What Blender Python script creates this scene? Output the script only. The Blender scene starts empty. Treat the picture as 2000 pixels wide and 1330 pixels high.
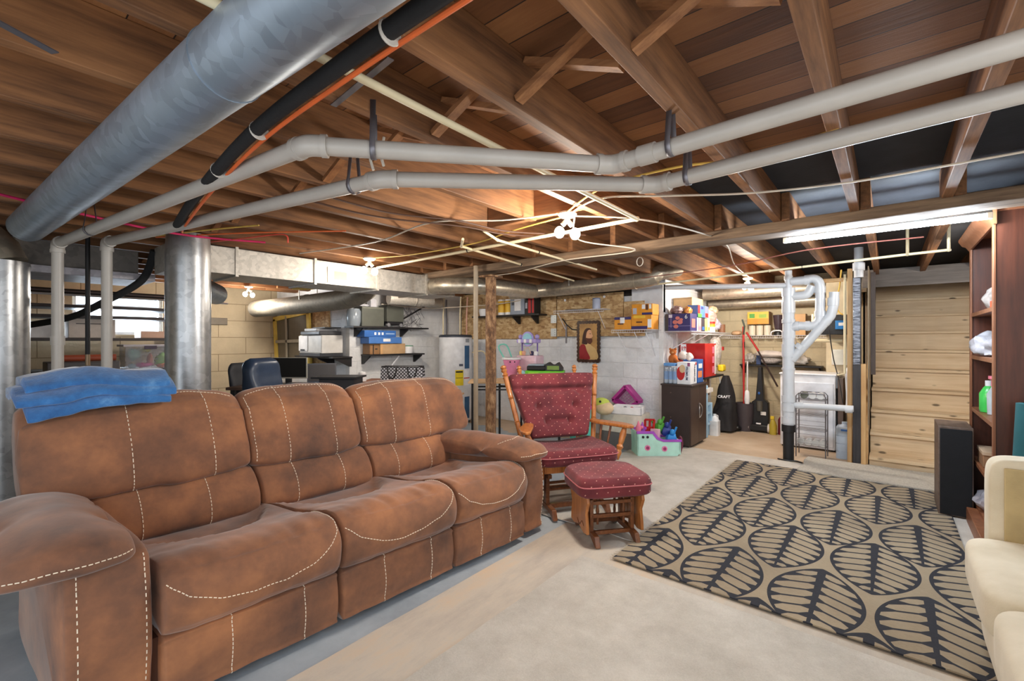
import bpy, math, random
from mathutils import Vector, Matrix, noise
PI = math.pi
SC = bpy.context.scene
COL = SC.collection
rnd = random.Random(7)

# ---------------------------------------------------------------- camera, world, exposure
cam_d = bpy.data.cameras.new('camera'); cam = bpy.data.objects.new('camera', cam_d); COL.objects.link(cam)
cam_d.lens = 16.0; cam_d.sensor_width = 36.0; cam_d.clip_start = 0.02
YAW = math.atan(735 / 889)
cam.location = (0, 0, 1.3); cam.rotation_euler = (PI / 2, 0, YAW)
SC.camera = cam
SC.view_settings.view_transform = 'Standard'; SC.view_settings.look = 'None'
SC.view_settings.gamma = 1.0; SC.view_settings.use_curve_mapping = False
SC.view_settings.exposure = 0.7
w = bpy.data.worlds.new('world'); SC.world = w; w.use_nodes = True
w.node_tree.nodes['Background'].inputs[0].default_value = (0.88, 0.94, 1.0, 1)
w.node_tree.nodes['Background'].inputs[1].default_value = 1.38

def lamp(name, kind, loc, power, color=(1, 1, 1), size=0.05, rot=None, size_y=None):
    d = bpy.data.lights.new(name, kind); d.energy = power; d.color = color
    if kind == 'AREA':
        d.shape = 'RECTANGLE'; d.size = size; d.size_y = size_y or size
    else:
        d.shadow_soft_size = size
    o = bpy.data.objects.new(name, d); o.location = loc; COL.objects.link(o)
    if rot: o.rotation_euler = rot
    return o
WARM = (1.0, 0.90, 0.78); COOL = (0.86, 0.94, 1.0)
# bulbs: (x, y, z, watts); the unseen ones past the laundry bulb are added fill
FIX = [(-1.50, 2.34, 1.95, 46), (-3.74, 2.43, 1.925, 15), (-7.0, 2.6, 1.93, 26), (-1.33, 6.15, 1.93, 40), (.45, -0.95, 1.95, 15), (0.55, 0.6, 1.95, 6), (-4.8, 3.6, 1.97, 24), (.86, 5.35, 1.95, 24)]
for i, (x, y, z, p) in enumerate(FIX):
    lamp('bulb_light', 'POINT', (x, y, z - 0.06), p, WARM, 0.07)
for x in (-0.44, -0.19, 0.06, 0.31):
    lamp('tube_light', 'POINT', (x, 3.77, 1.965), 9, (0.76, 0.88, 1.0), 0.03)
lamp('window_daylight', 'AREA', (-8.55, 1.40, 1.68), 80, (0.75, 0.88, 1.0), .85, (PI / 2, 0, -PI / 2), 0.45)

# ---------------------------------------------------------------- materials
class NT:
    def __init__(s, name):
        s.mat = bpy.data.materials.new(name); s.mat.use_nodes = True
        s.t = s.mat.node_tree; s.b = s.t.nodes['Principled BSDF']
    def n(s, typ, **k):
        nd = s.t.nodes.new(typ)
        for a, v in k.items(): setattr(nd, a, v)
        return nd
    def put(s, sock, v):
        if isinstance(v, bpy.types.NodeSocket): s.t.links.new(v, sock)
        else: sock.default_value = v
    def m(s, op, a, b=None, c=None):
        nd = s.n('ShaderNodeMath', operation=op)
        for i, v in enumerate((a, b, c)):
            if v is not None: s.put(nd.inputs[i], v)
        return nd.outputs[0]
    def xyz(s):
        tc = s.n('ShaderNodeTexCoord'); sp = s.n('ShaderNodeSeparateXYZ')
        s.t.links.new(tc.outputs['Object'], sp.inputs[0]); return sp.outputs
    def coord(s, scale=(1, 1, 1), rot=(0, 0, 0)):
        tc = s.n('ShaderNodeTexCoord'); mp = s.n('ShaderNodeMapping')
        s.t.links.new(tc.outputs['Object'], mp.inputs[0]); mp.inputs['Scale'].default_value = scale
        mp.inputs['Rotation'].default_value = rot
        return mp.outputs[0]
    def noise(s, vec, scale, detail=4, rough=0.55):
        nd = s.n('ShaderNodeTexNoise'); s.put(nd.inputs['Vector'], vec)
        nd.inputs['Scale'].default_value = scale; nd.inputs['Detail'].default_value = detail
        nd.inputs['Roughness'].default_value = rough
        return nd.outputs['Fac']
    def ramp(s, fac, stops):
        nd = s.n('ShaderNodeValToRGB'); s.put(nd.inputs[0], fac)
        e = nd.color_ramp.elements
        while len(e) < len(stops): e.new(0.5)
        for el, (p, c) in zip(e, stops): el.position = p; el.color = tuple(c) + (1,)
        return nd.outputs[0]
    def mix(s, fac, a, b, bt='MIX'):
        nd = s.n('ShaderNodeMix', data_type='RGBA', blend_type=bt)
        s.put(nd.inputs[0], fac)
        for i, v in ((6, a), (7, b)):
            s.put(nd.inputs[i], v if isinstance(v, bpy.types.NodeSocket) else tuple(v) + (1,))
        return nd.outputs[2]
    def bump(s, h, strength=0.3, dist=0.01):
        nd = s.n('ShaderNodeBump'); s.put(nd.inputs['Height'], h)
        nd.inputs['Strength'].default_value = strength; nd.inputs['Distance'].default_value = dist
        s.t.links.new(nd.outputs[0], s.b.inputs['Normal'])
    def out(s, col, rough=0.6, metal=0.0):
        s.put(s.b.inputs['Base Color'], col if isinstance(col, bpy.types.NodeSocket) else tuple(col)[:3] + (1,))
        s.put(s.b.inputs['Roughness'], rough); s.put(s.b.inputs['Metallic'], metal)
        return s.mat
_M = {}
def srgb(r, g, b):
    f = lambda c: (c / 255 / 12.92) if c / 255 <= 0.04045 else ((c / 255 + 0.055) / 1.055) ** 2.4
    return (f(r), f(g), f(b))
def M(name, rgb, rough=0.55, metal=0.0, var=0.12, scale=9.0, bump=0.0, bscale=60.0, emit=0.0, trans=0.0, alpha=1.0, stretch=(1, 1, 1), coat=0.0):
    """one surface colour with a little uneven wear; rgb in sRGB 0-255"""
    if name in _M: return _M[name]
    t = NT(name); c = srgb(*rgb); v = t.coord(stretch)
    nz = t.noise(v, scale)
    lo = tuple(x * (1 - var) for x in c); hi = tuple(min(1, x * (1 + var)) for x in c)
    t.out(t.ramp(nz, [(0.3, lo), (0.7, hi)]), rough, metal)
    if bump: t.bump(t.noise(v, bscale, 3), bump, 0.004)
    if emit:
        t.b.inputs['Emission Color'].default_value = c + (1,); t.b.inputs['Emission Strength'].default_value = emit
    if trans:
        t.b.inputs['Transmission Weight'].default_value = trans
    if alpha < 1: t.b.inputs['Alpha'].default_value = alpha
    if coat: t.b.inputs['Coat Weight'].default_value = coat
    _M[name] = t.mat; return t.mat
def wood(name, dark, light, axis='y', rough=0.6, scale=1.0, knots=0.0, coat=0.0):
    if name in _M: return _M[name]
    t = NT(name); d, l = srgb(*dark), srgb(*light)
    st = {'x': (1, 14, 14), 'y': (14, 1, 14), 'z': (14, 14, 1)}[axis]
    v = t.coord(st); n1 = t.noise(v, 2.2 * scale, 6, 0.65)
    n2 = t.noise(t.coord(), 1.7, 3)
    col = t.ramp(t.m('ADD', t.m('MULTIPLY', n1, 0.65), t.m('MULTIPLY', n2, 0.35)), [(0.33, d), (0.66, l)])
    if knots:
        vo = t.n('ShaderNodeTexVoronoi'); kst = {'x': (1, 2.4, 2.4), 'y': (2.4, 1, 2.4), 'z': (2.4, 2.4, 1)}[axis]
        t.put(vo.inputs['Vector'], t.coord(kst)); vo.inputs['Scale'].default_value = knots
        k = t.ramp(vo.outputs['Distance'], [(0.10, (1, 1, 1)), (0.17, (0, 0, 0))])
        col = t.mix(k, col, tuple(x * 0.3 for x in d))
    t.out(col, rough); t.bump(n1, 0.25, 0.004)
    if coat: t.b.inputs['Coat Weight'].default_value = coat
    _M[name] = t.mat; return t.mat
def galv(name, rgb, rough=0.35, scale=28, metal=0.85):
    if name in _M: return _M[name]
    t = NT(name); c = srgb(*rgb)
    vo = t.n('ShaderNodeTexVoronoi'); t.put(vo.inputs['Vector'], t.coord()); vo.inputs['Scale'].default_value = scale
    bw = t.n('ShaderNodeRGBToBW'); t.t.links.new(vo.outputs['Color'], bw.inputs[0])
    n = t.noise(t.coord(), 3.0, 5)
    f = t.m('ADD', t.m('MULTIPLY', bw.outputs[0], 0.45), t.m('MULTIPLY', n, 0.6))
    t.out(t.ramp(f, [(0.25, tuple(x * 0.72 for x in c)), (0.8, tuple(min(1, x * 1.15) for x in c))]),
          t.m('ADD', rough - 0.08, t.m('MULTIPLY', n, 0.2)), metal)
    _M[name] = t.mat; return t.mat
def blocks(name, col, mortar, plane='xz', bw=0.40, bh=0.20, bump=0.5, rough=0.85, contrast=0.12, msize=0.012, joint=0.8):
    if name in _M: return _M[name]
    t = NT(name); c, mo = srgb(*col), srgb(*mortar)
    o = t.xyz(); cb = t.n('ShaderNodeCombineXYZ')
    t.t.links.new(o[0 if plane[0] == 'x' else 1], cb.inputs[0]); t.t.links.new(o[2], cb.inputs[1])
    br = t.n('ShaderNodeTexBrick'); t.t.links.new(cb.outputs[0], br.inputs['Vector'])
    for k, v in (('Scale', 1.0), ('Mortar Size', msize), ('Brick Width', bw), ('Row Height', bh), ('Mortar Smooth', 0.5)): br.inputs[k].default_value = v
    n = t.noise(t.coord(), 4.0, 8, 0.7)
    base = t.ramp(n, [(0.3, tuple(x * (1 - contrast) for x in c)), (0.65, tuple(min(1, x * (1 + contrast * .5)) for x in c))])
    t.out(t.mix(br.outputs['Fac'], base, mo), rough)
    h = t.m('SUBTRACT', t.m('MULTIPLY', t.noise(t.coord(), 14, 6, 0.7), 1.0), t.m('MULTIPLY', br.outputs['Fac'], joint))
    t.bump(h, bump, 0.02)
    _M[name] = t.mat; return t.mat

# ---------------------------------------------------------------- mesh builder
def catmull(p0, p1, p2, p3, u):
    return tuple(0.5 * ((2 * b) + (-a + c) * u + (2 * a - 5 * b + 4 * c - d) * u * u + (-a + 3 * b - 3 * c + d) * u ** 3) for a, b, c, d in zip(p0, p1, p2, p3))
def smooth_path(pts, k=6):
    pts = [tuple(p) for p in pts]; out = []
    for i in range(len(pts) - 1):
        p0 = pts[max(i - 1, 0)]; p3 = pts[min(i + 2, len(pts) - 1)]
        for j in range(k): out.append(catmull(p0, pts[i], pts[i + 1], p3, j / k))
    out.append(pts[-1]); return out
class MB:
    def __init__(s): s.v = []; s.f = []; s.mi = []; s.cur = 0
    def add(s, vs, fs):
        o = len(s.v); s.v += [tuple(v) for v in vs]
        for f in fs: s.f.append([i + o for i in f]); s.mi.append(s.cur)
        return s
    def mat(s, i): s.cur = i; return s
    def box(s, x0, x1, y0, y1, z0, z1, R=None):
        vs = [(x, y, z) for x in (x0, x1) for y in (y0, y1) for z in (z0, z1)]
        if R is not None: vs = [tuple(R @ Vector(v)) for v in vs]
        return s.add(vs, [(0, 1, 3, 2), (4, 6, 7, 5), (0, 4, 5, 1), (2, 3, 7, 6), (0, 2, 6, 4), (1, 5, 7, 3)])
    def bar(s, p0, p1, a, b, up=(0, 0, 1)):
        """rectangular bar from p0 to p1, a wide sideways, b along up"""
        p0, p1 = Vector(p0), Vector(p1); d = (p1 - p0).normalized(); u = Vector(up)
        sd = d.cross(u)
        if sd.length < 1e-4: sd = d.cross(Vector((1, 0, 0)))
        sd.normalize(); u = sd.cross(d).normalized(); sd *= a / 2; u *= b / 2
        vs = [p + q for p in (p0, p1) for q in (-sd - u, sd - u, sd + u, -sd + u)]
        return s.add(vs, [(3, 2, 1, 0), (4, 5, 6, 7), (0, 1, 5, 4), (1, 2, 6, 5), (2, 3, 7, 6), (3, 0, 4, 7)])
    def tube(s, pts, r, n=8, caps=True, smooth=0, close=False):
        if smooth: pts = smooth_path(pts, smooth)
        pts = [Vector(p) for p in pts]
        rs = r if isinstance(r, (list, tuple)) else [r] * len(pts)
        if len(rs) != len(pts): rs = [rs[0] + (rs[-1] - rs[0]) * i / (len(pts) - 1) for i in range(len(pts))]
        up = None; vs = []
        for i, p in enumerate(pts):
            if close: d = pts[(i + 1) % len(pts)] - pts[i - 1]
            else: d = pts[min(i + 1, len(pts) - 1)] - pts[max(i - 1, 0)]
            if d.length < 1e-9: d = Vector((0, 0, 1))
            d.normalize()
            if up is None: up = Vector((0, 0, 1)) if abs(d.z) < 0.9 else Vector((1, 0, 0))
            a = d.cross(up)
            if a.length < 1e-5: a = d.cross(Vector((0.3, 1, 0.2)))
            a.normalize(); up = a.cross(d).normalized()
            for k in range(n):
                t = 2 * PI * k / n; vs.append(p + (a * math.cos(t) + up * math.sin(t)) * rs[i])
        fs = []; L = len(pts)
        for i in range(L if close else L - 1):
            for k in range(n):
                j = (i + 1) % L
                fs.append((i * n + k, i * n + (k + 1) % n, j * n + (k + 1) % n, j * n + k))
        if caps and not close: fs += [tuple(range(n))[::-1], tuple((L - 1) * n + k for k in range(n))]
        return s.add(vs, fs)
    def cyl(s, p0, p1, r, n=20, r1=None): return s.tube([p0, p1], [r, r if r1 is None else r1], n)
    def lathe(s, prof, o=(0, 0, 0), axis=(0, 0, 1), n=20, cap=True):
        d = Vector(axis).normalized(); q = Vector((0, 0, 1)).rotation_difference(d); o = Vector(o); vs = []
        for r, z in prof:
            for k in range(n):
                t = 2 * PI * k / n; vs.append(o + q @ Vector((r * math.cos(t), r * math.sin(t), z)))
        fs = [(i * n + k, i * n + (k + 1) % n, (i + 1) * n + (k + 1) % n, (i + 1) * n + k) for i in range(len(prof) - 1) for k in range(n)]
        if cap: fs += [tuple(range(n))[::-1], tuple((len(prof) - 1) * n + k for k in range(n))]
        return s.add(vs, fs)
    def prism(s, poly, o, ex, ey, ez, h):
        """polygon (u,v) on plane o + u*ex + v*ey, pushed h along ez"""
        o, ex, ey, ez = map(Vector, (o, ex, ey, ez)); n = len(poly)
        a = [o + ex * u + ey * v for u, v in poly]; b = [p + ez * h for p in a]
        return s.add(a + b, [tuple(range(n))[::-1], tuple(range(n, 2 * n))] + [(i, (i + 1) % n, n + (i + 1) % n, n + i) for i in range(n)])
    def ball(s, c, r, nu=14, nv=9, R=None, jit=0):
        if not isinstance(r, (list, tuple)): r = (r, r, r)
        c = Vector(c); vs = []
        for i in range(nv + 1):
            th = PI * i / nv
            for k in range(nu):
                ph = 2 * PI * k / nu
                q = Vector((r[0] * math.sin(th) * math.cos(ph), r[1] * math.sin(th) * math.sin(ph), r[2] * math.cos(th)))
                if jit: q *= 1 + jit * noise.noise(q * 18 + c * 3)
                if R is not None: q = R @ q
                vs.append(c + q)
        return s.add(vs, [(i * nu + k, (i + 1) * nu + k, (i + 1) * nu + (k + 1) % nu, i * nu + (k + 1) % nu) for i in range(nv) for k in range(nu)])
    def grid(s, fn, nu, nv, cu=False, cv=False):
        vs = [fn(i / (nu if cu else nu - 1), j / (nv if cv else nv - 1)) for i in range(nu) for j in range(nv)]
        fs = [(i * nv + j, ((i + 1) % nu) * nv + j, ((i + 1) % nu) * nv + (j + 1) % nv, i * nv + (j + 1) % nv)
              for i in range(nu if cu else nu - 1) for j in range(nv if cv else nv - 1)]
        return s.add(vs, fs)
    def build(s, name, mat, parent=None, label=None, cat=None, group=None, kind=None, bev=0, sub=0, smooth=True, ang=38, local=False, solid=0, weld=False):
        me = bpy.data.meshes.new(name); vs = s.v
        loc = Vector((0, 0, 0))
        if parent is None:
            xs, ys, zs = zip(*vs); loc = Vector(((min(xs) + max(xs)) / 2, (min(ys) + max(ys)) / 2, min(zs)))
            vs = [tuple(Vector(v) - loc) for v in vs]
        elif not local:
            base = ROOTM[parent.name]; inv = base.inverted(); vs = [tuple(inv @ Vector(v)) for v in vs]
        me.from_pydata(vs, [], s.f); me.update()
        mats = mat if isinstance(mat, (list, tuple)) else [mat]
        for q in mats: me.materials.append(q)
        if len(mats) > 1: me.polygons.foreach_set('material_index', s.mi)
        if weld:
            import bmesh
            b = bmesh.new(); b.from_mesh(me); bmesh.ops.remove_doubles(b, verts=b.verts, dist=1e-5); bmesh.ops.recalc_face_normals(b, faces=b.faces); b.to_mesh(me); b.free()
        if smooth:
            me.polygons.foreach_set('use_smooth', [True] * len(me.polygons)); me.set_sharp_from_angle(angle=math.radians(ang))
        o = bpy.data.objects.new(name, me); COL.objects.link(o)
        if parent is not None:
            o.parent = parent; ROOTM[o.name] = ROOTM[parent.name]
        else:
            o.location = loc; ROOTM[o.name] = Matrix.Translation(loc)
        if label: o['label'] = label
        if cat: o['category'] = cat
        if group: o['group'] = group
        if kind: o['kind'] = kind
        if solid:
            md = o.modifiers.new('thick', 'SOLIDIFY'); md.thickness = solid; md.offset = 0
        if bev:
            md = o.modifiers.new('bevel', 'BEVEL'); md.width = bev; md.segments = 2; md.limit_method = 'ANGLE'; md.harden_normals = False
        if sub:
            md = o.modifiers.new('sub', 'SUBSURF'); md.levels = sub; md.render_levels = sub
        return o
ROOTM = {}
def root(name, label, cat, loc, rz=0.0, group=None):
    o = bpy.data.objects.new(name, None); o.empty_display_size = 0.1; COL.objects.link(o)
    o.location = loc; o.rotation_euler = (0, 0, rz); o['label'] = label; o['category'] = cat
    if group: o['group'] = group
    ROOTM[o.name] = Matrix.Translation(Vector(loc)) @ Matrix.Rotation(rz, 4, 'Z')
    return o
def copy_tree(o, parent=None):
    c = o.copy(); COL.objects.link(c); c.parent = parent; ROOTM[c.name] = ROOTM[o.name]
    for ch in o.children: copy_tree(ch, c)
    return c
def text(body, size, mat, parent, o, ex, ey, name='lettering', ext=0.0006, align='CENTER', bold=0.0):
    """flat lettering as a mesh; o = centre of the baseline, ex / ey = reading and up directions (world)"""
    cu = bpy.data.curves.new('txt', 'FONT'); cu.body = body; cu.size = size; cu.extrude = ext; cu.align_x = align; cu.offset = bold
    tmp = bpy.data.objects.new('txt', cu); COL.objects.link(tmp)
    me = bpy.data.meshes.new_from_object(tmp.evaluated_get(bpy.context.evaluated_depsgraph_get()))
    bpy.data.objects.remove(tmp); bpy.data.curves.remove(cu)
    ex, ey = Vector(ex).normalized(), Vector(ey).normalized(); ez = ex.cross(ey)
    inv = ROOTM[parent.name].inverted()
    for v in me.vertices: v.co = inv @ (Vector(o) + ex * v.co.x + ey * v.co.y + ez * v.co.z)
    me.materials.clear(); me.materials.append(mat); me.name = name
    ob = bpy.data.objects.new(name, me); COL.objects.link(ob); ob.parent = parent; ROOTM[ob.name] = ROOTM[parent.name]
    return ob
def lerp(a, b, t): return a + (b - a) * t
# ================================================================ the room
m_carpet = NT('carpet_pile'); _n = m_carpet.noise(m_carpet.coord(), 3.0, 8, 0.7); _n2 = m_carpet.noise(m_carpet.coord(), 160, 3, 0.8)
m_carpet.out(m_carpet.ramp(m_carpet.m('ADD', m_carpet.m('MULTIPLY', _n, 0.7), m_carpet.m('MULTIPLY', _n2, 0.3)), [(0.3, srgb(168, 162, 152)), (0.62, srgb(208, 203, 194))]), 0.95)
m_carpet.bump(_n2, 0.6, 0.006); m_carpet = m_carpet.mat
t = NT('concrete_floor'); _n = t.noise(t.coord(), 1.6, 8, 0.65)
_gx = t.xyz()
blue = t.ramp(_n, [(0.3, srgb(132, 142, 152)), (0.7, srgb(176, 186, 194))])
tan = t.ramp(_n, [(0.3, srgb(176, 150, 122)), (0.7, srgb(205, 186, 162))])
far = t.m('GREATER_THAN', t.m('ADD', _gx[1], t.m('MULTIPLY', t.noise(t.coord(), 2.0), 1.2)), 2.2)
t.out(t.mix(far, blue, tan), 0.7); t.bump(t.noise(t.coord(), 30, 5), 0.2, 0.004); m_conc = t.mat
m_white = blocks('white_painted_blocks', (236, 238, 242), (232, 234, 238), 'xz', bump=0.9, contrast=0.13, msize=.005, joint=.25)
m_whitey = blocks('white_painted_side_blocks', (232, 232, 232), (228, 228, 228), 'yz', bump=0.8, contrast=0.13, msize=.005, joint=.25)
m_beige = blocks('beige_concrete_blocks', (205, 188, 158), (158, 140, 112), 'yz', 0.8, 0.27, 0.4, contrast=0.1, msize=0.007, joint=.4)
m_beigex = blocks('beige_back_blocks', (214, 198, 164), (200, 184, 152), 'xz', 0.4, 0.2, 0.5, contrast=0.12, joint=.3, msize=.008)
m_osb = NT('strand_board'); _v = m_osb.n('ShaderNodeTexVoronoi'); m_osb.put(_v.inputs['Vector'], m_osb.coord((1, 1, 2.2), (0, 0.5, 0))); _v.inputs['Scale'].default_value = 16
_b = m_osb.n('ShaderNodeRGBToBW'); m_osb.t.links.new(_v.outputs['Color'], _b.inputs[0])
m_osb.out(m_osb.ramp(m_osb.m('ADD', m_osb.m('MULTIPLY', _b.outputs[0], 0.3), m_osb.m('MULTIPLY', m_osb.noise(m_osb.coord(), 7, 8, 0.8), 0.7)), [(0.3, srgb(138, 98, 60)), (0.5, srgb(190, 155, 108)), (0.68, srgb(222, 196, 152))]), 0.7)
m_osb = m_osb.mat
m_joist = wood('old_joist_wood', (74, 46, 27), (160, 110, 68), 'y', 0.7)
m_joist2 = wood('old_header_wood', (92, 58, 34), (160, 108, 66), 'x', 0.75)
m_beam = wood('rough_beam_wood', (70, 54, 42), (150, 124, 98), 'x', 0.85)
m_brace = wood('bridging_wood', (110, 68, 38), (182, 128, 82), 'x', 0.75)
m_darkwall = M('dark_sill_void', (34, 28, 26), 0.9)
m_galv = galv('galvanised_steel', (176, 178, 180), 0.32)
m_galvd = galv('bluish_galvanised_steel', (150, 164, 178), 0.38, 28, .6)
m_galvf = galv('flat_galvanised_duct', (196, 190, 180), 0.5, 40, 0.55)
t = NT('subfloor_boards'); o_ = t.xyz()
row = t.m('FLOOR', t.m('DIVIDE', o_[1], 0.118)); fr = t.m('FRACT', t.m('DIVIDE', o_[1], 0.118))
gap = t.m('LESS_THAN', fr, 0.035)
wn = t.n('ShaderNodeTexWhiteNoise', noise_dimensions='1D'); t.put(wn.inputs['W'], row)
g = t.noise(t.coord((1, 12, 1)), 3.0, 6, 0.7); n3 = t.noise(t.coord(), 1.5, 4)
f_ = t.m('ADD', t.m('MULTIPLY', wn.outputs['Value'], 0.35), t.m('ADD', t.m('MULTIPLY', g, 0.3), t.m('MULTIPLY', n3, 0.35)))
c_ = t.ramp(f_, [(0.25, srgb(86, 52, 30)), (0.5, srgb(132, 86, 50)), (0.8, srgb(172, 120, 74))])
t.out(t.mix(gap, c_, srgb(30, 16, 10)), 0.65); t.bump(t.m('SUBTRACT', g, gap), 0.4, 0.006); m_sub = t.mat

JB, JT = 2.08, 2.27       # joist bottom / top
def structure(mb, name, mat, **k): return mb.build(name, mat, kind='structure', **k)
structure(MB().box(-8.6, 1.6, -1.6, 8.6, -0.12, 0.0), 'floor', m_conc)
structure(MB().box(-8.6, 1.6, -1.6, 8.6, JT, JT + 0.05), 'ceiling', m_sub)
structure(MB().box(-8.45, -2.26, 5.68, 5.9, 0, 1.32).box(-8.45, -2.26, 5.74, 5.9, 1.32, 2.03), 'wall_back', m_white)
structure(MB().box(-2.26, -2.2, 5.68, 8.1, 0, 2.03).box(-2.45, -2.26, 5.9, 8.1, 2.0, 2.27), 'wall_recess', m_whitey)
structure(MB().box(-2.2, -.24, 7.7, 7.9, 0, 2.06).box(-2.4, -.24, 7.8, 7.9, 2.06, 2.27), 'wall_laundry', m_beigex)
structure(MB().box(-5.98, -5.88, 3.5, 5.74, 0, 2.27), 'wall_shelves', m_whitey)
structure(MB().box(-8.2, -5.98, 3.5, 3.6, 0, 2.27), 'wall_pier', m_white)
structure(MB().box(-8.4, -8.2, 2.1, 3.6, 0, 2.27).box(-8.4, -8.2, 1.88, 2.1, 0, 2.27).box(-8.4, -8.2, -1.6, 0.92, 0, 2.27).box(-8.4, -8.2, 0.92, 1.88, 0, 1.38).box(-8.4, -8.2, 0.92, 1.88, 1.96, 2.27), 'wall_left', m_beige)
structure(MB().box(-.26, 1.2, 8.3, 8.4, 0, 2.27).box(-.26, -.2, 7.7, 8.3, 0, 2.27).box(-.166, -.158, 6.05, 8.3, 0, 2.08), 'wall_stairs', M('dim_stair_boarding', (150, 136, 116), .8))
structure(MB().box(-8.45, -2.7, -1.6, -1.5, 0, 2.27), 'wall_front', m_beigex)  # unseen stretch of wall, added to keep light off the left side
structure(MB().box(1.05, 1.2, 2.2, 8.4, 0, 2.27), 'wall_right', M('grey_stair_wall', (150, 152, 156), 0.8))
# white pier at the corner of the recess, above the block wall
structure(MB().box(-2.62, -2.2, 5.66, 5.74, 1.66, 2.03), 'trim_1', M('white_pier_paint', (214, 216, 220), 0.8, bump=0.3))
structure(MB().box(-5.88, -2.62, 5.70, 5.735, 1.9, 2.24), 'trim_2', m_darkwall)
structure(MB().box(-.95, 1.05, 2.62, 8.2, 2.258, 2.266), 'ceiling_boarding', M('slate_painted_boards', (44, 48, 55), .85, var=.3, scale=4, bump=.3))  # dim bluish light near the tube, put into an added sheet's dark colour
# joists: two runs, lapped on the cross beam, each one on its own
k = 0
for i in range(-17, 6):
    x = -0.592 + 0.407 * i + rnd.uniform(-.006, .006)
    y1 = 2.39 if i == -3 else 3.56
    MB().box(x, x + 0.047, -1.5, y1, JB + rnd.uniform(-.004, .004), JT).build('ceiling_joist', m_joist, kind='structure', bev=0.003)
    if x > -6.0:
        x2 = x + 0.05
        ye = 7.75 if x > -2.6 else 5.75
        MB().box(x2, x2 + 0.047, 3.40, ye, JB + rnd.uniform(-.004, .006), JT).build('ceiling_joist', m_joist, kind='structure', bev=0.003)
    else:
        MB().box(x + .05, x + 0.097, 3.0, 3.5, JB, JT).build('ceiling_joist', m_joist, kind='structure')
MB().box(-2.173, -1.406, 2.36, 2.405, JB + .01, JT).build('ceiling_header', m_joist2, kind='structure', bev=0.003)
# the rough cross beam
def beamf(u, v):
    x = lerp(-5.86, 1.04, u); a = v * 2 * PI
    cy, cz = 3.54, 2.05 + .012 * max(0, (x + 1) / 2)
    ca, sa = math.cos(a), math.sin(a); p = 0.25
    yy = 0.12 * math.copysign(abs(ca) ** p, ca); zz = 0.036 * math.copysign(abs(sa) ** p, sa)
    n_ = noise.noise(Vector((x * 1.6, a * 1.3, 2.1))) * 0.012
    return (x, cy + yy + n_, cz + zz + n_ * .6)
MB().grid(beamf, 60, 24, cv=True).build('ceiling_beam', m_beam, kind='structure')
# cross bridging: a pair of braces in every bay
for i in range(-14, 5):
    x0 = -0.592 + 0.407 * i + 0.05; x1 = x0 + 0.35
    for s_ in (0, 1):
        za, zb = (JB + .02, JT - .02) if s_ == 0 else (JT - .02, JB + .02)
        yb = 1.17 + 0.05 * s_ + rnd.uniform(-.015, .015)
        MB().bar((x0, yb, za), (x1, yb, zb), 0.038, 0.02).build('bridging_brace', m_brace, kind='structure')
# ---- window in the left wall
wr = structure(MB().box(-8.34, -8.24, 0.92, 1.88, 1.38, 1.42).box(-8.34, -8.24, 0.92, 1.88, 1.92, 1.96).box(-8.34, -8.24, 0.92, 0.96, 1.38, 1.96).box(-8.34, -8.24, 1.84, 1.88, 1.38, 1.96).box(-8.33, -8.27, .92, 1.88, 1.60, 1.64).box(-8.33, -8.27, .92, 1.88, 1.75, 1.79), 'window_1', M('white_window_frame', (225, 230, 236), 0.5))
gm = NT('window_glass'); gm.out((0.9, 0.95, 1.0), 0.05); gm.b.inputs['Alpha'].default_value = 0.12
MB().box(-8.315, -8.311, .94, 1.86, 1.39, 1.95).build('window_pane', gm.mat, wr)
structure(MB().box(-9.2, -9.15, -0.5, 3.2, 1.0, 2.6), 'backdrop_sky_light_well', M('sunlit_window_well', (220, 235, 255), 0.9, emit=1.2))

# ---- floor coverings
t = NT('flat_woven_carpet'); _n = t.noise(t.coord((1, .25, 1), (0, 0, .5)), 5, 7, .75); _m = t.noise(t.coord(), 1.6, 5)
t.out(t.ramp(t.m('ADD', t.m('MULTIPLY', _n, .5), t.m('MULTIPLY', _m, .5)), [(.36, srgb(168, 160, 152)), (.52, srgb(196, 186, 172)), (.64, srgb(208, 184, 156))]), .95); t.bump(t.noise(t.coord(), 120, 3), .4, .004); m_flat = t.mat
def sheet(name, label, cat, mat, x0, x1, y0, y1, z0, z1, wob=.008, nx=24, ny=24, kind=None, seed=0):
    def e(a, b, s_): return wob * noise.noise(Vector((a * 5 + seed, b * 5, s_)))
    def f(u, v):
        x, y = lerp(x0, x1, u), lerp(y0, y1, v)
        return (x + e(y, 0, 1), y + e(x, 0, 2), z1 + .0015 * noise.noise(Vector((x * 3, y * 3, seed))))
    mb = MB().grid(f, nx, ny); top = list(mb.v)
    n = len(top); mb.v += [(a, b, z0) for a, b, c in top]
    ring = [i * ny for i in range(nx)] + [(nx - 1) * ny + j for j in range(1, ny)] + [i * ny + ny - 1 for i in range(nx - 2, -1, -1)] + [j for j in range(ny - 2, 0, -1)]
    for a, b in zip(ring, ring[1:] + ring[:1]): mb.f.append([a, b, n + b, n + a]); mb.mi.append(0)
    return mb.build(name, mat, label=label, cat=cat, kind=kind)
sheet('carpet', 'thin flat beige carpet lying on the bare concrete in front of the sofa', 'carpet', m_flat, -1.765, 1.0, -1.5, 3.2, .0005, .006, .006, seed=1)
sheet('carpet', 'thick plush light grey carpet in the foreground with its edge parallel to the sofa', 'carpet', m_carpet, -1.41, 1.0, -1.5, 2.36, .0085, .017, .006, seed=2)
sheet('carpet', 'light grey carpet stretching from the glider chair back to the stairs', 'carpet', m_carpet, -2.35, 1.0, 2.75, 5.6, .0085, .014, .02, seed=3)
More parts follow.
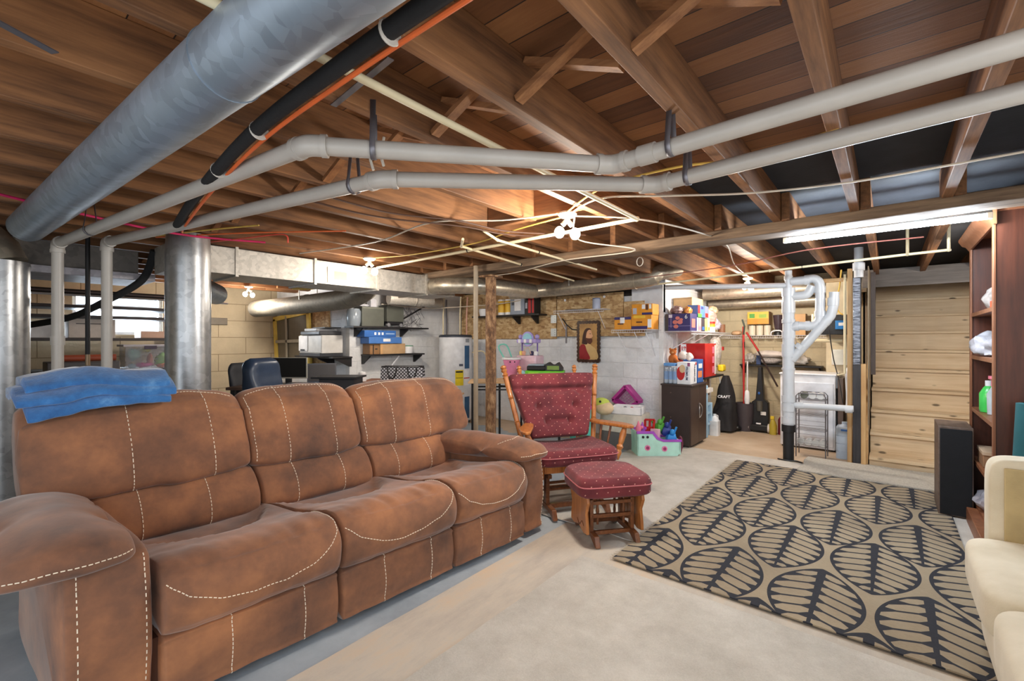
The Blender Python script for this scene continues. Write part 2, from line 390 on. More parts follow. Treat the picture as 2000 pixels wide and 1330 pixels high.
t = NT('shaggy_white'); _n = t.noise(t.coord(), 60, 6, .8)
t.out(t.ramp(_n, [(.3, srgb(186, 178, 164)), (.6, srgb(226, 220, 208))]), .95); t.bump(_n, 1.0, .02)
sheet('carpet', 'white shaggy carpet strip overlapping the far edge of the leaf rug', 'carpet', t.mat, -.68, .62, 5.22, 5.88, .0245, .036, .03, 40, 30, seed=4)
# ---- leaf rug
t = NT('leaf_rug_weave'); o_ = t.xyz(); X_, Y_ = o_[0], o_[1]
RX0, RY0 = -1.25, 2.44; RX1, RY1 = .36, 5.29
cx, cy = (RX0 + RX1) / 2, (RY0 + RY1) / 2
def leafset(px, py):
    """signed pieces for one staggered row of leaves centred on (px, py) with pitch .434 x 1.14"""
    u = t.m('SUBTRACT', t.m('MULTIPLY', t.m('FRACT', t.m('ADD', t.m('DIVIDE', t.m('SUBTRACT', X_, px - cx), .434), .5)), .434), .217)
    v = t.m('SUBTRACT', t.m('MULTIPLY', t.m('FRACT', t.m('ADD', t.m('DIVIDE', t.m('SUBTRACT', Y_, py - cy), 1.14), .5)), 1.14), .57)
    au = t.m('ABSOLUTE', u); tt = t.m('DIVIDE', v, .375)
    w_ = t.m('MULTIPLY', t.m('POWER', t.m('MAXIMUM', t.m('SUBTRACT', 1.0, t.m('MULTIPLY', tt, tt)), 0.0), .82), .202)
    inside = t.m('GREATER_THAN', t.m('SUBTRACT', w_, au), 0.0)
    core = t.m('GREATER_THAN', t.m('SUBTRACT', w_, au), .017)
    mid = t.m('GREATER_THAN', au, t.m('ADD', .005, t.m('MULTIPLY', t.m('ADD', tt, 1.0), .008)))
    ph = t.m('FRACT', t.m('DIVIDE', t.m('ADD', v, t.m('MULTIPLY', au, .45)), .088))
    d_ = t.m('ABSOLUTE', t.m('SUBTRACT', ph, .5))
    edge = t.m('MULTIPLY', t.m('SUBTRACT', 1.0, t.m('MINIMUM', t.m('DIVIDE', t.m('SUBTRACT', w_, au), .06), 1.0)), .32)
    edge2 = t.m('MULTIPLY', t.m('SUBTRACT', 1.0, t.m('MINIMUM', t.m('DIVIDE', t.m('MAXIMUM', t.m('SUBTRACT', au, .014), 0.0), .03), 1.0)), .2)
    rib = t.m('LESS_THAN', d_, t.m('SUBTRACT', t.m('SUBTRACT', .41, edge), edge2))
    light = t.m('MULTIPLY', t.m('MULTIPLY', core, mid), rib)
    return t.m('MULTIPLY', inside, t.m('SUBTRACT', 1.0, light))
dark = t.m('MAXIMUM', leafset(-.064, 3.287), leafset(-.281, 3.83))
wv = t.noise(t.coord((1, 6, 1)), 60, 3, .8); wn_ = t.noise(t.coord(), 1.3, 4)
tanc = t.ramp(t.m('ADD', t.m('MULTIPLY', wv, .4), t.m('MULTIPLY', wn_, .6)), [(.35, srgb(136, 121, 100)), (.65, srgb(170, 155, 130))])
drk = t.ramp(wv, [(.3, srgb(30, 32, 39)), (.7, srgb(46, 48, 57))])
t.out(t.mix(dark, tanc, drk), .95); t.bump(t.noise(t.coord((1, 5, 1)), 90, 3), .4, .003); m_rug = t.mat
rug = root('leaf_rug', 'tan rug with large dark blue leaf pattern and frayed side edge', 'rug', (cx, cy, .017))
MB().box(RX0, RX1, RY0, RY1, .017, .0235).build('rug_pile', m_rug, rug)
mb = MB(); y = RY0 + .01
while y < RY1 - .01:
    a = rnd.uniform(-.01, .01); L = rnd.uniform(.012, .03)
    mb.bar((RX0, y, .020), (RX0 - L, y + a, .018), .003, .002); y += .011
mb.build('fringe', M('rug_fringe', (196, 184, 164), .9), rug, kind='stuff')
m_galvw = galv('warm_galvanised', (196, 186, 168), .34, 30, .75)
# ================================================================ ducts, pipes, post
m_pvc = M('grey_white_pvc', (184, 178, 170), 0.38, var=0.05)
m_pvcw = M('white_pvc', (206, 210, 215), 0.3, var=0.04)
m_cpvc = M('cream_plastic_pipe', (222, 208, 172), 0.4, var=0.06)
m_strap = M('steel_strap', (128, 126, 132), 0.45, 0.7)
m_black = M('black_plastic', (26, 26, 28), 0.45)
m_blackm = M('black_iron', (38, 38, 40), 0.5, 0.3)
m_foam = M('black_foam_insulation', (30, 30, 32), 0.85, bump=0.4)
def hoop(mb, c, d, r, w=0.012, n=28):
    """raised bead around a round duct: centre, direction, radius"""
    d = Vector(d).normalized(); mb.cyl(Vector(c) - d * w / 2, Vector(c) + d * w / 2, r, n)
# diagonal round duct under the joists
dv = Vector((-.998, -.062, 0)); pv = Vector((-.062, .998, 0)) * .504
D0 = pv + dv * -0.9 + Vector((0, 0, 1.3 + .692)); D1 = pv + dv * 4.02 + Vector((0, 0, 1.3 + .692))
r_ = root('round_duct', 'long round bluish galvanised duct slanting across the upper left under the joists', 'duct', tuple(D0.lerp(D1, .5)))
mb = MB()
def ductf(u, v):
    s = lerp(0, 1, u); a = v * 2 * PI; p = D0.lerp(D1, s)
    r = 0.088 * (1 + 0.012 * noise.noise(Vector((s * 14, a * 2, 0))))
    return p + Vector((-.062, .998, 0)) * (r * math.cos(a)) + Vector((0, 0, 1)) * (r * math.sin(a))
mb.grid(ductf, 70, 36, cv=True); mb.build('duct_pipe', m_galvd, r_, weld=False)
for s in (0.885, 1.005, 2.15):
    q = D0 + dv * s
    mb = MB(); hoop(mb, q, dv, .0905, .006, 36); mb.build('seam_bead', m_galvd, r_)
# vertical duct with elbow at the far left
cx, cy = -4.50, 0.16
r_ = root('vertical_duct', 'tall round galvanised duct with a segmented elbow at the left edge of the photo', 'duct', (cx, cy, 0))
MB().cyl((cx, cy, 0), (cx, cy, 1.82), .14, 36).build('duct_pipe', m_galv, r_)
mb = MB()
segs = [Vector((cx, cy, 1.80))]; dirs = [(0, 1), (.3, .95), (.6, .8), (.85, .5), (1, .1)]
p = Vector((cx, cy, 1.80)); pts = [p.copy()]
for a, b in dirs[1:]:
    p = p + Vector((-a * .05, -a * .10, b * .09)); pts.append(p.copy())
pts.append(p + Vector((-.2, -.5, 0)))
mb.tube(pts, .138, 32); mb.build('elbow', m_galvw, r_, ang=20)
for z in (0.22, 1.80):
    mb = MB(); hoop(mb, (cx, cy, z), (0, 0, 1), .143, .012, 36); mb.build('seam_bead', m_galv, r_)
# second vertical duct
cx, cy = -3.90, 1.045
r_ = root('vertical_duct', 'shiny round galvanised duct standing behind the sofa between the folded blanket and the office chairs', 'duct', (cx, cy, 0))
mb = MB()
def vd(u, v):
    z = lerp(0, 2.06, u); a = v * 2 * PI; r = .138 * (1 + .006 * noise.noise(Vector((z * 3, math.cos(a) * 2, math.sin(a) * 2))))
    if z > 1.93: r *= 1 - (z - 1.93) * 0.35
    return (cx + r * math.cos(a), cy + r * math.sin(a), z)
mb.grid(vd, 50, 40, cv=True); mb.build('duct_pipe', m_galv, r_)
for z in (0.62, 1.0, 1.52, 1.93):
    mb = MB(); hoop(mb, (cx, cy, z), (0, 0, 1), .1405 if z < 1.9 else .135, .007, 36); mb.build('seam_bead', m_galv, r_)
# rectangular trunk
X0 = -4.10
r_ = root('trunk_duct', 'long rectangular galvanised trunk duct running back above the office corner', 'duct', (X0 - .24, 2.2, 1.83))
MB().box(X0 - .5, X0, 1.0, 3.86, 1.835, 2.05).build('duct_body', m_galvf, r_, bev=.003)
for y in (1.42, 2.08, 2.75, 3.4):
    MB().box(X0 - .515, X0 + .012, y, y + .022, 1.82, 2.062).build('seam_band', m_galvf, r_)
mg = M('painted_register', (222, 210, 182), .5)
reg = MB().box(X0, X0 + .008, 2.21, 2.59, 1.85, 2.0).box(X0 + .008, X0 + .011, 2.26, 2.42, 1.87, 1.98); reg.build('register_plate', mg, r_)
MB().box(X0 + .011, X0 + .0125, 2.275, 2.405, 1.885, 1.965).build('damper_slot', M('register_slot', (150, 136, 108), .6), r_)
# rectangular return on the left, with a sloped underside
r_ = root('return_duct', 'dull rectangular return duct box hanging behind the two white pipes', 'duct', (-5.0, .3, 1.8))
MB().prism([(-.35, 2.05), (.95, 2.05), (.95, 1.86), (-.35, 1.86)], (-5.25, 0, 0), (0, 1, 0), (0, 0, 1), (1, 0, 0), .38).build('duct_body', galv('dull_return_duct', (128, 122, 116), .55, 30, .5), r_, bev=.004)
MB().box(-5.4, -4.8, -.4, 1.05, 1.80, 1.858).build('duct_lip', galv('pale_duct_lip', (176, 172, 178), .45, 30, .6), r_, bev=.004)
# furnace cabinet edge
r_ = root('furnace', 'pale blue grey furnace cabinet standing behind the duct at the left edge', 'furnace', (-5.3, .1, 0))
MB().box(-5.6, -5.02, -.45, .245, .02, 1.56).build('cabinet', M('furnace_enamel', (152, 176, 184), .45, bump=.1), r_, bev=.006)
MB().box(-5.62, -5.0, -.46, .26, .02, 1.12).box(-5.015, -4.99, -.4, .2, .05, 1.08).build('lower_panel', M('furnace_dark_panel', (46, 52, 58), .5), r_, bev=.006)
MB().ball((-5.0, .05, 1.07), (.006, .008, .008)).build('panel_screw', m_strap, r_)
# pair of plastic vent pipes, each: drop, long run, diagonal, right-hand run
def vent(label, pts, ring, R=.0302):
    r_ = root('vent_pipe', label, 'pipe', pts[0])
    P = [Vector(p) for p in pts]
    for i in range(len(P) - 1):
        MB().cyl(P[i], P[i + 1], R, 24).build('pipe_length', m_pvc, r_)
    for i in range(1, len(P) - 1):
        a = (P[i - 1] - P[i]).normalized(); b = (P[i + 1] - P[i]).normalized(); e = .055
        q = [P[i] + a * e, P[i] + a * e * .45, P[i] + (a + b) * e * .12, P[i] + b * e * .45, P[i] + b * e]
        mb = MB().tube(q, R * 1.16, 24, smooth=4); mb.build('elbow', m_pvc, r_)
        for d in (a, b):
            MB().cyl(P[i] + d * (e - .012), P[i] + d * (e + .008), R * 1.25, 24).build('elbow_collar', m_pvc, r_)
    for c, d in ring:
        MB().cyl(Vector(c) - Vector(d) * .03, Vector(c) + Vector(d) * .03, R * 1.18, 24).build('coupling', m_pvc, r_)
    return r_
z1, z2 = 1.955, 1.95
v1 = vent('upper white plastic vent pipe, the one with its long run nearest the big slanting duct',
     [(-4.18, .40, 0), (-4.18, .40, 1.935), (-1.50, .74, z1), (-.80, 1.56, z1 + .005), (1.35, 1.50, 1.99)], [((-4.18, .40, 1.30), (0, 0, 1)), ((-.66, 1.556, z1 + .008), (1, -.03, 0))])
v2 = vent('lower white plastic vent pipe, the one running below and right of its twin',
     [(-4.13, .635, 0), (-4.13, .635, 1.975), (-1.56, 1.07, 1.945), (-.755, 1.86, 1.955), (1.35, 1.76, 1.975)], [])
def loop_strap(name, label, c, rr, d, ztop=JB + .04, tilt=0.0):
    """strip hanging in a loop under a pipe"""
    c = Vector(c); d = Vector(d).normalized(); s = Vector((0, 0, 1)).cross(d).normalized(); mb = MB()
    path = [c + s * rr * .35 + Vector((tilt, 0, ztop - c.z)), c + s * rr * .8 + Vector((0, 0, rr * 1.2))]
    for k in range(9):
        a = PI * k / 8; path.append(c + s * rr * math.cos(a) - Vector((0, 0, rr * math.sin(a))))
    path += [c - s * rr * .8 + Vector((0, 0, rr * 1.2)), c - s * rr * .35 + Vector((tilt, 0, ztop - c.z))]
    vs = []; 
    for p in path: vs += [p - d * .0095, p + d * .0095]
    mb.add(vs, [(2 * i, 2 * i + 1, 2 * i + 3, 2 * i + 2) for i in range(len(path) - 1)])
    return mb.build(name, m_strap, label=label, cat='strap', solid=.0015)
loop_strap('pipe_strap', 'metal strap looped round the upper vent pipe right after its left elbow', (-1.36, .90, z1), .034, (.65, .76, 0))
loop_strap('pipe_strap', 'metal strap looped round the lower vent pipe just left of its elbow', (-1.72, 1.045, 1.946), .034, (.99, .15, 0))
loop_strap('pipe_strap', 'metal strap looped round the upper vent pipe on the right, past the coupling', (-.575, 1.55, z1 + .01), .034, (1, 0, 0))
loop_strap('pipe_strap', 'metal strap looped round the lower vent pipe on the right under the joist', (-.62, 1.855, 1.957), .034, (1, 0, 0))
loop_strap('pipe_strap', 'metal strap looped round the upper vent pipe at its far left end', (-3.55, .475, 1.94), .034, (.99, .1, 0))
# flat perforated strips nailed to the joists
mb = MB(); mb.bar((-1.045, .745, JB - .012), (-1.40, .775, JB - .012), .02, .003); mb.build('nailing_strip', m_strap, label='flat grey metal strip nailed across two joists beside the black insulated line', cat='strip')
mb = MB(); mb.bar((-1.60, -.05, JB - .01), (-1.72, .16, JB - .01), .025, .003); mb.build('nailing_strip', m_strap, label='short punched metal strip hanging at the top left joist', cat='strip')
# insulated refrigerant line with orange cable
ref = [(-.55, .62, 2.0), (-1.05, .60, 1.985), (-1.6, .60, 1.97), (-2.3, .66, 1.95), (-3.1, .78, 1.96), (-3.45, .86, 2.0)]
MB().tube(ref, .021, 14, smooth=8).build('insulated_line', m_foam, label='black foam insulated line running along the right side of the slanting duct', cat='pipe')
MB().tube([(x - .0, y + .03, z - .014) for x, y, z in ref], .0065, 8, smooth=8).build('orange_cable', M('orange_cable_skin', (228, 108, 52), .5), label='orange cable tied along the black insulated line', cat='cable')
for i_, (x, y, z) in enumerate(((-.86, .605, 1.99), (-1.55, .60, 1.971), (-2.0, .63, 1.96))):
    MB().lathe([(.028, -.004), (.030, 0), (.028, .004)], (x, y + .006, z), (1, 0, 0), 18).build('cable_tie', M('pale_cable_tie', (206, 200, 190), .5), label=['nearest', 'middle', 'farthest'][i_] + ' of the three pale ties round the black insulated line', cat='cable tie', group='ties on the insulated line')
MB().tube([(-2.9, -1.2, 2.02), (-3.0, -.4, 2.03), (-3.5, .1, 2.05), (-3.75, .9, 2.03), (-3.72, 1.5, 2.06)], .0075, 8, smooth=6).build('pink_cable', M('pink_cable_skin', (206, 40, 96), .45), label='bright pink cable passing behind the slanting duct', cat='cable')
MB().tube([(-2.6, -.9, 2.03), (-2.3, -.35, 2.02), (-1.62, -.02, 2.03), (-.9, -.02, 2.055)], .007, 8, smooth=6).build('grey_cable', M('grey_cable_skin', (142, 144, 142), .5), label='grey cable crossing the joists in the top left corner', cat='cable')
MB().tube([(-1.72, .02, 2.06), (-1.70, .0, 2.03), (-1.66, -.02, 2.025), (-1.62, -.04, 2.05)], .005, 6, smooth=4).build('cable_staple', M('white_staple', (224, 224, 224), .4), label='white staple holding the grey cable in the top left corner', cat='staple')
MB().tube([(-4.6, 1.0, 2.03), (-4.75, .95, 1.8), (-4.95, .75, 1.62), (-5.6, .6, 1.50), (-6.2, .3, 1.42)], .028, 12, smooth=7).build('black_hose', m_foam, label='black insulated hose drooping below the return duct', cat='hose')
MB().cyl((-4.45, .58, 0), (-4.45, .58, 2.06), .014, 14).build('gas_pipe', m_blackm, label='thin black iron pipe standing between the two white vent pipes', cat='pipe')
MB().cyl((-4.45, .58, 1.12), (-4.45, .58, 1.2), .0145, 14).build('brass_fitting', M('dull_brass', (150, 128, 104), .4, .6), label='brass coloured fitting on the thin black iron pipe', cat='fitting')
# water pipes under the joists
def wpipe(name, label, pts, r=.011, mat=None, cat='pipe', group=None, ties=()):
    rr = root(name, label, cat, pts[0], group=group)
    for i in range(len(pts) - 1): MB().cyl(pts[i], pts[i + 1], r, 12).build('pipe_length', mat or m_cpvc, rr)
    for p in pts[1:-1]: MB().ball(p, r * 1.35, 12, 8).build('elbow', mat or m_cpvc, rr)
    for p, d in ties: MB().lathe([(r * 1.05, -.005), (r * 1.35, -.004), (r * 1.35, .004), (r * 1.05, .005)], p, d, 14).build('clip', m_black, rr)
    return rr
wpipe('water_pipe', 'long pale pipe from the slanting duct, turning left beside the centre bulbs',
      [(-1.13, -.6, 2.045), (-1.18, 2.62, 2.04), (-3.87, 2.60, 2.015)], .0125, ties=[((-1.75, 2.615, 2.035), (1, 0, 0)), ((-2.62, 2.61, 2.028), (1, 0, 0))])
wpipe('water_pipe', 'thin cream pipe running back from just left of the centre bulbs',
      [(-2.16, 2.30, 2.06), (-2.16, 2.45, 2.02), (-2.28, 4.1, 2.02)], .010, ties=[((-2.2, 3.0, 2.02), (0, 1, 0))])
wpipe('water_pipe', 'thin cream pipe running back above the rusty post from a short side bend',
      [(-2.36, 2.30, 2.03), (-2.55, 2.47, 2.03), (-2.92, 4.7, 2.02)], .010, ties=[((-2.7, 3.4, 2.024), (0, 1, 0))])
wpipe('water_pipe', 'long cream pipe above the laundry corner with two risers near the bookcase',
      [(.36, 4.86, 2.26), (.36, 4.86, 2.0), (.12, 4.9, 2.0), (.12, 4.9, 2.24), (.12, 4.9, 2.0), (-.9, 5.06, 1.985), (-2.9, 5.42, 1.96)], .011,
      ties=[((-.62, 5.02, 1.99), (1, -.15, 0))])
# rusty adjustable post with its thin companion pipe
r_ = root('support_post', 'rusty brown round steel post standing behind the sofa under the beam', 'post', (-3.215, 3.54, 0))
MB().lathe([(.056, 0), (.056, 1.96)], (-3.215, 3.54, 0), n=28).build('post_tube', NT('rusty_steel').mat, r_)
t = NT('rust_patches'); _n = t.noise(t.coord((1, 1, .45)), 18, 8, .75)
t.out(t.ramp(_n, [(.38, srgb(84, 60, 44)), (.5, srgb(134, 98, 68)), (.62, srgb(184, 148, 110))]), .8); t.bump(_n, .5, .01)
r_.children[0].data.materials[0] = t.mat
MB().box(-3.30, -3.13, 3.45, 3.63, 1.96, 1.978).build('cap_plate', t.mat, r_)
MB().box(-3.32, -3.11, 3.44, 3.64, 0, .012).build('foot_plate', t.mat, r_)
MB().cyl((-3.24, 3.34, 0), (-3.24, 3.34, 2.06), .024, 20).build('conduit_pipe', M('tan_conduit', (160, 144, 122), .5), label='thin tan pipe standing right beside the rusty post', cat='pipe')
# round duct along the back, with a neck from the trunk
def rduct(name, label, pts, r, mat, beads=(), cat='duct', sm=0, ang=30):
    rr = root(name, label, cat, pts[0])
    MB().tube(pts, r, 28, smooth=sm).build('duct_pipe', mat, rr, ang=ang)
    for c, d in beads:
        mb = MB(); hoop(mb, c, d, r * 1.04, .01, 28); mb.build('seam_bead', mat, rr)
    return rr
m_galvd2 = galv('dull_warm_galvanised', (128, 120, 106), .6, 30, .35)
rduct('branch_duct', 'round galvanised branch duct leaving the trunk towards the rusty post', [(-4.11, 3.52, 1.935), (-3.86, 3.55, 1.93), (-3.62, 3.9, 1.93), (-3.7, 4.9, 1.96)], .095, m_galvw, [((-3.98, 3.535, 1.932), (1, .1, 0))], sm=5)
rduct('branch_duct', 'long straight round duct hanging in front of the plywood on the back wall', [(-4.3, 5.2, 2.0), (-2.35, 5.2, 2.02), (-2.12, 5.27, 2.10), (-1.95, 5.5, 2.17)], .095, m_galvw, [((-3.35, 5.2, 2.01), (1, 0, 0)), ((-2.35, 5.2, 2.02), (1, 0, 0)), ((-2.22, 5.23, 2.06), (.8, .3, .4))], sm=5)
rduct('branch_duct', 'dull round duct crossing in front of the yellow framed window', [(-7.4, 2.85, 1.78), (-6.6, 2.97, 1.79), (-5.8, 3.06, 1.81), (-5.2, 3.10, 1.83), (-4.85, 3.12, 1.92), (-4.75, 3.13, 2.06)], .125, m_galvd2, [((-6.15, 3.04, 1.807), (1, .14, .03))], sm=5)
rduct('branch_duct', 'white lit stub of round duct above the wall shelves', [(-5.45, 3.85, 1.90), (-5.30, 4.5, 1.89), (-5.42, 4.75, 1.90)], .09, m_galvf, [((-5.35, 4.3, 1.892), (.2, 1, 0))])
rduct('branch_duct', 'bluish round duct passing behind the shiny vertical duct', [(-4.62, 1.2, 1.80), (-5.6, 1.75, 1.80)], .11, m_galvd)
rduct('branch_duct', 'round duct running above the laundry shelves', [(-2.1, 7.0, 1.98), (-.2, 7.0, 1.98)], .09, m_galvw, [((-1.2, 7.0, 1.98), (1, 0, 0))])
rduct('branch_duct', 'lower round duct deep above the laundry shelves', [(-2.15, 7.45, 1.86), (-.3, 7.45, 1.86)], .08, m_galvw, [((-1.1, 7.45, 1.86), (1, 0, 0))])
# hanging light fixtures with two bulbs
m_bulb = M('lit_bulb_glass', (255, 244, 224), .3, emit=14)
m_porc = M('white_porcelain', (236, 230, 216), .3)
def fixture(label, x, y, z, rz, both=True):
    rr = root('bulb_fixture', label, 'lamp', (x, y, z), rz)
    zc = 2.075 - z
    MB().lathe([(0.001, zc), (.052, zc), (.058, zc - .012), (.045, zc - .026), (.001, zc - .028)], n=24, cap=False).build('base', m_porc, rr, local=True)
    MB().cyl((0, 0, zc - .02), (0, 0, zc - .055), .018, 14).tube([(0, 0, zc - .045), (-.03, 0, zc - .075)], .015, 12).tube([(0, 0, zc - .045), (.03, 0, zc - .08)], .015, 12).build('splitter', m_porc, rr, local=True)
    for s in (-1, 1):
        MB().ball((s * .047, 0, zc - .118 - .012 * (s > 0)), (.031, .031, .036)).build('bulb', m_bulb, rr, local=True)
    return rr
labs = ['two bulb ceiling fixture hanging under the joists right of centre, above the glider chair', 'two bulb ceiling fixture in front of the register on the trunk duct', 'two bulb fixture glowing near the beige block wall above the office chairs', 'small bare bulb fixture far back above the laundry shelves']
for i, (x, y, z, p) in enumerate(FIX):
    fixture(labs[i] if i < 4 else ['two bulb fixture behind the viewer on the right, out of the photo', 'two bulb fixture beside the viewer, out of the photo', 'two bulb fixture behind the trunk duct, lighting the wall shelves', 'two bulb fixture by the stairs, hidden beyond the bookcase'][i - 4], x, y, z, YAW + (.2 if i else -.1))  # fixtures past labs are unseen additions that fill in the light
# tube light
r_ = root('tube_light', 'long glowing white tube light hanging under the beam by the stairs', 'lamp', (-.06, 3.77, 2.0))
MB().box(-.58, .46, 3.754, 3.786, 2.03, 2.05).build('housing', M('grey_enamel', (120, 124, 128), .4), r_, bev=.004)
MB().cyl((-.56, 3.77, 2.015), (.44, 3.77, 2.015), .016, 16).build('tube', M('lit_tube', (238, 248, 255), .3, emit=70), r_)
for x in (-.57, .45): MB().box(x - .012, x + .012, 3.75, 3.79, 2.0, 2.035).build('end_cap', m_porc, r_, bev=.002)
for x in (-.3, .15): MB().box(x - .02, x + .02, 3.66, 3.72, 2.06, 2.085).build('junction_clip', M('pale_clip', (208, 222, 222), .5), label=('left' if x < 0 else 'right') + ' small pale clip on the beam above the tube light', cat='clip', group='clips above the tube light')
# loose cables along the ceiling
m_yc = M('yellow_cable', (226, 190, 92), .5); m_wc = M('white_cable', (214, 202, 184), .5); m_dc = M('dark_cable', (70, 44, 30), .6)
zz = JB - .012
for lab, mt, pts in [
    ('white cable looping across the joists left of the bulb fixture', m_wc, [(-4.0, 1.9, zz), (-3.0, 2.0, zz - .02), (-2.3, 1.95, zz), (-1.9, 2.2, zz), (-1.55, 2.3, zz)]),
    ('yellow cable sagging from the trunk duct fixture towards the bulb fixture', m_yc, [(-3.72, 2.43, zz), (-3.2, 2.5, zz - .02), (-2.5, 2.55, zz - .01), (-2.0, 2.45, zz), (-1.55, 2.38, zz)]),
    ('white cable strung above the tube light along the right joists', m_wc, [(-1.5, 2.36, zz), (-1.2, 2.2, zz), (-.9, 2.35, zz - .01), (-.55, 2.62, zz), (-.13, 2.75, zz), (.28, 2.72, zz - .01), (1.1, 2.75, zz)]),
    ('yellow cable running up to the joist left of the tube light', m_yc, [(-1.5, 2.32, zz), (-1.1, 2.05, zz), (-.72, 2.02, zz), (-.45, 2.1, zz - .005), (-.14, 2.05, zz + .01)]),
    ('white cable running back from the bulb fixture towards the laundry', m_wc, [(-1.5, 2.4, zz), (-1.2, 2.7, zz - .01), (-1.0, 3.2, zz - .03), (-1.0, 3.9, zz), (-1.2, 5.0, zz), (-1.3, 6.1, zz)]),
    ('white cable drooping over the beam beside the rusty post', m_wc, [(-1.5, 2.42, zz), (-1.75, 2.9, zz - .03), (-1.5, 3.3, zz - .075), (-2.2, 3.35, zz - .07), (-3.1, 3.7, zz - .06), (-4.0, 3.8, zz - .02)]),
    ('dark twisted wire hanging across the sawn joist end', m_dc, [(-2.3, 1.2, zz), (-2.25, 1.6, zz - .02), (-2.1, 2.0, zz - .01), (-2.0, 2.4, zz - .02), (-1.7, 2.9, zz)]),
    ('second dark wire beside the sawn joist end', m_dc, [(-2.45, 1.2, zz), (-2.38, 1.6, zz - .02), (-2.15, 2.1, zz - .02), (-2.05, 2.4, zz - .03), (-1.85, 2.9, zz)]),
    ('thin red wire crossing above the stack of laundry pipes', M('red_wire', (140, 84, 74), .5), [(-2.2, 5.0, 2.02), (-1.2, 4.8, 2.03), (-.5, 4.4, 2.04), (.2, 4.5, 2.06)]),
    ('red cable running above the lower vent pipe to a joist end', M('red_cable', (220, 84, 66), .5), [(-4.0, 1.2, 2.05), (-3.6, 1.32, 2.045), (-3.3, 1.45, 2.05), (-3.27, 1.47, 1.99)]),
    ('orange cable beside the red cable above the shiny duct', M('orange_cable_skin', (228, 108, 52)), [(-4.1, .9, 2.05), (-3.7, 1.1, 2.045), (-3.4, 1.3, 2.05), (-2.9, 1.7, 2.06)]),
    ('yellow cable bunch end above the shiny vertical duct', m_yc, [(-4.3, .8, 2.05), (-3.6, 1.05, 2.05), (-3.2, 1.25, 2.06)])]:
    MB().tube(pts, .0052, 6, smooth=8).build('ceiling_cable', mt, label=lab, cat='cable')
mb = MB()
for k in range(7):
    a = .03 * math.sin(k * 1.7); mb.tube([(-6.0 + .02 * k, 2.75 + a, 1.97), (-5.75, 2.82 + a * .6, 1.955 + .006 * k), (-5.45, 2.9 - a, 1.965), (-5.3, 2.95 + a, 1.985)], .007, 6, smooth=5)
mb.build('cable_bundle', m_yc, label='bundle of yellow cable coiled on top of the dull round duct', cat='cable')

for lb, x, y, z, r in (('strap hanging the dull round duct in front of the yellow window', -6.15, 3.04, 1.807, .127), ('strap hanging the pale duct stub above the wall shelves', -5.36, 4.22, 1.892, .092), ('strap hanging the long straight duct on the back wall', -3.25, 5.2, 2.01, .097)):
    d = (0, 1, 0) if 'stub' in lb else (1, 0, 0)
    s_ = Vector((1, 0, 0)) if 'stub' in lb else Vector((0, 1, 0)); mb = MB(); dd = Vector(d) * .012; c = Vector((x, y, z)); pth = [c + s_ * r + Vector((0, 0, JB + .03 - z))] + [c + s_ * r * math.cos(PI * k / 12) - Vector((0, 0, r * math.sin(PI * k / 12))) for k in range(13)] + [c - s_ * r + Vector((0, 0, JB + .03 - z))]
    mb.add([q for p in pth for q in (p - dd, p + dd)], [(2 * i, 2 * i + 1, 2 * i + 3, 2 * i + 2) for i in range(len(pth) - 1)]); mb.build('duct_strap', m_galvf, label=lb, cat='strap', solid=.0015)
for x, lb in ((-1.60, 'left'), (-1.53, 'right')):
    MB().tube([(x, 1.06, JB + .02), (x - .01, 1.05, 2.03), (x + .005, 1.055, 1.985)], .006, 6).build('plastic_hanger', m_porc, label=lb + ' white plastic hanger strip above the lower vent pipe', cat='hanger')
MB().tube([(-1.75 + .03 * math.cos(k * PI / 8), 3.95, 2.02 + .04 * math.sin(k * PI / 8)) for k in range(16)], .004, 6, close=True).build('cable_loop', m_wc, label='small white loop of cable hanging from the dark ceiling beyond the beam', cat='cable')
# ================================================================ brown reclining sofa
t = NT('brown_suede'); _v = t.coord()
n1 = t.noise(_v, 2.6, 5, .6); n2 = t.noise(_v, 9, 6, .7)
t.out(t.ramp(t.m('ADD', t.m('MULTIPLY', n1, .75), t.m('MULTIPLY', n2, .25)), [(.34, srgb(90, 63, 50)), (.5, srgb(132, 88, 62)), (.68, srgb(174, 116, 76))]), .85)
t.b.inputs['Sheen Weight'].default_value = .35; t.b.inputs['Sheen Roughness'].default_value = .4
t.bump(t.noise(_v, 130, 3), .12, .002); m_suede = t.mat
m_gap = M('dark_suede_side', (84, 52, 36), .9)
m_st = M('cream_stitching', (236, 222, 200), .7)
SO = (-1.955, .10, 0); SPH = math.radians(3.5)
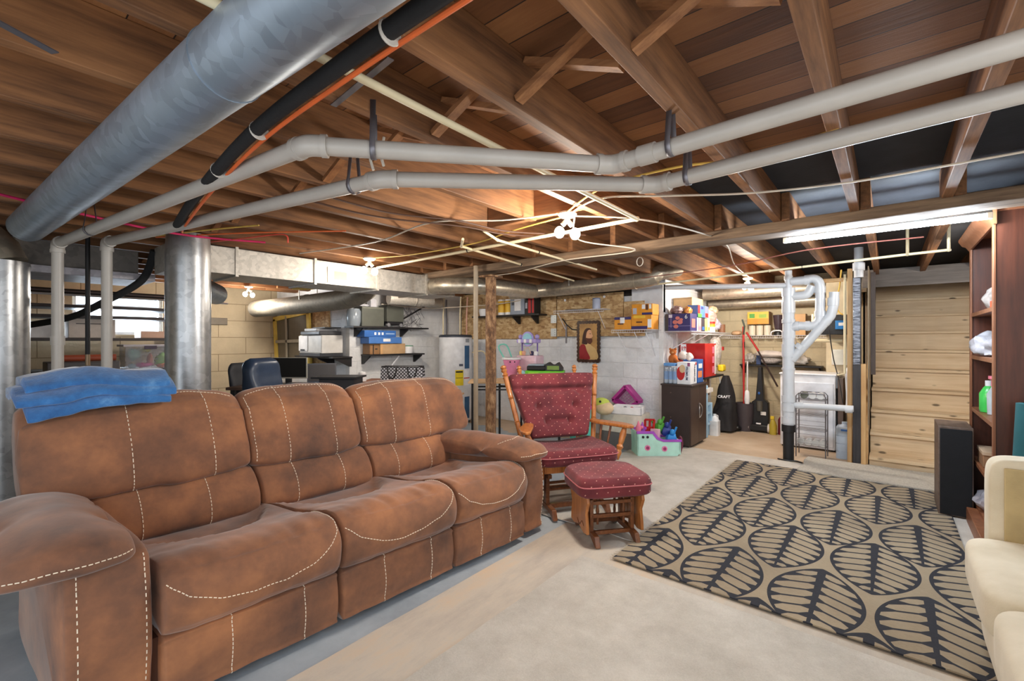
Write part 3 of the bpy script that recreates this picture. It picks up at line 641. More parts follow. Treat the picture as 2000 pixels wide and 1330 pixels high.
# local axes: x = along the sofa (towards the far arm), y = depth (front to back), z up
SPB = math.radians(2.6)
SR = Matrix.Translation(SO) @ Matrix(((math.sin(SPH), -math.cos(SPB), 0, 0), (math.cos(SPH), -math.sin(SPB), 0, 0), (0, 0, 1, 0), (0, 0, 0, 1)))
def SW(x, y, z): return SR @ Vector((x, y, z))
sofa = root('reclining_sofa', 'large brown suede three seat reclining sofa with white stitching, blue blanket on its back', 'sofa', SO)
def prof_at(P, t):
    n = len(P); i = int(math.floor(t)) % n; u = t - math.floor(t)
    return catmull(P[(i - 1) % n], P[i], P[(i + 1) % n], P[(i + 2) % n], u)
class Pillow:
    """closed (depth,height) outline carried along x from x0 to x1, pulled in roundly at both ends"""
    def __init__(s, x0, x1, P, pw=3.2, end=.05, deform=None, wr=.006, seed=0):
        s.x0, s.x1, s.P, s.pw, s.end, s.deform, s.wr, s.seed = x0, x1, P, pw, end, deform, wr, seed
        s.cy = sum(p[0] for p in P) / len(P); s.cz = sum(p[1] for p in P) / len(P)
    def at(s, u, t):
        """u in -1..1 along the length"""
        y, z = prof_at(s.P, t); L = (s.x1 - s.x0) / 2
        k = (max(0, 1 - abs(u) ** s.pw)) ** (1 / s.pw)
        dy, dz = y - s.cy, z - s.cz; d = math.hypot(dy, dz) + 1e-9
        ins = min(s.end * (1 - k), d); kk = (d - ins) / d
        if abs(u) > .985: kk *= max(0, (1 - abs(u)) / .015) ** .5
        y, z = s.cy + dy * kk, s.cz + dz * kk
        x = (s.x0 + s.x1) / 2 + u * L
        if s.deform: x, y, z = s.deform(x, y, z, u, t)
        n = noise.noise(Vector((x * 5 + s.seed * 7, y * 7, z * 7))) + .5 * noise.noise(Vector((x * 15 + s.seed * 3, y * 6, z * 6)))
        # short creases that run in from the ends of each cushion
        c = noise.noise(Vector((x * 3 + s.seed, y * 22 + z * 16, s.seed * 1.3))) * abs(u) ** 3 * .9
        n += c
        return Vector((x, y + n * s.wr, z + n * s.wr))
    def mesh(s, name, mat, parent, nu=56, nt=None):
        nt = nt or len(s.P) * 7
        def fn(a, b):
            u = math.sin((a * 2 - 1) * PI / 2); u = .55 * u + .45 * (a * 2 - 1)
            return SW(*s.at(u, b * len(s.P)))
        return MB().grid(fn, nu, nt, cv=True).build(name, mat, parent, ang=80)
    def stitch(s, pts, parent, k=60, r=.0018, name='stitching'):
        """pts: list of (u,t); sewn as short dashes lying on the surface"""
        pp = []; n = len(pts)
        for i in range(n - 1):
            for j in range(k): pp.append((lerp(pts[i][0], pts[i + 1][0], j / k), lerp(pts[i][1], pts[i + 1][1], j / k)))
        pp.append(pts[-1]); mb = MB()
        c = Vector((0, s.cy, s.cz)); w = []
        for u, t_ in pp:
            q = s.at(u, t_); d = Vector((0, q.y - s.cy, q.z - s.cz)).normalized(); w.append(SW(*(q + d * .0012)))
        acc = 0.0; seg = [w[0]]; on = True; limit = .009
        for i in range(1, len(w)):
            acc += (w[i] - w[i - 1]).length
            if on: seg.append(w[i])
            if acc > (limit if on else .004):
                if on and len(seg) > 1: mb.tube([seg[0], seg[-1]], r, 5)
                on = not on; acc = 0; seg = [w[i]]
        if mb.v: mb.build(name, m_st, parent)
XS = [.335, .985, 1.645, 2.235]
seatP = [(.05, .265), (-.005, .27), (-.04, .33), (-.045, .41), (.0, .485), (.10, .515), (.24, .495), (.44, .455), (.72, .425), (.80, .36), (.70, .28), (.3, .26)]
def seat_def(x, y, z, u, t):
    if 4 < t < 9:
        yb = .70 - .38 * (1 - u * u)
        k = max(0, min(1, (y - yb + .02) / .04)); k = k * k * (3 - 2 * k)
        z -= .036 * k * (1 - u ** 6)
        z -= .012 * (1 - u * u)
        # fine gathers rolling over the front edge
        if y < .25: z += .011 * noise.noise(Vector((x * 24, y * 5, 3.3))) * max(0, (1 - abs(y - .06) / .16))
    if 1.5 < t < 5: y -= .018 * (1 - u * u)
    return x, y, z
def panelP(y0, y1, z0, z1): return [(y0 + .02, z0), (y0, z0 + .03), (y0 - .012, (z0 + z1) / 2), (y0, z1 - .03), (y0 + .02, z1), ((y0 + y1) / 2, z1), (y1, z1), (y1, z0), ((y0 + y1) / 2, z0)]
for i in range(3):
    x0, x1 = XS[i] + .006, XS[i + 1] - .006
    P = Pillow(x0, x1, seatP, 5, .045, seat_def, .005, i); sc = P.mesh('seat_cushion', m_suede, sofa, 64)
    P.stitch([(-.97, 3.6), (-.8, 2.95), (-.5, 2.45), (-.15, 2.22), (.2, 2.25), (.55, 2.6), (.82, 3.15), (.95, 3.7), (.97, 4.2)], sc)
    P.stitch([(.97, 4.2), (.955, 5), (.93, 5.8)], sc)
    F = Pillow(x0, x1, panelP(.0, .5, .035, .262), 9, .02, None, .004, i + 5); fo = F.mesh('footrest_panel', m_suede, sofa, 40)
    for u in (-.33, .52): F.stitch([(u, .2), (u, 1), (u, 2), (u, 3), (u, 4)], fo, 16)
# backs: lumbar roll and head cushion for each seat
def lumP(): return [(.69, .40), (.685, .48), (.73, .56), (.81, .615), (.93, .62), (.98, .50), (.92, .38), (.78, .36)]
def headP(dz=0, lean=0): return [(.785, .60), (.765, .65), (.79, .76), (.855 + lean * .5, .90), (.93 + lean, 1.005 + dz), (1.02 + lean, 1.045 + dz), (1.11 + lean, 1.00 + dz), (1.15, .85), (1.09, .68), (.98, .59), (.86, .585)]
BX = [(.085, .955), (.945, 1.605), (1.595, 2.53)]
for i, (a, b) in enumerate(BX):
    la, lb = (XS[i] + .004 - .02 * (i > 0), XS[i + 1] - .004 - .02 * (i < 2))
    L = Pillow(la - (.05 if i == 0 else 0), lb + (.03 if i == 2 else 0), lumP(), 5, .04, None, .005, 10 + i); lu = L.mesh('lumbar_cushion', m_suede, sofa)
    for u in ((-.45, .4) if i else (-.5, .30)): L.stitch([(u, -.3), (u, 1), (u, 2), (u, 3.0)], lu, 16)
    def hd(x, y, z, u, t, i=i):
        if 3.5 < t < 7: z -= .025 * abs(u) ** 5
        if t < 4: y -= .018 * (1 - u * u)
        if i == 2 and u > .5: z -= .03 * (u - .5)
        return x, y, z
    H = Pillow(a + .004, b - .004, headP([-.01, -.02, -.03][i], [0, -.01, -.05][i]), 4.5, .075, hd, .008, 20 + i); he = H.mesh('back_cushion', m_suede, sofa, 64)
    us = [(-.18, .58), (-.42, .42), (-.50, .12)][i]
    for u in us: H.stitch([(u, 0), (u, 1), (u, 2), (u, 3), (u, 4), (u, 5)], he, 14)
    H.stitch([(-.9, 4.4), (-.5, 4.55), (0, 4.6), (.5, 4.55), (.9, 4.4)], he, 44)
    for u in ((-.93,) if i else ()): H.stitch([(u, .6), (u, 1.5), (u, 2.5), (u, 3.6), (u, 4.3)], he, 14)
# rear frame
fr = MB(); P = Pillow(.12, 2.48, [(.80, .06), (.84, .4), (.95, .88), (1.05, .94), (1.16, .90), (1.14, .5), (1.1, .06), (.95, .04)], 12, .03, None, .004, 30)
P.mesh('back_frame', m_gap, sofa, 60)
MB().box(0, 1, 0, 1, 0, 1)
mb = MB()
for (x0, x1, y0, y1, z0, z1) in [(.30, 2.27, .06, .8, .04, .25)]:
    vs = [SW(x, y, z) for x in (x0, x1) for y in (y0, y1) for z in (z0, z1)]
    mb.add(vs, [(0, 1, 3, 2), (4, 6, 7, 5), (0, 4, 5, 1), (2, 3, 7, 6), (0, 2, 6, 4), (1, 5, 7, 3)])
mb.build('base_frame', m_gap, sofa)
for xx in (.22, 2.3):
    for yy in (.15, .85): MB().cyl(SW(xx, yy, 0), SW(xx, yy, .05), .02, 12).build('foot', m_black, sofa)
# arms: the side body and the fat pad on top of it
for k, (x0, x1) in enumerate([(.0, .325), (2.245, 2.445)]):
    zt = .575 if k == 0 else .52
    B = Pillow(x0 + (.10 if k == 0 else .012), x1 - .004, [(.055, .03), (.02, .1), (.0, .3), (.02, .5), (.06, zt), (.3, zt + .02), (.8, zt), (.96, .5), (.98, .2), (.94, .03), (.45, .025)], 6, .05, None, .005, 40 + k)
    bo = B.mesh('arm_body', m_suede, sofa, 36)
    for u in ((-.72, .82) if k == 0 else (.85,)): B.stitch([(u, .2), (u, 1), (u, 2), (u, 3), (u, 3.8)], bo, 18)
    def ad(x, y, z, u, t, k=k):
        z += .045 * (1 - u * u) * max(0, min(1, (z - (.535 if k == 0 else .48)) / .08))
        z += .002 * noise.noise(Vector((x * 12, y * 9, 1)))
        return x, y, z
    dz = -.045 if k == 0 else -.10
    A = Pillow(x0 - (.06 if k == 0 else .05), x1 + (-.045 if k == 0 else .02), [(.03, .60 + dz), (-.045, .61 + dz), (-.055, .64 + dz), (.0, .675 + dz), (.12, .695 + dz), (.36, .695 + dz), (.62, .685 + dz), (.80, .67 + dz), (.84, .62 + dz), (.78, .575 + dz), (.3, .575 + dz)], 2.1, .10, ad, .006, 50 + k)
    pa = A.mesh('arm_pad', m_suede, sofa, 44)
    A.stitch([(-.93, 2.0), (-.6, 1.75), (0, 1.65), (.6, 1.75), (.93, 2.0)], pa, 40)
    if k: A.stitch([(-.8, 4.3), (-.3, 4.1), (.4, 4.2), (.9, 4.3)], pa, 30)
# ---------------------------------------------------------------- folded blue blanket
t = NT('blue_plush'); _n = t.noise(t.coord(), 7, 6, .7)
t.out(t.ramp(_n, [(.3, srgb(24, 74, 128)), (.55, srgb(48, 110, 172)), (.75, srgb(104, 156, 204))]), .95); t.b.inputs['Sheen Weight'].default_value = .6
t.bump(t.noise(t.coord(), 90, 4), .5, .004); m_blue = t.mat
bl = root('folded_blanket', 'folded blue plush blanket lying on the left end of the sofa back', 'blanket', tuple(SW(.42, .84, 1.02)))
def layer(x0, x1, y0, y1, z0, z1, seed, name):
    P = [(y0 + .01, z0), (y0 - .014, (z0 + z1) / 2), (y0 + .01, z1), (lerp(y0, y1, .3), z1 + .012), (lerp(y0, y1, .6), z1 + .010), (y1 - .01, z1), (y1 + .012, (z0 + z1) / 2), (y1 - .01, z0), (lerp(y0, y1, .5), z0)]
    def df(x, y, z, u, t):
        z += .010 * math.sin(x * 11 + seed) - .03 * max(0, -u - .2)
        if y < .95: z -= (.95 - y) * .40
        return x, y, z
    Pillow(x0, x1, P, 6, .024, df, .012, seed).mesh(name, m_blue, bl, 60, 72)
layer(.11, .61, .84, 1.18, 1.03, 1.08, 3, 'bottom_fold')
layer(.08, .635, .85, 1.20, 1.073, 1.117, 4, 'middle_fold')
layer(.11, .615, .88, 1.18, 1.111, 1.153, 5, 'top_fold')
# ================================================================ glider chair and ottoman
m_oak = wood('honey_oak', (132, 72, 30), (206, 134, 70), 'z', .38, 1.4, coat=.3)
m_oakd = wood('dark_oak_base', (84, 46, 24), (140, 84, 46), 'y', .4, 1.4, coat=.3)
t = NT('burgundy_dotted_fabric'); _v = t.coord()
n1 = t.noise(_v, 6, 5, .6)
base = t.ramp(n1, [(.3, srgb(88, 30, 38)), (.7, srgb(128, 50, 56))])
o_ = t.xyz(); vv = t.m('DIVIDE', t.m('ADD', o_[1], o_[2]), .042); rw = t.m('FLOOR', vv)
uu = t.m('FRACT', t.m('ADD', t.m('DIVIDE', o_[0], .072), t.m('MULTIPLY', rw, .5)))
d2 = t.m('SQRT', t.m('ADD', t.m('POWER', t.m('MULTIPLY', t.m('SUBTRACT', uu, .5), .072), 2.0), t.m('POWER', t.m('MULTIPLY', t.m('SUBTRACT', t.m('FRACT', vv), .5), .042), 2.0)))
dot = t.m('LESS_THAN', d2, .0038)
t.out(t.mix(dot, base, srgb(206, 150, 134)), .9); t.b.inputs['Sheen Weight'].default_value = .12
t.bump(t.noise(_v, 200, 2), .25, .002); m_burg = t.mat
m_pipe = M('burgundy_piping', (178, 100, 104), .8)
def fin(h=1.0):
    """turned post outline along its length, radius list with rings and finial"""
    return [(.017, 0), (.02, .02), (.021, .30), (.024, .33), (.019, .335), (.024, .345), (.019, .352), (.021, .40), (.019, .60), (.024, .605), (.018, .61), (.024, .62), (.020, .63), (.022, .84), (.025, .86), (.017, .87), (.025, .885), (.020, .90), (.016, .915), (.024, .93), (.026, .945), (.015, .955), (.026, .968), (.024, .985), (.010, 1.0)]
def post(mb, p0, p1, k=1.0, prof=None, n=16):
    p0, p1 = Vector(p0), Vector(p1); L = (p1 - p0).length
    mb.lathe([(r * k, z * L) for r, z in (prof or fin())], p0, p1 - p0, n); return mb
GC = (-1.73, 2.89, .012); GR = math.radians(57)
gl = root('glider_chair', 'oak glider rocking chair with burgundy dotted tufted cushions beside the sofa', 'chair', GC, GR)
def tuft_pad(w0, w1, y0, z0, y1, z1, th, rows, name, par, nu=60, nv=64, bow=.02, roll=None):
    """cushion standing or lying: width w0 at the low end to w1 at the high end; buttons pull it in"""
    A0, A1 = Vector((0, y0, z0)), Vector((0, y1, z1)); up = (A1 - A0); L = up.length; up.normalize()
    nrm = Vector((0, -up.z, up.y))
    def fn(a, b):
        ang = b * 2 * PI; c, s = math.cos(ang), math.sin(ang)
        su = math.copysign(abs(c) ** .5, c); sv = math.copysign(abs(s) ** .45, s)
        v = (1 - math.cos(a * PI)) / 2; k = max(0, 1 - abs(2 * v - 1) ** 7) ** (1 / 7)
        w = lerp(w0, w1, v) / 2; x = su * w * (.86 + .14 * k); t_ = sv * th / 2 * k
        if sv > 0:
            q = 0
            for (bx, bv) in rows:
                dx, dv_ = x - bx, (v - bv) * L
                d = math.hypot(dx, dv_); q += .045 * math.exp(-(d / .030) ** 2)
                q += .020 * math.exp(-(dx / .011) ** 2) * math.exp(-(dv_ / .09) ** 2)
            if roll is not None: q += .050 * math.exp(-(((v - roll - .02 * (x / w) ** 2) * L) / .022) ** 2) * (1 if abs(x) < w * .8 else .5)
            t_ = max(.006, t_ - q)
        p = A0 + up * (v * L) + nrm * t_ + Vector((x, 0, 0))
        p += Vector((0, bow * (x / (w + 1e-6)) ** 2 * -1, 0))
        n_ = noise.noise(p * 9) * .004
        return p + nrm * n_
    return MB().grid(fn, nu, nv, cv=True).build(name, m_burg, par, ang=80, local=True)
rows = [(x, .70) for x in (-.22, -.11, 0, .11, .22)] + [(x, .47) for x in (-.165, -.055, .055, .165)] + [(x, .24) for x in (-.10, .0, .10)]
tuft_pad(.50, .78, .42, .50, .60, 1.0, .13, rows, 'back_cushion', gl, 90, 96, roll=.74)
# seat cushion
def seat_pad(x0, x1, y0, y1, z0, z1, par, name='seat_cushion', dip=.02, deep=.5):
    def fn(a, b):
        ang = b * 2 * PI; c, s = math.cos(ang), math.sin(ang); e = .28
        X_ = (x0 + x1) / 2 + (x1 - x0) / 2 * math.copysign(abs(c) ** e, c); Y_ = (y0 + y1) / 2 + (y1 - y0) / 2 * math.copysign(abs(s) ** e, s)
        if a < .5: q = a / .5; r = q ** .6; z = z0
        else: q = (1 - a) / .5; r = q ** .6; z = z1
        k = min(1, (1 - r) / .12); k = 1 - (1 - k) ** 2
        r_ = .93 + .07 * (1 if .38 < a < .62 else 0)
        cx_, cy_ = (x0 + x1) / 2, (y0 + y1) / 2
        X_ = cx_ + (X_ - cx_) * r; Y_ = cy_ + (Y_ - cy_) * r
        zm = (z0 + z1) / 2
        z = zm - .012 + (z - zm) * (.35 + .65 * k) if a >= .5 else zm - .012 + (z - zm) * (.6 + .4 * k)
        if a >= .5: z -= dip * max(0, 1 - ((X_ - cx_) / ((x1 - x0) * .4)) ** 2) * max(0, min(1, (Y_ - y0 - .08) / .12))
        return (X_, Y_, z + .003 * noise.noise(Vector((X_ * 9, Y_ * 9, z * 5))))
    o = MB().grid(fn, 46, 64, cv=True).build(name, m_burg, par, ang=75, local=True)
    zz_ = (z0 + z1) / 2 - .012; e = .28; pts = []
    for k in range(48):
        a = 2 * PI * k / 48; c, s = math.cos(a), math.sin(a)
        pts.append(((x0 + x1) / 2 + (x1 - x0) / 2 * 1.0 * math.copysign(abs(c) ** e, c), (y0 + y1) / 2 + (y1 - y0) / 2 * math.copysign(abs(s) ** e, s), zz_ + .01))
    MB().tube(pts, .004, 6, close=True).build('piping', m_pipe, o, local=True)
    return o
seat_pad(-.33, .33, -.02, .50, .385, .50, gl, dip=.03)
MB().box(-.28, .28, .02, .50, .325, .385).build('seat_frame', m_oak, gl, local=True, bev=.006)
for s in (-1, 1):
    mb = MB(); post(mb, (s * .30, .40, .40), (s * .425, .60, 1.08)); mb.build('back_post', m_oak, gl, local=True)
    mb = MB(); post(mb, (s * .20, .47, .40), (s * .26, .68, 1.07), .8); mb.build('inner_back_post', m_oak, gl, local=True)
    # arm: a curved paddle
    pts = [(.285, .44), (.33, .44), (.40, .34), (.475, .22), (.50, .12), (.48, .06), (.43, .07), (.375, .17), (.32, .27), (.28, .36)]
    kx = 1 if s > 0 else .86
    MB().prism([(s * x * kx, y) for x, y in pts], (0, 0, .605), (1, 0, 0), (0, 1, 0), (0, 0, 1), .024).build('armrest', m_oak, gl, local=True, bev=.006)
    mb = MB(); post(mb, (s * .36 * kx, .12, .36), (s * .44 * kx, .13, .607), 1.0, [(.016, 0), (.020, .1), (.026, .22), (.018, .30), (.028, .40), (.017, .47), (.022, .55), (.026, .78), (.016, 1)]); mb.build('arm_post', m_oak, gl, local=True)
    mb = MB(); mb.cyl((s * .33 * kx, .24, .37), (s * .385 * kx, .25, .607), .009, 10).cyl((s * .31 * kx, .32, .37), (s * .345 * kx, .33, .607), .009, 10); mb.build('arm_spindles', m_oakd, gl, local=True)
    # hanging side board, uprights, runner
    side = [(.04, .37), (.50, .37), (.52, .30), (.48, .22), (.50, .14), (.46, .09), (.30, .12), (.12, .09), (.06, .13), (.08, .22), (.04, .30)]
    MB().prism(side, (s * .285 - .01, 0, 0), (0, 1, 0), (0, 0, 1), (1, 0, 0), .02).build('side_board', m_oak, gl, local=True, bev=.004)
    run = [(-.03, 0), (-.01, .0), (.06, .035), (.30, .045), (.54, .035), (.61, 0), (.63, 0), (.60, .07), (.30, .085), (0, .07)]
    MB().prism(run, (s * .215 - .018, 0, 0), (0, 1, 0), (0, 0, 1), (1, 0, 0), .036).build('runner', m_oakd, gl, local=True, bev=.005)
    mb = MB()
    for y in (.12, .42): mb.box(s * .215 - .014, s * .215 + .014, y, y + .05, .06, .29)
    mb.box(s * .215 - .016, s * .215 + .016, .08, .50, .27, .30); mb.build('upright_frame', m_oakd, gl, local=True, bev=.003)
mb = MB()
for y, z in ((.10, .045), (.48, .045)): mb.box(-.2, .2, y, y + .03, z, z + .035)
mb.build('base_stretcher', m_oakd, gl, local=True, bev=.003)
mb = MB()
for y, z in ((.13, .17), (.13, .22), (.45, .2)): mb.cyl((-.2, y + .02, z), (.2, y + .02, z), .011, 10)
mb.build('cross_rods', m_oakd, gl, local=True)
# ottoman
OC = (-1.45, 2.74, .010); OR = math.radians(51)
ot = root('glider_ottoman', 'small oak glider footstool with burgundy dotted cushion in front of the glider chair', 'ottoman', OC, OR)
seat_pad(-.25, .25, -.20, .20, .315, .440, ot, 'cushion', dip=-.012)
MB().box(-.19, .19, -.15, .15, .30, .325).build('seat_frame', m_oakd, ot, local=True, bev=.004)
for s in (-1, 1):
    side = [(-.15, .315), (.15, .315), (.165, .27), (.13, .20), (.145, .12), (.15, .07), (.09, .06), (.0, .085), (-.09, .06), (-.15, .07), (-.145, .12), (-.13, .20), (-.165, .27)]
    sb = MB().prism(side, (s * .185 - .01, 0, 0), (0, 1, 0), (0, 0, 1), (1, 0, 0), .02).build('side_board', m_oak, ot, local=True, bev=.004)
    if s < 0: MB().tube([(-.1965, -.10, .11), (-.1965, -.07, .13), (-.1965, -.05, .115), (-.1965, -.02, .09), (-.1965, .02, .12)], .0018, 5, smooth=5).build('carved_scroll', m_oakd, sb, local=True)
    run = [(-.20, 0), (-.17, 0), (-.10, .035), (.10, .035), (.17, 0), (.20, 0), (.17, .065), (0, .075), (-.17, .065)]
    MB().prism(run, (s * .135 - .016, 0, 0), (0, 1, 0), (0, 0, 1), (1, 0, 0), .032).build('runner', m_oakd, ot, local=True, bev=.004)
    mb = MB()
    for y in (-.10, .06): mb.box(s * .14 - .012, s * .14 + .012, y, y + .04, .06, .27)
    mb.build('upright_frame', m_oakd, ot, local=True, bev=.003)
    mb = MB()
    for y in (-.07, .07): post(mb, (s * .09, y, .10), (s * .09, y, .27), .5, [(.014, 0), (.02, .2), (.014, .35), (.024, .5), (.014, .7), (.02, .85), (.012, 1)])
    mb.build('turned_spindles', m_oakd, ot, local=True)
mb = MB()
for y, z in ((-.105, .045), (.09, .045), (-.10, .15), (-.10, .235), (.1, .2)): mb.box(-.14, .14, y, y + .022, z, z + .024)
mb.build('cross_rails', m_oakd, ot, local=True, bev=.003)
# ================================================================ beige loveseat at the right edge
t = NT('cream_upholstery'); t.out(t.ramp(t.noise(t.coord(), 5, 5), [(.3, srgb(200, 188, 162)), (.7, srgb(222, 212, 190))]), .9); t.b.inputs['Sheen Weight'].default_value = .2
t.bump(t.noise(t.coord(), 170, 3), .3, .002); m_cream = t.mat
m_creamd = M('olive_beige_panel', (186, 166, 122), .9, bump=.2, bscale=150)
lv = root('loveseat', 'cream upholstered loveseat cut off by the right edge of the photo', 'sofa', (.72, 1.9, 0))
def sbox(x0, x1, y0, y1, z0, z1, r, name, mat, par, e=.22, seed=0, puff=.0):
    """softly rounded upholstered block"""
    def fn(a, b):
        th = a * PI; ph = b * 2 * PI; sg = lambda v, p: math.copysign(abs(v) ** p, v)
        X_ = sg(math.sin(th), e) * sg(math.cos(ph), e); Y_ = sg(math.sin(th), e) * sg(math.sin(ph), e); Z_ = sg(math.cos(th), e)
        k = 1 + puff * (1 - max(abs(X_), abs(Y_)) ** 4)
        return ((x0 + x1) / 2 + X_ * (x1 - x0) / 2, (y0 + y1) / 2 + Y_ * (y1 - y0) / 2, (z0 + z1) / 2 + Z_ * (z1 - z0) / 2 * k + .003 * noise.noise(Vector((X_ * 2 + seed, Y_ * 2, Z_ * 2))))
    return MB().grid(fn, 40, 48, cv=True).build(name, mat, par, ang=80)
sbox(.30, 1.0, .78, 2.86, .06, .34, .03, 'seat_base', m_cream, lv, .12)
sbox(.245, .92, 2.13, 2.80, .29, .475, .05, 'seat_cushion', m_cream, lv, .3, 1)
sbox(.245, .92, 1.45, 2.125, .29, .475, .05, 'seat_cushion', m_cream, lv, .3, 2)
sbox(.245, .92, .80, 1.445, .29, .475, .05, 'seat_cushion', m_cream, lv, .3, 3)
sbox(.33, 1.0, 2.79, 2.93, .06, .80, .04, 'arm', m_cream, lv, .16)
MB().box(.375, .97, 2.782, 2.792, .40, .765).build('arm_inner_panel', m_creamd, lv, bev=.004)
sbox(.33, 1.0, .66, .79, .06, .80, .04, 'arm', m_cream, lv, .16)
sbox(.80, 1.03, .70, 2.9, .08, .98, .05, 'backrest', m_cream, lv, .2)
# ================================================================ bookcase and what it holds
m_mah = wood('red_brown_bookcase', (54, 26, 16), (100, 52, 33), 'z', .45, .8)
m_mahe = wood('bookcase_edge', (112, 66, 42), (150, 98, 66), 'z', .45, .8)
BXF, BXB, BY0, BY1 = .49, .80, 3.89, 4.91
bc = root('bookcase', 'tall reddish brown open bookcase with crown moulding on the right side', 'bookcase', (.65, 4.4, 0))
MB().box(BXF, BXB, BY0, BY0 + .03, .0, 2.06).build('side_panel', m_mah, bc)
MB().box(BXF, BXB, BY1 - .03, BY1, .0, 2.06).build('side_panel', m_mah, bc)
MB().box(BXB - .012, BXB, BY0, BY1, .05, 2.06).build('back_panel', m_mah, bc)
for y in (BY0 - .004, BY1 - .046): MB().box(BXF - .012, BXF, y, y + .05, .0, 2.02).build('front_stile', m_mahe, bc, bev=.002)
SHZ = [.13, .43, .80, 1.19, 1.505]
for z in SHZ: MB().box(BXF - .006, BXB - .012, BY0 + .03, BY1 - .03, z - .028, z).build('shelf', m_mahe, bc, bev=.002)
MB().box(BXF - .06, BXB, BY0 - .02, 4.585, 0, .11).build('plinth', m_mahe, bc, bev=.004)
MB().prism([(0, 0), (-.012, 0), (-.03, .03), (-.05, .04), (-.07, .075), (-.07, .09), (0, .09)], (BXF, BY0 - .03, 1.985), (1, 0, 0), (0, 0, 1), (0, 1, 0), BY1 - BY0 + .06).build('crown_moulding', m_mahe, bc)
MB().box(BXF - .02, BXB, BY0 - .01, BY1 + .01, 2.06, 2.075).build('top_board', m_mahe, bc)
m_wrap = NT('clear_crinkled_wrap'); m_wrap.out((.82, .83, .86), .12); m_wrap.b.inputs['Transmission Weight'].default_value = .55; m_wrap.b.inputs['Alpha'].default_value = .75; m_wrap = m_wrap.mat
def blob(name, label, cat, c, r, mat, jit=.25, group=None, nu=26, nv=18, par=None, flat=True):
    c = Vector(c); mb = MB()
    mb.ball(c, r, nu, nv, jit=0)
    q = []
    for v in mb.v:
        d = (Vector(v) - c); k = 1 + jit * noise.noise(d * (2.2 / max(r)) * 1.6 + c * 5) + jit * .4 * noise.noise(d * (8 / max(r)) * .6)
        p = c + d * k
        if flat and p.z < c.z - r[2] * .8: p.z = c.z - r[2] * .8
        q.append(tuple(p))
    mb.v = q
    return mb.build(name, mat, par, label=label, cat=cat, group=group, ang=50)
blob('plastic_bag', 'crumpled grey and clear plastic bag on the bottom of the bookcase', 'bag', (.58, 4.5, .19), (.10, .2, .08), M('silvery_plastic', (196, 194, 206), .25, .3), .5)
blob('shopping_bag', 'white crumpled bag with grey print lying on the middle bookcase shelf', 'bag', (.555, 4.55, 1.265), (.11, .20, .085), M('white_plastic_bag', (176, 176, 184), .4, var=.3, scale=20), .35)
blob('shopping_bag', 'white and red wrapped package on the upper bookcase shelf', 'bag', (.60, 4.5, 1.585), (.09, .14, .09), M('white_print_bag', (180, 174, 170), .35, var=.35, scale=14), .35)
MB().box(.52, .76, 4.12, 4.35, 1.515, 1.56).build('booklet', M('orange_red_cover', (216, 96, 60), .5), label='red booklet edge sticking out on the upper bookcase shelf', cat='book')
r_ = root('detergent_bottle', 'bright green plastic bottle standing on the bookcase shelf', 'bottle', (.54, 4.55, .80))
MB().lathe([(.001, 0), (.045, .002), (.05, .02), (.05, .13), (.03, .17), (.018, .185)], (.54, 4.55, .801), n=20).build('bottle', M('green_plastic', (64, 190, 84), .3), r_)
MB().lathe([(.02, .183), (.02, .22), (.001, .222)], (.54, 4.55, .801), n=16).build('cap', M('pale_cap', (226, 226, 230), .3), r_)
r_ = root('spray_bottle', 'clear bottle with pink trigger beside the green bottle on the bookcase', 'bottle', (.55, 4.42, .80))
MB().lathe([(.001, 0), (.035, .002), (.038, .14), (.014, .19)], (.55, 4.42, .801), n=18).build('bottle', M('clear_bottle', (200, 206, 216), .15, alpha=.7), r_)
MB().lathe([(.016, .188), (.016, .23), (.03, .24), (.03, .26), (.001, .262)], (.55, 4.42, .801), n=14).build('trigger_head', M('pink_cap', (220, 120, 140), .4), r_)
MB().box(.51, .545, 4.66, 4.74, .801, .84).build('small_packet', M('blue_packet', (60, 100, 180), .5), label='small blue packet at the front edge of the bookcase shelf', cat='packet', bev=.004)
r_ = root('wicker_box', 'small brown box sitting low in the bookcase, just above the loveseat arm', 'box', (.61, 4.58, .43))
MB().box(.50, .72, 4.45, 4.71, .431, .52).build('box_body', M('brown_card', (150, 112, 82), .8), r_, bev=.004)
MB().box(.497, .725, 4.445, 4.715, .515, .54).build('lid', M('light_card', (196, 168, 140), .8), r_, bev=.003)
MB().box(.66, .775, 4.06, 4.18, 1.507, 1.86).build('clear_container', M('frosted_plastic', (176, 188, 206), .3, alpha=.85), label='tall frosted plastic container at the back of the top bookcase shelf', cat='container', bev=.02)
blob('tissue_pack', 'crumpled white plastic and paper lying on top of the bookcase', 'packaging', (.62, 4.1, 2.125), (.16, .2, .05), M('bright_plastic', (226, 232, 238), .3), .3)
MB().lathe([(.001, 0), (.07, 0), (.07, .95), (.05, .955), (.05, .94), (.03, .94), (.03, .955), (.001, .955)], (.575, 3.72, 0), (.045, .03, 1), 24).build('rolled_mat', M('dark_teal_foam', (24, 84, 92), .8), label='dark teal rolled mat leaning on the side of the bookcase', cat='mat')
# tower speaker
sp = root('tower_speaker', 'tall black tower speaker standing at the end of the bookcase', 'speaker', (.38, 4.79, 0))
MB().box(.285, .47, 4.60, 4.98, .021, .67).build('cabinet', wood('walnut_vinyl', (74, 60, 52), (120, 100, 88), 'y', .5), sp, bev=.003)
MB().box(.293, .462, 4.588, 4.601, .03, .655).build('grille', M('black_grille_cloth', (18, 19, 23), .95, bump=.3, bscale=220), sp, bev=.004)
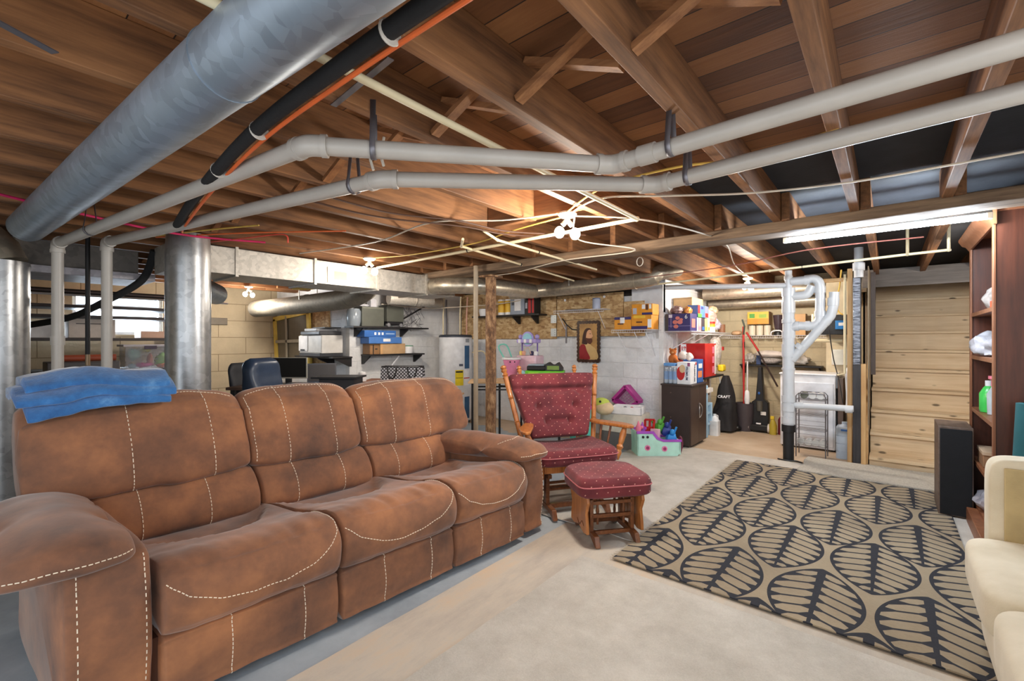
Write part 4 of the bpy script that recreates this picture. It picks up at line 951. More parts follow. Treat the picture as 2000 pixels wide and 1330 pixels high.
# ================================================================ stairs
m_pine = wood('knotty_pine', (190, 160, 122), (226, 204, 170), 'x', .6, .7, knots=4.2)
m_pinez = wood('pine_post', (176, 134, 84), (214, 176, 124), 'z', .6, .7)
m_greyw = wood('grey_weathered_board', (98, 94, 92), (140, 134, 130), 'x', .8)
zs = [.115, .33, .545, .76, .975, 1.19, 1.41, 1.625, 1.84, 2.05]
st = root('staircase', 'closed staircase of knotty pine boards rising away behind the bookcase', 'stairs', (.25, 6.9, 0))
for i, z in enumerate(zs):
    y = 5.92 + .23 * i; zb = zs[i - 1] if i else 0
    x0, x1 = -.15 + .002 * i, .78
    MB().box(x0, x1, y, y + .022, zb, z - .028).build('riser', m_pine, st, bev=.002)
    MB().box(x0 - .003, x1, y - .022, y + .235, z - .03, z).build('tread', m_pine, st, bev=.004)
MB().prism([(5.90, 0), (5.96, 0), (8.2, 2.02), (8.2, 2.2), (8.05, 2.2), (5.90, .28)], (-.19, 0, 0), (0, 1, 0), (0, 0, 1), (1, 0, 0), .03).build('stringer', m_pinez, st)
MB().prism([(5.90, 0), (5.96, 0), (8.2, 2.02), (8.2, 2.2), (8.05, 2.2), (5.90, .28)], (.785, 0, 0), (0, 1, 0), (0, 0, 1), (1, 0, 0), .03).build('stringer', m_pinez, st)
MB().box(-.215, -.175, 5.86, 5.92, 0, 1.06).build('stair_stud', m_pinez, label='pale pine stud at the left foot of the staircase', cat='stud', bev=.003)
MB().box(-.24, 1.0, 6.9, 6.94, 1.93, 2.14).build('stair_header', m_greyw, label='grey weathered board across the top of the stairwell', cat='board', bev=.003)
MB().box(-.14, -.10, 5.95, 5.99, .95, 2.0).build('dark_post', wood('dark_stained_post', (46, 38, 36), (78, 66, 60), 'z', .7), label='dark stained post hanging at the left of the staircase', cat='post', bev=.003)
# ================================================================ back wall, office corner
def cbox(name, label, cat, x0, x1, y0, y1, z0, z1, mat, patches=(), group=None, bev=.003, bodyname='box_body', rz=0):
    """a box with coloured printed panels: patches = (face, u0, u1, v0, v1, material); face in x+ x- y- z+ with u along the face, v up, as shares 0..1"""
    c = ((x0 + x1) / 2, (y0 + y1) / 2, z0)
    rr = root(name, label, cat, c, rz, group)
    lx0, lx1, ly0, ly1, h = x0 - c[0], x1 - c[0], y0 - c[1], y1 - c[1], z1 - z0
    body = MB().box(lx0, lx1, ly0, ly1, 0, h).build(bodyname, mat, rr, local=True, bev=bev)
    e = .0012
    for i, (f, u0, u1, v0, v1, m_) in enumerate(patches):
        mb = MB()
        if f == 'y-': mb.box(lerp(lx0, lx1, u0), lerp(lx0, lx1, u1), ly0 - e, ly0 + .0005, h * v0, h * v1)
        if f == 'x+': mb.box(lx1 - .0005, lx1 + e, lerp(ly0, ly1, u0), lerp(ly0, ly1, u1), h * v0, h * v1)
        if f == 'z+': mb.box(lerp(lx0, lx1, u0), lerp(lx0, lx1, u1), lerp(ly0, ly1, v0), lerp(ly0, ly1, v1), h - .0005, h + e)
        e += .0004
        mb.build('printed_panel', m_, rr if False else body, local=True)
    return rr
P_ = lambda n, *c, **k: M(n, c, .5, **k)
yel, org, red_, blu, pur, wht, grn, brn, blk = P_('print_yellow', 238, 190, 60), P_('print_orange', 226, 150, 40), P_('print_red', 190, 34, 34), P_('print_blue', 52, 104, 178), P_('print_purple', 52, 46, 104), P_('print_white', 236, 236, 238), P_('print_green', 84, 160, 60), P_('print_brown', 96, 54, 32), P_('print_black', 24, 24, 28)
pnk, teal, card, lil = P_('print_pink', 226, 120, 150), P_('print_teal', 90, 180, 176), M('cardboard', (190, 156, 116), .85), P_('lilac_plastic', 176, 160, 220)
# strand board sheets, window boards
MB().box(-5.84, -3.82, 5.655, 5.678, 1.325, 2.10).build('strand_board_sheet', m_osb, label='brown strand board sheet behind the water heater and the rusty post', cat='board')
MB().box(-3.80, -2.74, 5.652, 5.674, 1.60, 1.955).build('strand_board_sheet', m_osb, label='pale strand board sheet above the framed picture', cat='board')
MB().box(-3.80, -2.44, 5.650, 5.672, 1.36, 1.595).build('strand_board_sheet', m_osb, label='lower strand board strip just behind the framed picture', cat='board')
MB().box(-2.73, -2.44, 5.652, 5.672, 1.60, 1.82).build('strand_board_sheet', m_osb, label='small brown board behind the yellow snack cartons', cat='board')
for x, z, i in ((-3.86, 1.62, 0), (-3.86, 1.42, 1)):
    r_ = root('hinge', ['upper', 'lower'][i] + ' pale metal hinge plate on the strand board left of the picture', 'hinge', (x, 5.64, z - .06))
    MB().box(x - .05, x + .05, 5.643, 5.65, z - .06, z + .06).build('plate', M('pale_zinc', (206, 212, 212), .4, .3), r_)
    for dz in (-.035, 0, .035): MB().ball((x + .025, 5.642, z + dz), (.006, .004, .006), 8, 5).build('screw', m_strap, r_)
for x, z in ((-3.66, 1.89), (-3.02, 1.905)): MB().cyl((x, 5.652, z), (x, 5.646, z), .018, 14).build('washer', wht, label=['white round washer at the top left of the pale board', 'white round washer at the top right of the pale board'][x > -3.3], cat='washer')
# black shelves and wire shelves
m_shelf = M('black_shelf', (30, 28, 30), .5)
def wshelf(label, p0, p1, z, depth, th=.022, br=(.25, .75), inward=(0, -1, 0), mat=None, cat='shelf', brh=.12):
    p0, p1 = Vector(p0), Vector(p1); d = (p1 - p0).normalized(); n = Vector(inward); L = (p1 - p0).length
    rr = root('wall_shelf', label, cat, tuple(p0.lerp(p1, .5)) [:2] + (z,))
    mb = MB(); vs = [Vector((q.x, q.y, zz_)) for q in (p0, p1, p1 + n * depth, p0 + n * depth) for zz_ in (z - th, z)]
    mb.add(vs, [(1, 3, 5, 7), (0, 6, 4, 2), (0, 2, 3, 1), (2, 4, 5, 3), (4, 6, 7, 5), (6, 0, 1, 7)]); mb.build('board', mat or m_shelf, rr, bev=.002)
    for f in br:
        q = p0 + d * L * f; q.z = z - th
        MB().prism([(0, 0), (depth * .85, 0), (depth * .8, -.02), (.03, -brh), (0, -brh)], q - d * .012, n, (0, 0, 1), d, .024).build('bracket', mat or m_shelf, rr)
    return rr
wshelf('black shelf on the strand board, half hidden by the rusty post', (-5.36, 5.65, 0), (-3.98, 5.65, 0), 1.70, .22, br=(.62, .88))
wshelf('upper black shelf on the white side wall above the blue cartons', (-5.88, 3.42, 0), (-5.88, 4.74, 0), 1.50, .24, inward=(1, 0, 0), br=(.12, .72))
wshelf('lower black shelf on the white side wall above the net bag', (-5.88, 3.68, 0), (-5.88, 4.66, 0), 1.10, .24, inward=(1, 0, 0), br=(.02, .97))
wshelf('black shelf carrying the printer in front of the yellow window', (-6.9, 3.5, 0), (-5.80, 3.5, 0), 1.075, .30, inward=(0, -1, 0), br=(.55, .97))
m_wire = M('white_wire', (232, 232, 236), .4)
def wire_shelf(label, x0, x1, yb, yf, z, along='x', braces=(), n=None, mat=None):
    rr = root('wire_shelf', label, 'shelf', ((x0 + x1) / 2, (yb + yf) / 2, z)); mt = mat or m_wire
    P = (lambda a, b, c: (a, b, c)) if along == 'x' else (lambda a, b, c: (b, a, c))
    mb = MB()
    for y, dz in ((yb, 0), (yf, 0), (yf, -.035), ((yb + yf) / 2, 0)): mb.cyl(P(x0, y, z + dz), P(x1, y, z + dz), .0035, 6)
    mb.build('rails', mt, rr); mb = MB(); k = n or int(abs(x1 - x0) / .03)
    for i in range(k + 1):
        x = lerp(x0, x1, i / k); mb.tube([P(x, yb, z + .002), P(x, yf, z + .002), P(x, yf, z - .035)], .0016, 4)
    mb.build('cross_wires', mt, rr)
    for x, zl in braces:
        MB().tube([P(x, yf, z - .03), P(x, yb, z - zl)], .005, 6).build('brace', mt, rr)
    return rr
wire_shelf('small white wire shelf on the pale board above the framed picture', -3.72, -2.92, 5.64, 5.44, 1.725, braces=((-3.65, .26), (-3.0, .26)))
wire_shelf('white wire shelf holding the yellow snack cartons', -2.76, -2.22, 5.66, 5.36, 1.435, braces=((-2.68, .3), (-2.45, .28), (-2.3, .33)))
wire_shelf('long white wire shelf on the recess side wall packed with snacks', 5.70, 7.66, -2.19, -1.86, 1.415, 'y', braces=((5.98, .22), (6.4, .22), (7.1, .22)))
wire_shelf('white wire shelf along the laundry back wall', -2.15, -.55, 7.68, 7.38, 1.372, braces=((-1.7, .2), (-1.0, .2)))
# stuff on the shelf by the post
MB().lathe([(.001, 0), (.07, 0), (.085, .05), (.09, .10), (.085, .12), (.001, .125)], (-5.18, 5.54, 1.702), n=20).build('pie_tin_stack', wht, label='stack of white containers at the left end of the black shelf behind the posts', cat='container')
def can(name, label, cat, c, r, h, mat, lid, group=None, band=None):
    rr = root(name, label, cat, c, group=group)
    MB().lathe([(.001, 0), (r * .96, .002), (r, .01), (r, h * .9), (r * .96, h * .93)], c, n=20).build('body', mat, rr)
    MB().lathe([(r * .98, h * .88), (r * 1.0, h * .9), (r * 1.0, h), (.001, h)], c, n=20).build('lid', lid, rr)
    if band: MB().lathe([(r * 1.01, h * band[0]), (r * 1.01, h * band[1])], c, n=20, cap=False).build('printed_band', band[2], rr)
    return rr
can('canister', 'yellow canister with white foot just right of the rusty post', 'canister', (-4.78, 5.53, 1.701), .062, .25, yel, wht, band=(.02, .18, wht))
can('canister', 'yellow canister standing beside the grey picture box', 'canister', (-4.635, 5.53, 1.701), .062, .25, yel, wht, band=(.02, .18, wht))
cbox('carton', 'grey and white printed carton on the black shelf behind the post', 'box', -4.55, -4.27, 5.46, 5.62, 1.701, 1.99, M('print_grey', (150, 160, 176), .5), [('y-', .3, .75, .2, .85, wht), ('y-', .1, .3, .5, .7, P_('print_dark_grey', 80, 84, 92))])
cbox('carton', 'red and black printed carton next to the grey one on the black shelf', 'box', -4.26, -4.08, 5.46, 5.62, 1.701, 1.985, blk, [('y-', .35, .62, .05, .95, red_), ('y-', .75, .95, .05, .95, red_), ('y-', .05, .25, .3, .6, P_('print_silver', 180, 180, 190))])
can('jar', 'grey blue plastic tub on the small wire shelf above the picture', 'jar', (-3.08, 5.54, 1.73), .055, .15, P_('tub_blue_grey', 176, 184, 206), P_('tub_lid', 120, 130, 160))
MB().bar((-3.55, 5.54, 1.735), (-3.2, 5.54, 1.735), .12, .012).build('dark_tool', blk, label='flat dark tool lying on the small wire shelf above the picture', cat='tool', bev=.003)
MB().tube([(-3.70, 5.64, 1.62), (-3.60, 5.6, 1.53), (-3.52, 5.62, 1.46), (-3.40, 5.63, 1.45)], .008, 8).build('iron_bracket', m_blackm, label='bent black iron bracket on the board left of the picture', cat='bracket')
MB().bar((-3.63, 5.635, 1.53), (-3.63, 5.635, 1.26), .022, .012, (0, 1, 0)).build('hanging_latch', m_strap, label='narrow metal latch hanging below the black iron bracket', cat='latch')
# framed picture: bust portrait on a scalloped dark wooden plaque
pic = root('framed_picture', 'painted portrait of a bearded man in a red robe on a scalloped dark wooden plaque', 'picture', (-3.255, 5.64, .985))
def scal(w, h, a, n1, n2, cut=0):
    pts = []
    for i in range(n1 * 6): t_ = i / (n1 * 6); pts.append((lerp(-w, w, t_), -h - a * abs(math.sin(t_ * n1 * PI))))
    for i in range(n2 * 6): t_ = i / (n2 * 6); pts.append((w + a * abs(math.sin(t_ * n2 * PI)), lerp(-h, h, t_)))
    for i in range(n1 * 6): t_ = i / (n1 * 6); pts.append((lerp(w, -w, t_), h + a * abs(math.sin(t_ * n1 * PI))))
    for i in range(n2 * 6): t_ = i / (n2 * 6); pts.append((-w - a * abs(math.sin(t_ * n2 * PI)), lerp(h, -h, t_)))
    return pts
PX, PY, PZ = -3.255, 5.64, 1.285
MB().prism(scal(.175, .285, .012, 6, 10), (PX, PY, PZ), (1, 0, 0), (0, 0, 1), (0, -1, 0), .022).build('plaque', wood('burnt_plaque', (34, 20, 14), (84, 52, 32), 'z', .35, coat=.4), pic)
mp = MB().prism(scal(.145, .255, -.007, 6, 10), (PX, PY - .022, PZ), (1, 0, 0), (0, 0, 1), (0, -1, 0), .001)
t = NT('painted_background'); _n = t.noise(t.coord(), 5, 4)
t.out(t.ramp(_n, [(.35, srgb(150, 108, 56)), (.6, srgb(196, 150, 88))]), .4); paint = mp.build('painting', t.mat, pic)
def flat(name, pts, mat, lift, sm=True):
    q = smooth_path([(a, b, 0) for a, b in pts + [pts[0]]], 5)[:-1] if sm else [(a, b, 0) for a, b in pts]
    MB().prism([(a, b) for a, b, c in q], (PX, PY - .023 - lift * .0004, PZ), (1, 0, 0), (0, 0, 1), (0, -1, 0), .0004).build(name, mat, paint)
flat('robe', [(-.14, -.245), (-.135, -.10), (-.08, -.03), (.0, -.02), (.06, -.06), (.13, -.12), (.14, -.245)], P_('paint_cream', 214, 178, 120), 1)
flat('mantle', [(-.14, -.245), (-.14, -.09), (-.10, -.04), (-.05, -.05), (-.02, -.13), (.03, -.245)], P_('paint_crimson', 150, 30, 36), 2)
flat('hair', [(-.10, -.03), (-.085, .08), (-.05, .17), (.01, .19), (.05, .165), (.03, .10), (.0, .02), (-.02, -.04)], P_('paint_dark_brown', 64, 30, 20), 3)
flat('face', [(-.035, .05), (-.02, .13), (.015, .165), (.05, .155), (.062, .11), (.078, .075), (.06, .06), (.055, .02), (.01, .0)], P_('paint_skin', 232, 174, 132), 4)
flat('beard', [(-.045, .06), (-.02, .05), (.02, .045), (.06, .045), (.066, .0), (.035, -.035), (-.01, -.015)], P_('paint_beard', 92, 44, 26), 5)
flat('eye', [(.02, .108), (.035, .114), (.048, .108), (.035, .104)], P_('print_black', 24, 24, 28), 6)
# snack cartons on the wire shelf
cbox('snack_carton', 'long yellow snack carton with dark blue corner on the wire shelf, lower row', 'box', -2.73, -2.50, 5.38, 5.60, 1.442, 1.60, org, [('y-', 0, 1, .78, 1, pur), ('y-', .35, .62, .5, .95, wht), ('y-', .2, .55, .38, .5, brn)])
cbox('snack_carton', 'yellow snack carton with dark blue base band on the wire shelf, lower right', 'box', -2.495, -2.235, 5.38, 5.60, 1.442, 1.615, org, [('y-', 0, .8, 0, .22, pur), ('y-', .1, .7, .78, 1, yel), ('y-', .82, 1, .1, .7, wht), ('y-', .25, .55, .45, .55, brn)])
cbox('snack_carton', 'yellow snack carton lying on top of the two others on the wire shelf', 'box', -2.50, -2.23, 5.40, 5.60, 1.617, 1.755, org, [('y-', .5, 1, .02, .22, pur), ('y-', .5, .66, .55, .95, wht), ('y-', .68, .8, .45, .95, brn), ('y-', .84, .95, .55, .95, wht), ('y-', .06, .25, .1, .65, P_('print_silver', 180, 180, 190))])
# ---- water heater
wh = root('water_heater', 'tall white electric water heater with yellow label near the back wall', 'water heater', (-5.36, 5.06, 0))
HC = (-5.36, 5.06, 0); HR = .262
MB().lathe([(.001, .04), (HR - .01, .04), (HR, .06), (HR, 1.36)], HC, n=48).build('tank', M('white_heater_enamel', (226, 228, 232), .35), wh)
MB().lathe([(HR + .004, 1.35), (HR + .004, 1.375), (HR - .02, 1.392), (.001, 1.395)], HC, n=48).build('top_cap', M('dark_cap', (56, 62, 74), .4), wh)
MB().lathe([(.03, 0), (HR - .03, 0), (HR - .03, .05), (.03, .05)], HC, n=32).build('base_ring', M('dark_cap', (56, 62, 74)), wh)
def on_tank(name, a0, a1, z0, z1, mat, lift=.002, par=None):
    """curved plate; angles in degrees measured from the direction facing the viewer"""
    vd = math.atan2(0 - HC[1], 0 - HC[0]); mb = MB()
    mb.grid(lambda u, v: (HC[0] + (HR + lift) * math.cos(vd + math.radians(lerp(a0, a1, u))), HC[1] + (HR + lift) * math.sin(vd + math.radians(lerp(a0, a1, u))), lerp(z0, z1, v)), 8, 2)
    return mb.build(name, mat, par or wh)
on_tank('access_panel', 32, 55, .86, 1.22, P_('panel_blue', 44, 88, 128))
on_tank('access_panel', 32, 55, .08, .42, P_('panel_blue', 44, 88, 128))
ey = on_tank('energy_label', -1, 27, .60, .84, P_('label_yellow', 240, 214, 30))
on_tank('label_heading', 1, 25, .80, .825, P_('print_black', 24, 24, 28), .003, ey); on_tank('label_line', 1, 25, .715, .722, P_('print_black', 24, 24, 28), .003, ey)
wl = on_tank('warning_label', 29, 55, .60, .84, wht); on_tank('label_band', 29, 55, .705, .72, P_('print_red', 190, 34, 34), .003, wl)
on_tank('logo_badge', 36, 54, 1.27, 1.33, P_('badge_grey', 150, 154, 160)); on_tank('serial_plate', 12, 26, .90, .935, P_('plate_dark', 70, 76, 90))
for dx, dy, mt, lb in ((-.16, -.12, m_cpvc, 'left'), (.05, .05, m_cpvc, 'middle'), (.13, .12, M('copper_pink', (200, 150, 130), .4), 'right')):
    MB().tube([(HC[0] + dx, HC[1] + dy, 1.39), (HC[0] + dx, HC[1] + dy, 1.7), (HC[0] + dx + .02, HC[1] + dy, 2.0)], .012, 10).build('heater_pipe', mt, label=lb + ' pipe of the three rising from the water heater', cat='pipe')
MB().tube([(-5.19, 5.24, 1.1), (-5.05, 5.38, 1.12), (-5.0, 5.42, .9), (-5.02, 5.42, .35)], .010, 8, smooth=4).build('relief_pipe', m_cpvc, label='cream relief pipe beside the right side of the water heater', cat='pipe')
MB().tube([(-5.7, 3.9, 1.83), (-5.5, 4.6, 1.80), (-5.2, 5.1, 1.84), (-4.7, 5.4, 1.88), (-4.0, 5.5, 1.95)], .008, 8, smooth=6).build('ceiling_cable', m_wc, label='pale cable strung above the water heater', cat='cable')
MB().cyl((-5.84, 5.3, .02), (-5.84, 5.3, 2.0), .012, 8).build('conduit_pipe', m_strap, label='dark thin conduit running down the white wall left of the heater', cat='pipe')
# ---- shelf contents on the white side wall
cbox('tool_box', 'large olive grey box on the upper wall shelf, left one', 'box', -5.86, -5.66, 3.56, 3.92, 1.502, 1.78, P_('olive_grey', 86, 88, 80), [('x+', .03, .97, .9, .97, P_('olive_light', 112, 112, 102))])
cbox('tool_box', 'olive grey box held on a rack on the upper wall shelf, right one', 'box', -5.86, -5.66, 3.97, 4.27, 1.58, 1.82, P_('olive_grey', 86, 88, 80), [('x+', .03, .97, .88, .96, P_('olive_light', 112, 112, 102))])
r_ = root('box_rack', 'small black stand with round grey feet under the right olive box', 'stand', (-5.75, 4.1, 1.502))
MB().box(-5.84, -5.66, 3.98, 4.26, 1.535, 1.578).build('tray', blk, r_, bev=.004)
for y in (4.0, 4.22): MB().cyl((-5.70, y, 1.53), (-5.655, y, 1.53), .027, 16).build('foot', P_('foot_grey', 130, 130, 134), r_)
MB().lathe([(.001, 0), (.08, .0), (.095, .06), (.10, .2), (.08, .24), (.001, .245)], (-5.74, 3.48, 1.502), n=20).build('glass_jug', M('smoky_glass', (150, 160, 170), .15, alpha=.8), label='smoky jug with dark rim at the left end of the upper wall shelf', cat='jug')
MB().box(-5.82, -5.72, 3.74, 3.84, 1.782, 1.90).ball((-5.77, 3.66, 1.80), (.05, .08, .025)).build('white_wrapped_bundle', M('pale_cloth', (206, 206, 214), .9), label='pale wrapped bundle lying on top of the left olive box', cat='bundle', bev=.01)
mb = MB(); rr_ = random.Random(4)
for k in range(26):
    y = rr_.uniform(4.32, 4.68); z = rr_.uniform(1.51, 1.85); mb.tube([(rr_.uniform(-5.85, -5.7), y, z), (rr_.uniform(-5.85, -5.7), y + rr_.uniform(-.1, .1), z + rr_.uniform(-.12, .12)), (rr_.uniform(-5.85, -5.7), y + rr_.uniform(-.1, .1), max(1.506, z + rr_.uniform(-.2, .1)))], .003, 4)
mb.build('tangled_wire_rack', M('tangle_grey', (92, 90, 96), .5), label='tangle of thin dark wires at the right end of the upper wall shelf', cat='wires')
MB().bar((-5.72, 4.25, 1.60), (-5.72, 4.75, 1.86), .02, .02).build('black_rod', blk, label='black rod leaning across the right end of the upper wall shelf', cat='rod')
cbox('blue_carton', 'blue carton with pale lettering, upper one of the two under the shelf', 'box', -5.86, -5.66, 3.60, 4.13, 1.352, 1.445, blu, [('x+', .3, .36, .3, .7, wht), ('x+', .42, .48, .3, .7, wht), ('x+', .53, .59, .3, .7, wht), ('x+', .66, .95, .4, .6, P_('pale_blue', 150, 180, 220))])
cbox('blue_carton', 'blue carton with white mark, lower one of the two under the shelf', 'box', -5.86, -5.64, 3.66, 4.22, 1.256, 1.350, P_('mid_blue', 72, 120, 190), [('x+', .42, .64, .3, .75, wht)])
cbox('cardboard_box', 'tan cardboard box on the lower wall shelf', 'box', -5.86, -5.66, 3.86, 4.30, 1.102, 1.254, card, [('x+', 0, .1, 0, 1, P_('card_side', 206, 160, 110))])
cbox('wood_crate', 'small brown crate with black twig marks left of the cardboard box', 'box', -5.86, -5.68, 3.70, 3.855, 1.102, 1.254, P_('crate_brown', 150, 112, 74), [('x+', .3, .4, .0, .9, blk), ('x+', .55, .8, .45, .55, blk)])
can('green_tub', 'white tub with a green lid on the lower wall shelf', 'tub', (-5.76, 4.42, 1.102), .085, .12, wht, P_('lid_green', 60, 140, 96))
MB().tube([(-5.86, 4.0, .70), (-5.68, 4.2, 1.07)], .012, 8).build('shelf_strut', m_wire, label='white diagonal strut under the lower wall shelf', cat='strut')
# ---- printer on its shelf
pr = root('printer', 'white and black office printer on the shelf in front of the yellow window', 'printer', (-6.3, 3.32, 1.08))
MB().box(-6.62, -5.98, 3.14, 3.46, 1.12, 1.375).build('body', M('printer_white', (226, 224, 220), .4), pr, bev=.012)
MB().box(-6.62, -6.36, 3.13, 3.141, 1.15, 1.365).build('front_door', wht, pr, bev=.002); MB().box(-6.56, -6.44, 3.125, 3.131, 1.155, 1.175).build('tray_slot', blk, pr)
MB().box(-6.60, -6.0, 3.13, 3.47, 1.076, 1.125).build('base', M('printer_dark', (60, 62, 68), .4), pr, bev=.006)
MB().box(-6.55, -6.0, 3.12, 3.45, 1.378, 1.43).build('scanner', M('printer_dark', (60, 62, 68)), pr, bev=.01)
MB().box(-6.45, -6.10, 3.13, 3.44, 1.43, 1.47).build('document_feeder', M('printer_silver', (176, 176, 180), .35), pr, bev=.008)
MB().box(-6.35, -6.0, 3.2, 3.44, 1.475, 1.487).build('paper_tray', blk, pr)
# ---- yellow framed window leaf leaning, with board behind
MB().box(-7.75, -6.40, 3.47, 3.498, .95, 1.83).build('strand_board_sheet', m_osb, label='yellowish strand board behind the yellow window frame', cat='board')
yw = root('window_sash', 'yellow framed old window leaning on the wall behind the printer', 'window sash', (-7.5, 3.4, .9))
yp = M('yellow_paint', (226, 196, 92), .6)
A = (-8.05, 3.44, .92); B_ = (-6.95, 3.44, .92)
MB().bar((-8.02, 3.42, .90), (-8.10, 3.42, 1.66), .09, .03, (0, 1, 0)).build('stile', yp, yw); MB().bar((-6.86, 3.42, .90), (-6.92, 3.42, 1.76), .09, .03, (0, 1, 0)).build('stile', yp, yw)
MB().bar((-8.14, 3.42, 1.66), (-6.88, 3.42, 1.75), .07, .03, (0, 1, 0)).build('top_rail', yp, yw); MB().bar((-8.06, 3.42, .90), (-6.82, 3.42, .90), .08, .03, (0, 1, 0)).build('bottom_rail', yp, yw)
MB().prism([(-8.05, .92), (-6.88, .92), (-6.94, 1.73), (-8.08, 1.66)], (0, 3.435, 0), (1, 0, 0), (0, 0, 1), (0, -1, 0), .004).build('pane', P_('dusty_dark_pane', 106, 98, 82), yw)
MB().bar((-7.62, 3.41, .92), (-7.66, 3.41, 1.70), .05, .012, (0, 1, 0)).build('bar', P_('bar_grey', 168, 160, 144), yw); MB().bar((-8.04, 3.41, 1.28), (-6.9, 3.41, 1.30), .05, .012, (0, 1, 0)).build('bar', P_('bar_grey', 168, 160, 144), yw)
MB().box(-8.198, -8.17, 2.42, 2.72, 1.55, 1.66).build('wall_vent', P_('vent_grey_brown', 120, 110, 96), label='small grey brown vent plate on the beige block wall', cat='vent', bev=.004)
MB().box(-8.19, -8.0, 1.95, 2.35, .5, 1.66).build('grey_cabinet', P_('cabinet_grey_mauve', 136, 126, 122), label='narrow grey metal cabinet beside the shiny vertical duct', cat='cabinet', bev=.006)
MB().box(-8.19, -8.0, 1.95, 2.35, 0, .495).build('cabinet_plinth', P_('plinth_brown', 150, 130, 110), label='brown stand under the narrow grey metal cabinet', cat='stand')
# ---- desk, monitor, laptop, chairs
wd = wood('dark_desk_top', (60, 44, 36), (104, 76, 60), 'x', .5)
dk = root('computer_desk', 'computer desk mostly hidden behind the sofa backs', 'desk', (-4.85, 2.3, 0))
MB().box(-.6, .33, -.3, .3, .80, .83).build('top', wd, ROOTM and dk, local=True, bev=.004)
for x in (-.55, .28):
    for y in (-.25, .25): MB().box(x - .02, x + .02, y - .02, y + .02, 0, .80).build('leg', m_black, dk, local=True)
dk.rotation_euler.z = YAW * 0 + .7
mo = root('monitor', 'black widescreen computer monitor with a thin grey bezel', 'monitor', (-4.97, 2.24, .832), math.radians(41))
MB().box(-.2, .2, -.012, .012, .06, .285).build('bezel', P_('bezel_grey', 150, 148, 140), mo, local=True, bev=.003)
MB().box(-.192, .192, -.014, -.0121, .075, .280).build('screen', M('screen_black', (2, 2, 2), .9, var=0), mo, local=True)
MB().box(-.03, .03, -.01, .02, .0, .07).box(-.1, .1, -.06, .08, 0, .01).build('stand', blk, mo, local=True, bev=.002)
lp = root('laptop', 'open dark laptop seen from the side next to the monitor', 'laptop', (-4.70, 2.48, .832), math.radians(65))
MB().box(-.15, .15, -.11, .11, 0, .018).build('keyboard_half', P_('laptop_blue_grey', 72, 84, 108), lp, local=True, bev=.003)
MB().prism([(.11, .018), (.17, .215), (.18, .213), (.12, .014)], (-.15, 0, 0), (0, 1, 0), (0, 0, 1), (1, 0, 0), .30).build('lid', P_('laptop_lid', 52, 56, 68), lp, local=True)
MB().prism([(.109, .03), (.162, .2), (.1605, .2), (.1075, .03)], (-.135, 0, 0), (0, 1, 0), (0, 0, 1), (1, 0, 0), .27).build('screen', P_('laptop_screen', 36, 34, 40), lp, local=True)
MB().box(-.13, .13, -.05, .05, 0, .018).build('keyboard', P_('keyboard_grey', 120, 118, 124), label='grey keyboard lying in front of the monitor', cat='keyboard', bev=.003)
kb = bpy.data.objects['keyboard']; kb.location = (-4.82, 2.30, .832); kb.rotation_euler.z = math.radians(41)
bt = root('black_table', 'black end table with overhanging top right of the laptop', 'table', (-4.25, 2.42, 0), math.radians(39))
MB().box(-.22, .22, -.16, .16, .925, .945).build('top', m_shelf, bt, local=True, bev=.003)
MB().box(-.15, .19, -.13, .13, .0, .925).build('cabinet', P_('table_black_side', 46, 44, 48), bt, local=True)
def office_chair(label, c, rz, h, mat, w=.24, tilt=.12, fat=.06):
    rr = root('office_chair', label, 'chair', c, rz)
    def fn(a, b):
        z = lerp(.52, h, a); ph = b * 2 * PI; e = .45
        k = 1 - .35 * max(0, (a - .8) / .2) ** 2; ww = w * (1 - .1 * (1 - a)) * k
        ff = fat * (max(0, 1 - (2 * a - 1) ** 8)) ** .5
        x = ww * math.copysign(abs(math.cos(ph)) ** e, math.cos(ph)); y = ff * math.copysign(abs(math.sin(ph)) ** .6, math.sin(ph)) * (1 + .15 * math.sin(a * 14))
        return (x, y + tilt * (z - .5) + .12, z)
    MB().grid(fn, 30, 32, cv=True).build('backrest', mat, rr, ang=80, local=True)
    MB().box(-w, w, -.28, .2, .46, .54).build('seat', mat, rr, local=True, bev=.02)
    MB().cyl((0, -.04, .1), (0, -.04, .46), .03, 14).build('gas_column', m_black, rr, local=True)
    for k in range(5):
        a = k * 2 * PI / 5; MB().bar((0, -.04, .12), (.3 * math.cos(a), -.04 + .3 * math.sin(a), .06), .05, .03).build('base_leg', m_black, rr, local=True)
        MB().ball((.3 * math.cos(a), -.04 + .3 * math.sin(a), .03), (.028, .028, .03), 10, 7).build('caster', m_black, rr, local=True)
    return rr
office_chair('navy leather high back office chair left of the monitor', (-4.30, 1.85, 0), math.radians(120), 1.14, M('navy_leather', (44, 60, 84), .35), .21, .10, .08)
office_chair('slim black office chair next to the shiny vertical duct', (-5.25, 2.02, 0), math.radians(125), 1.06, M('black_mesh', (40, 42, 48), .6), .17, .14, .03)
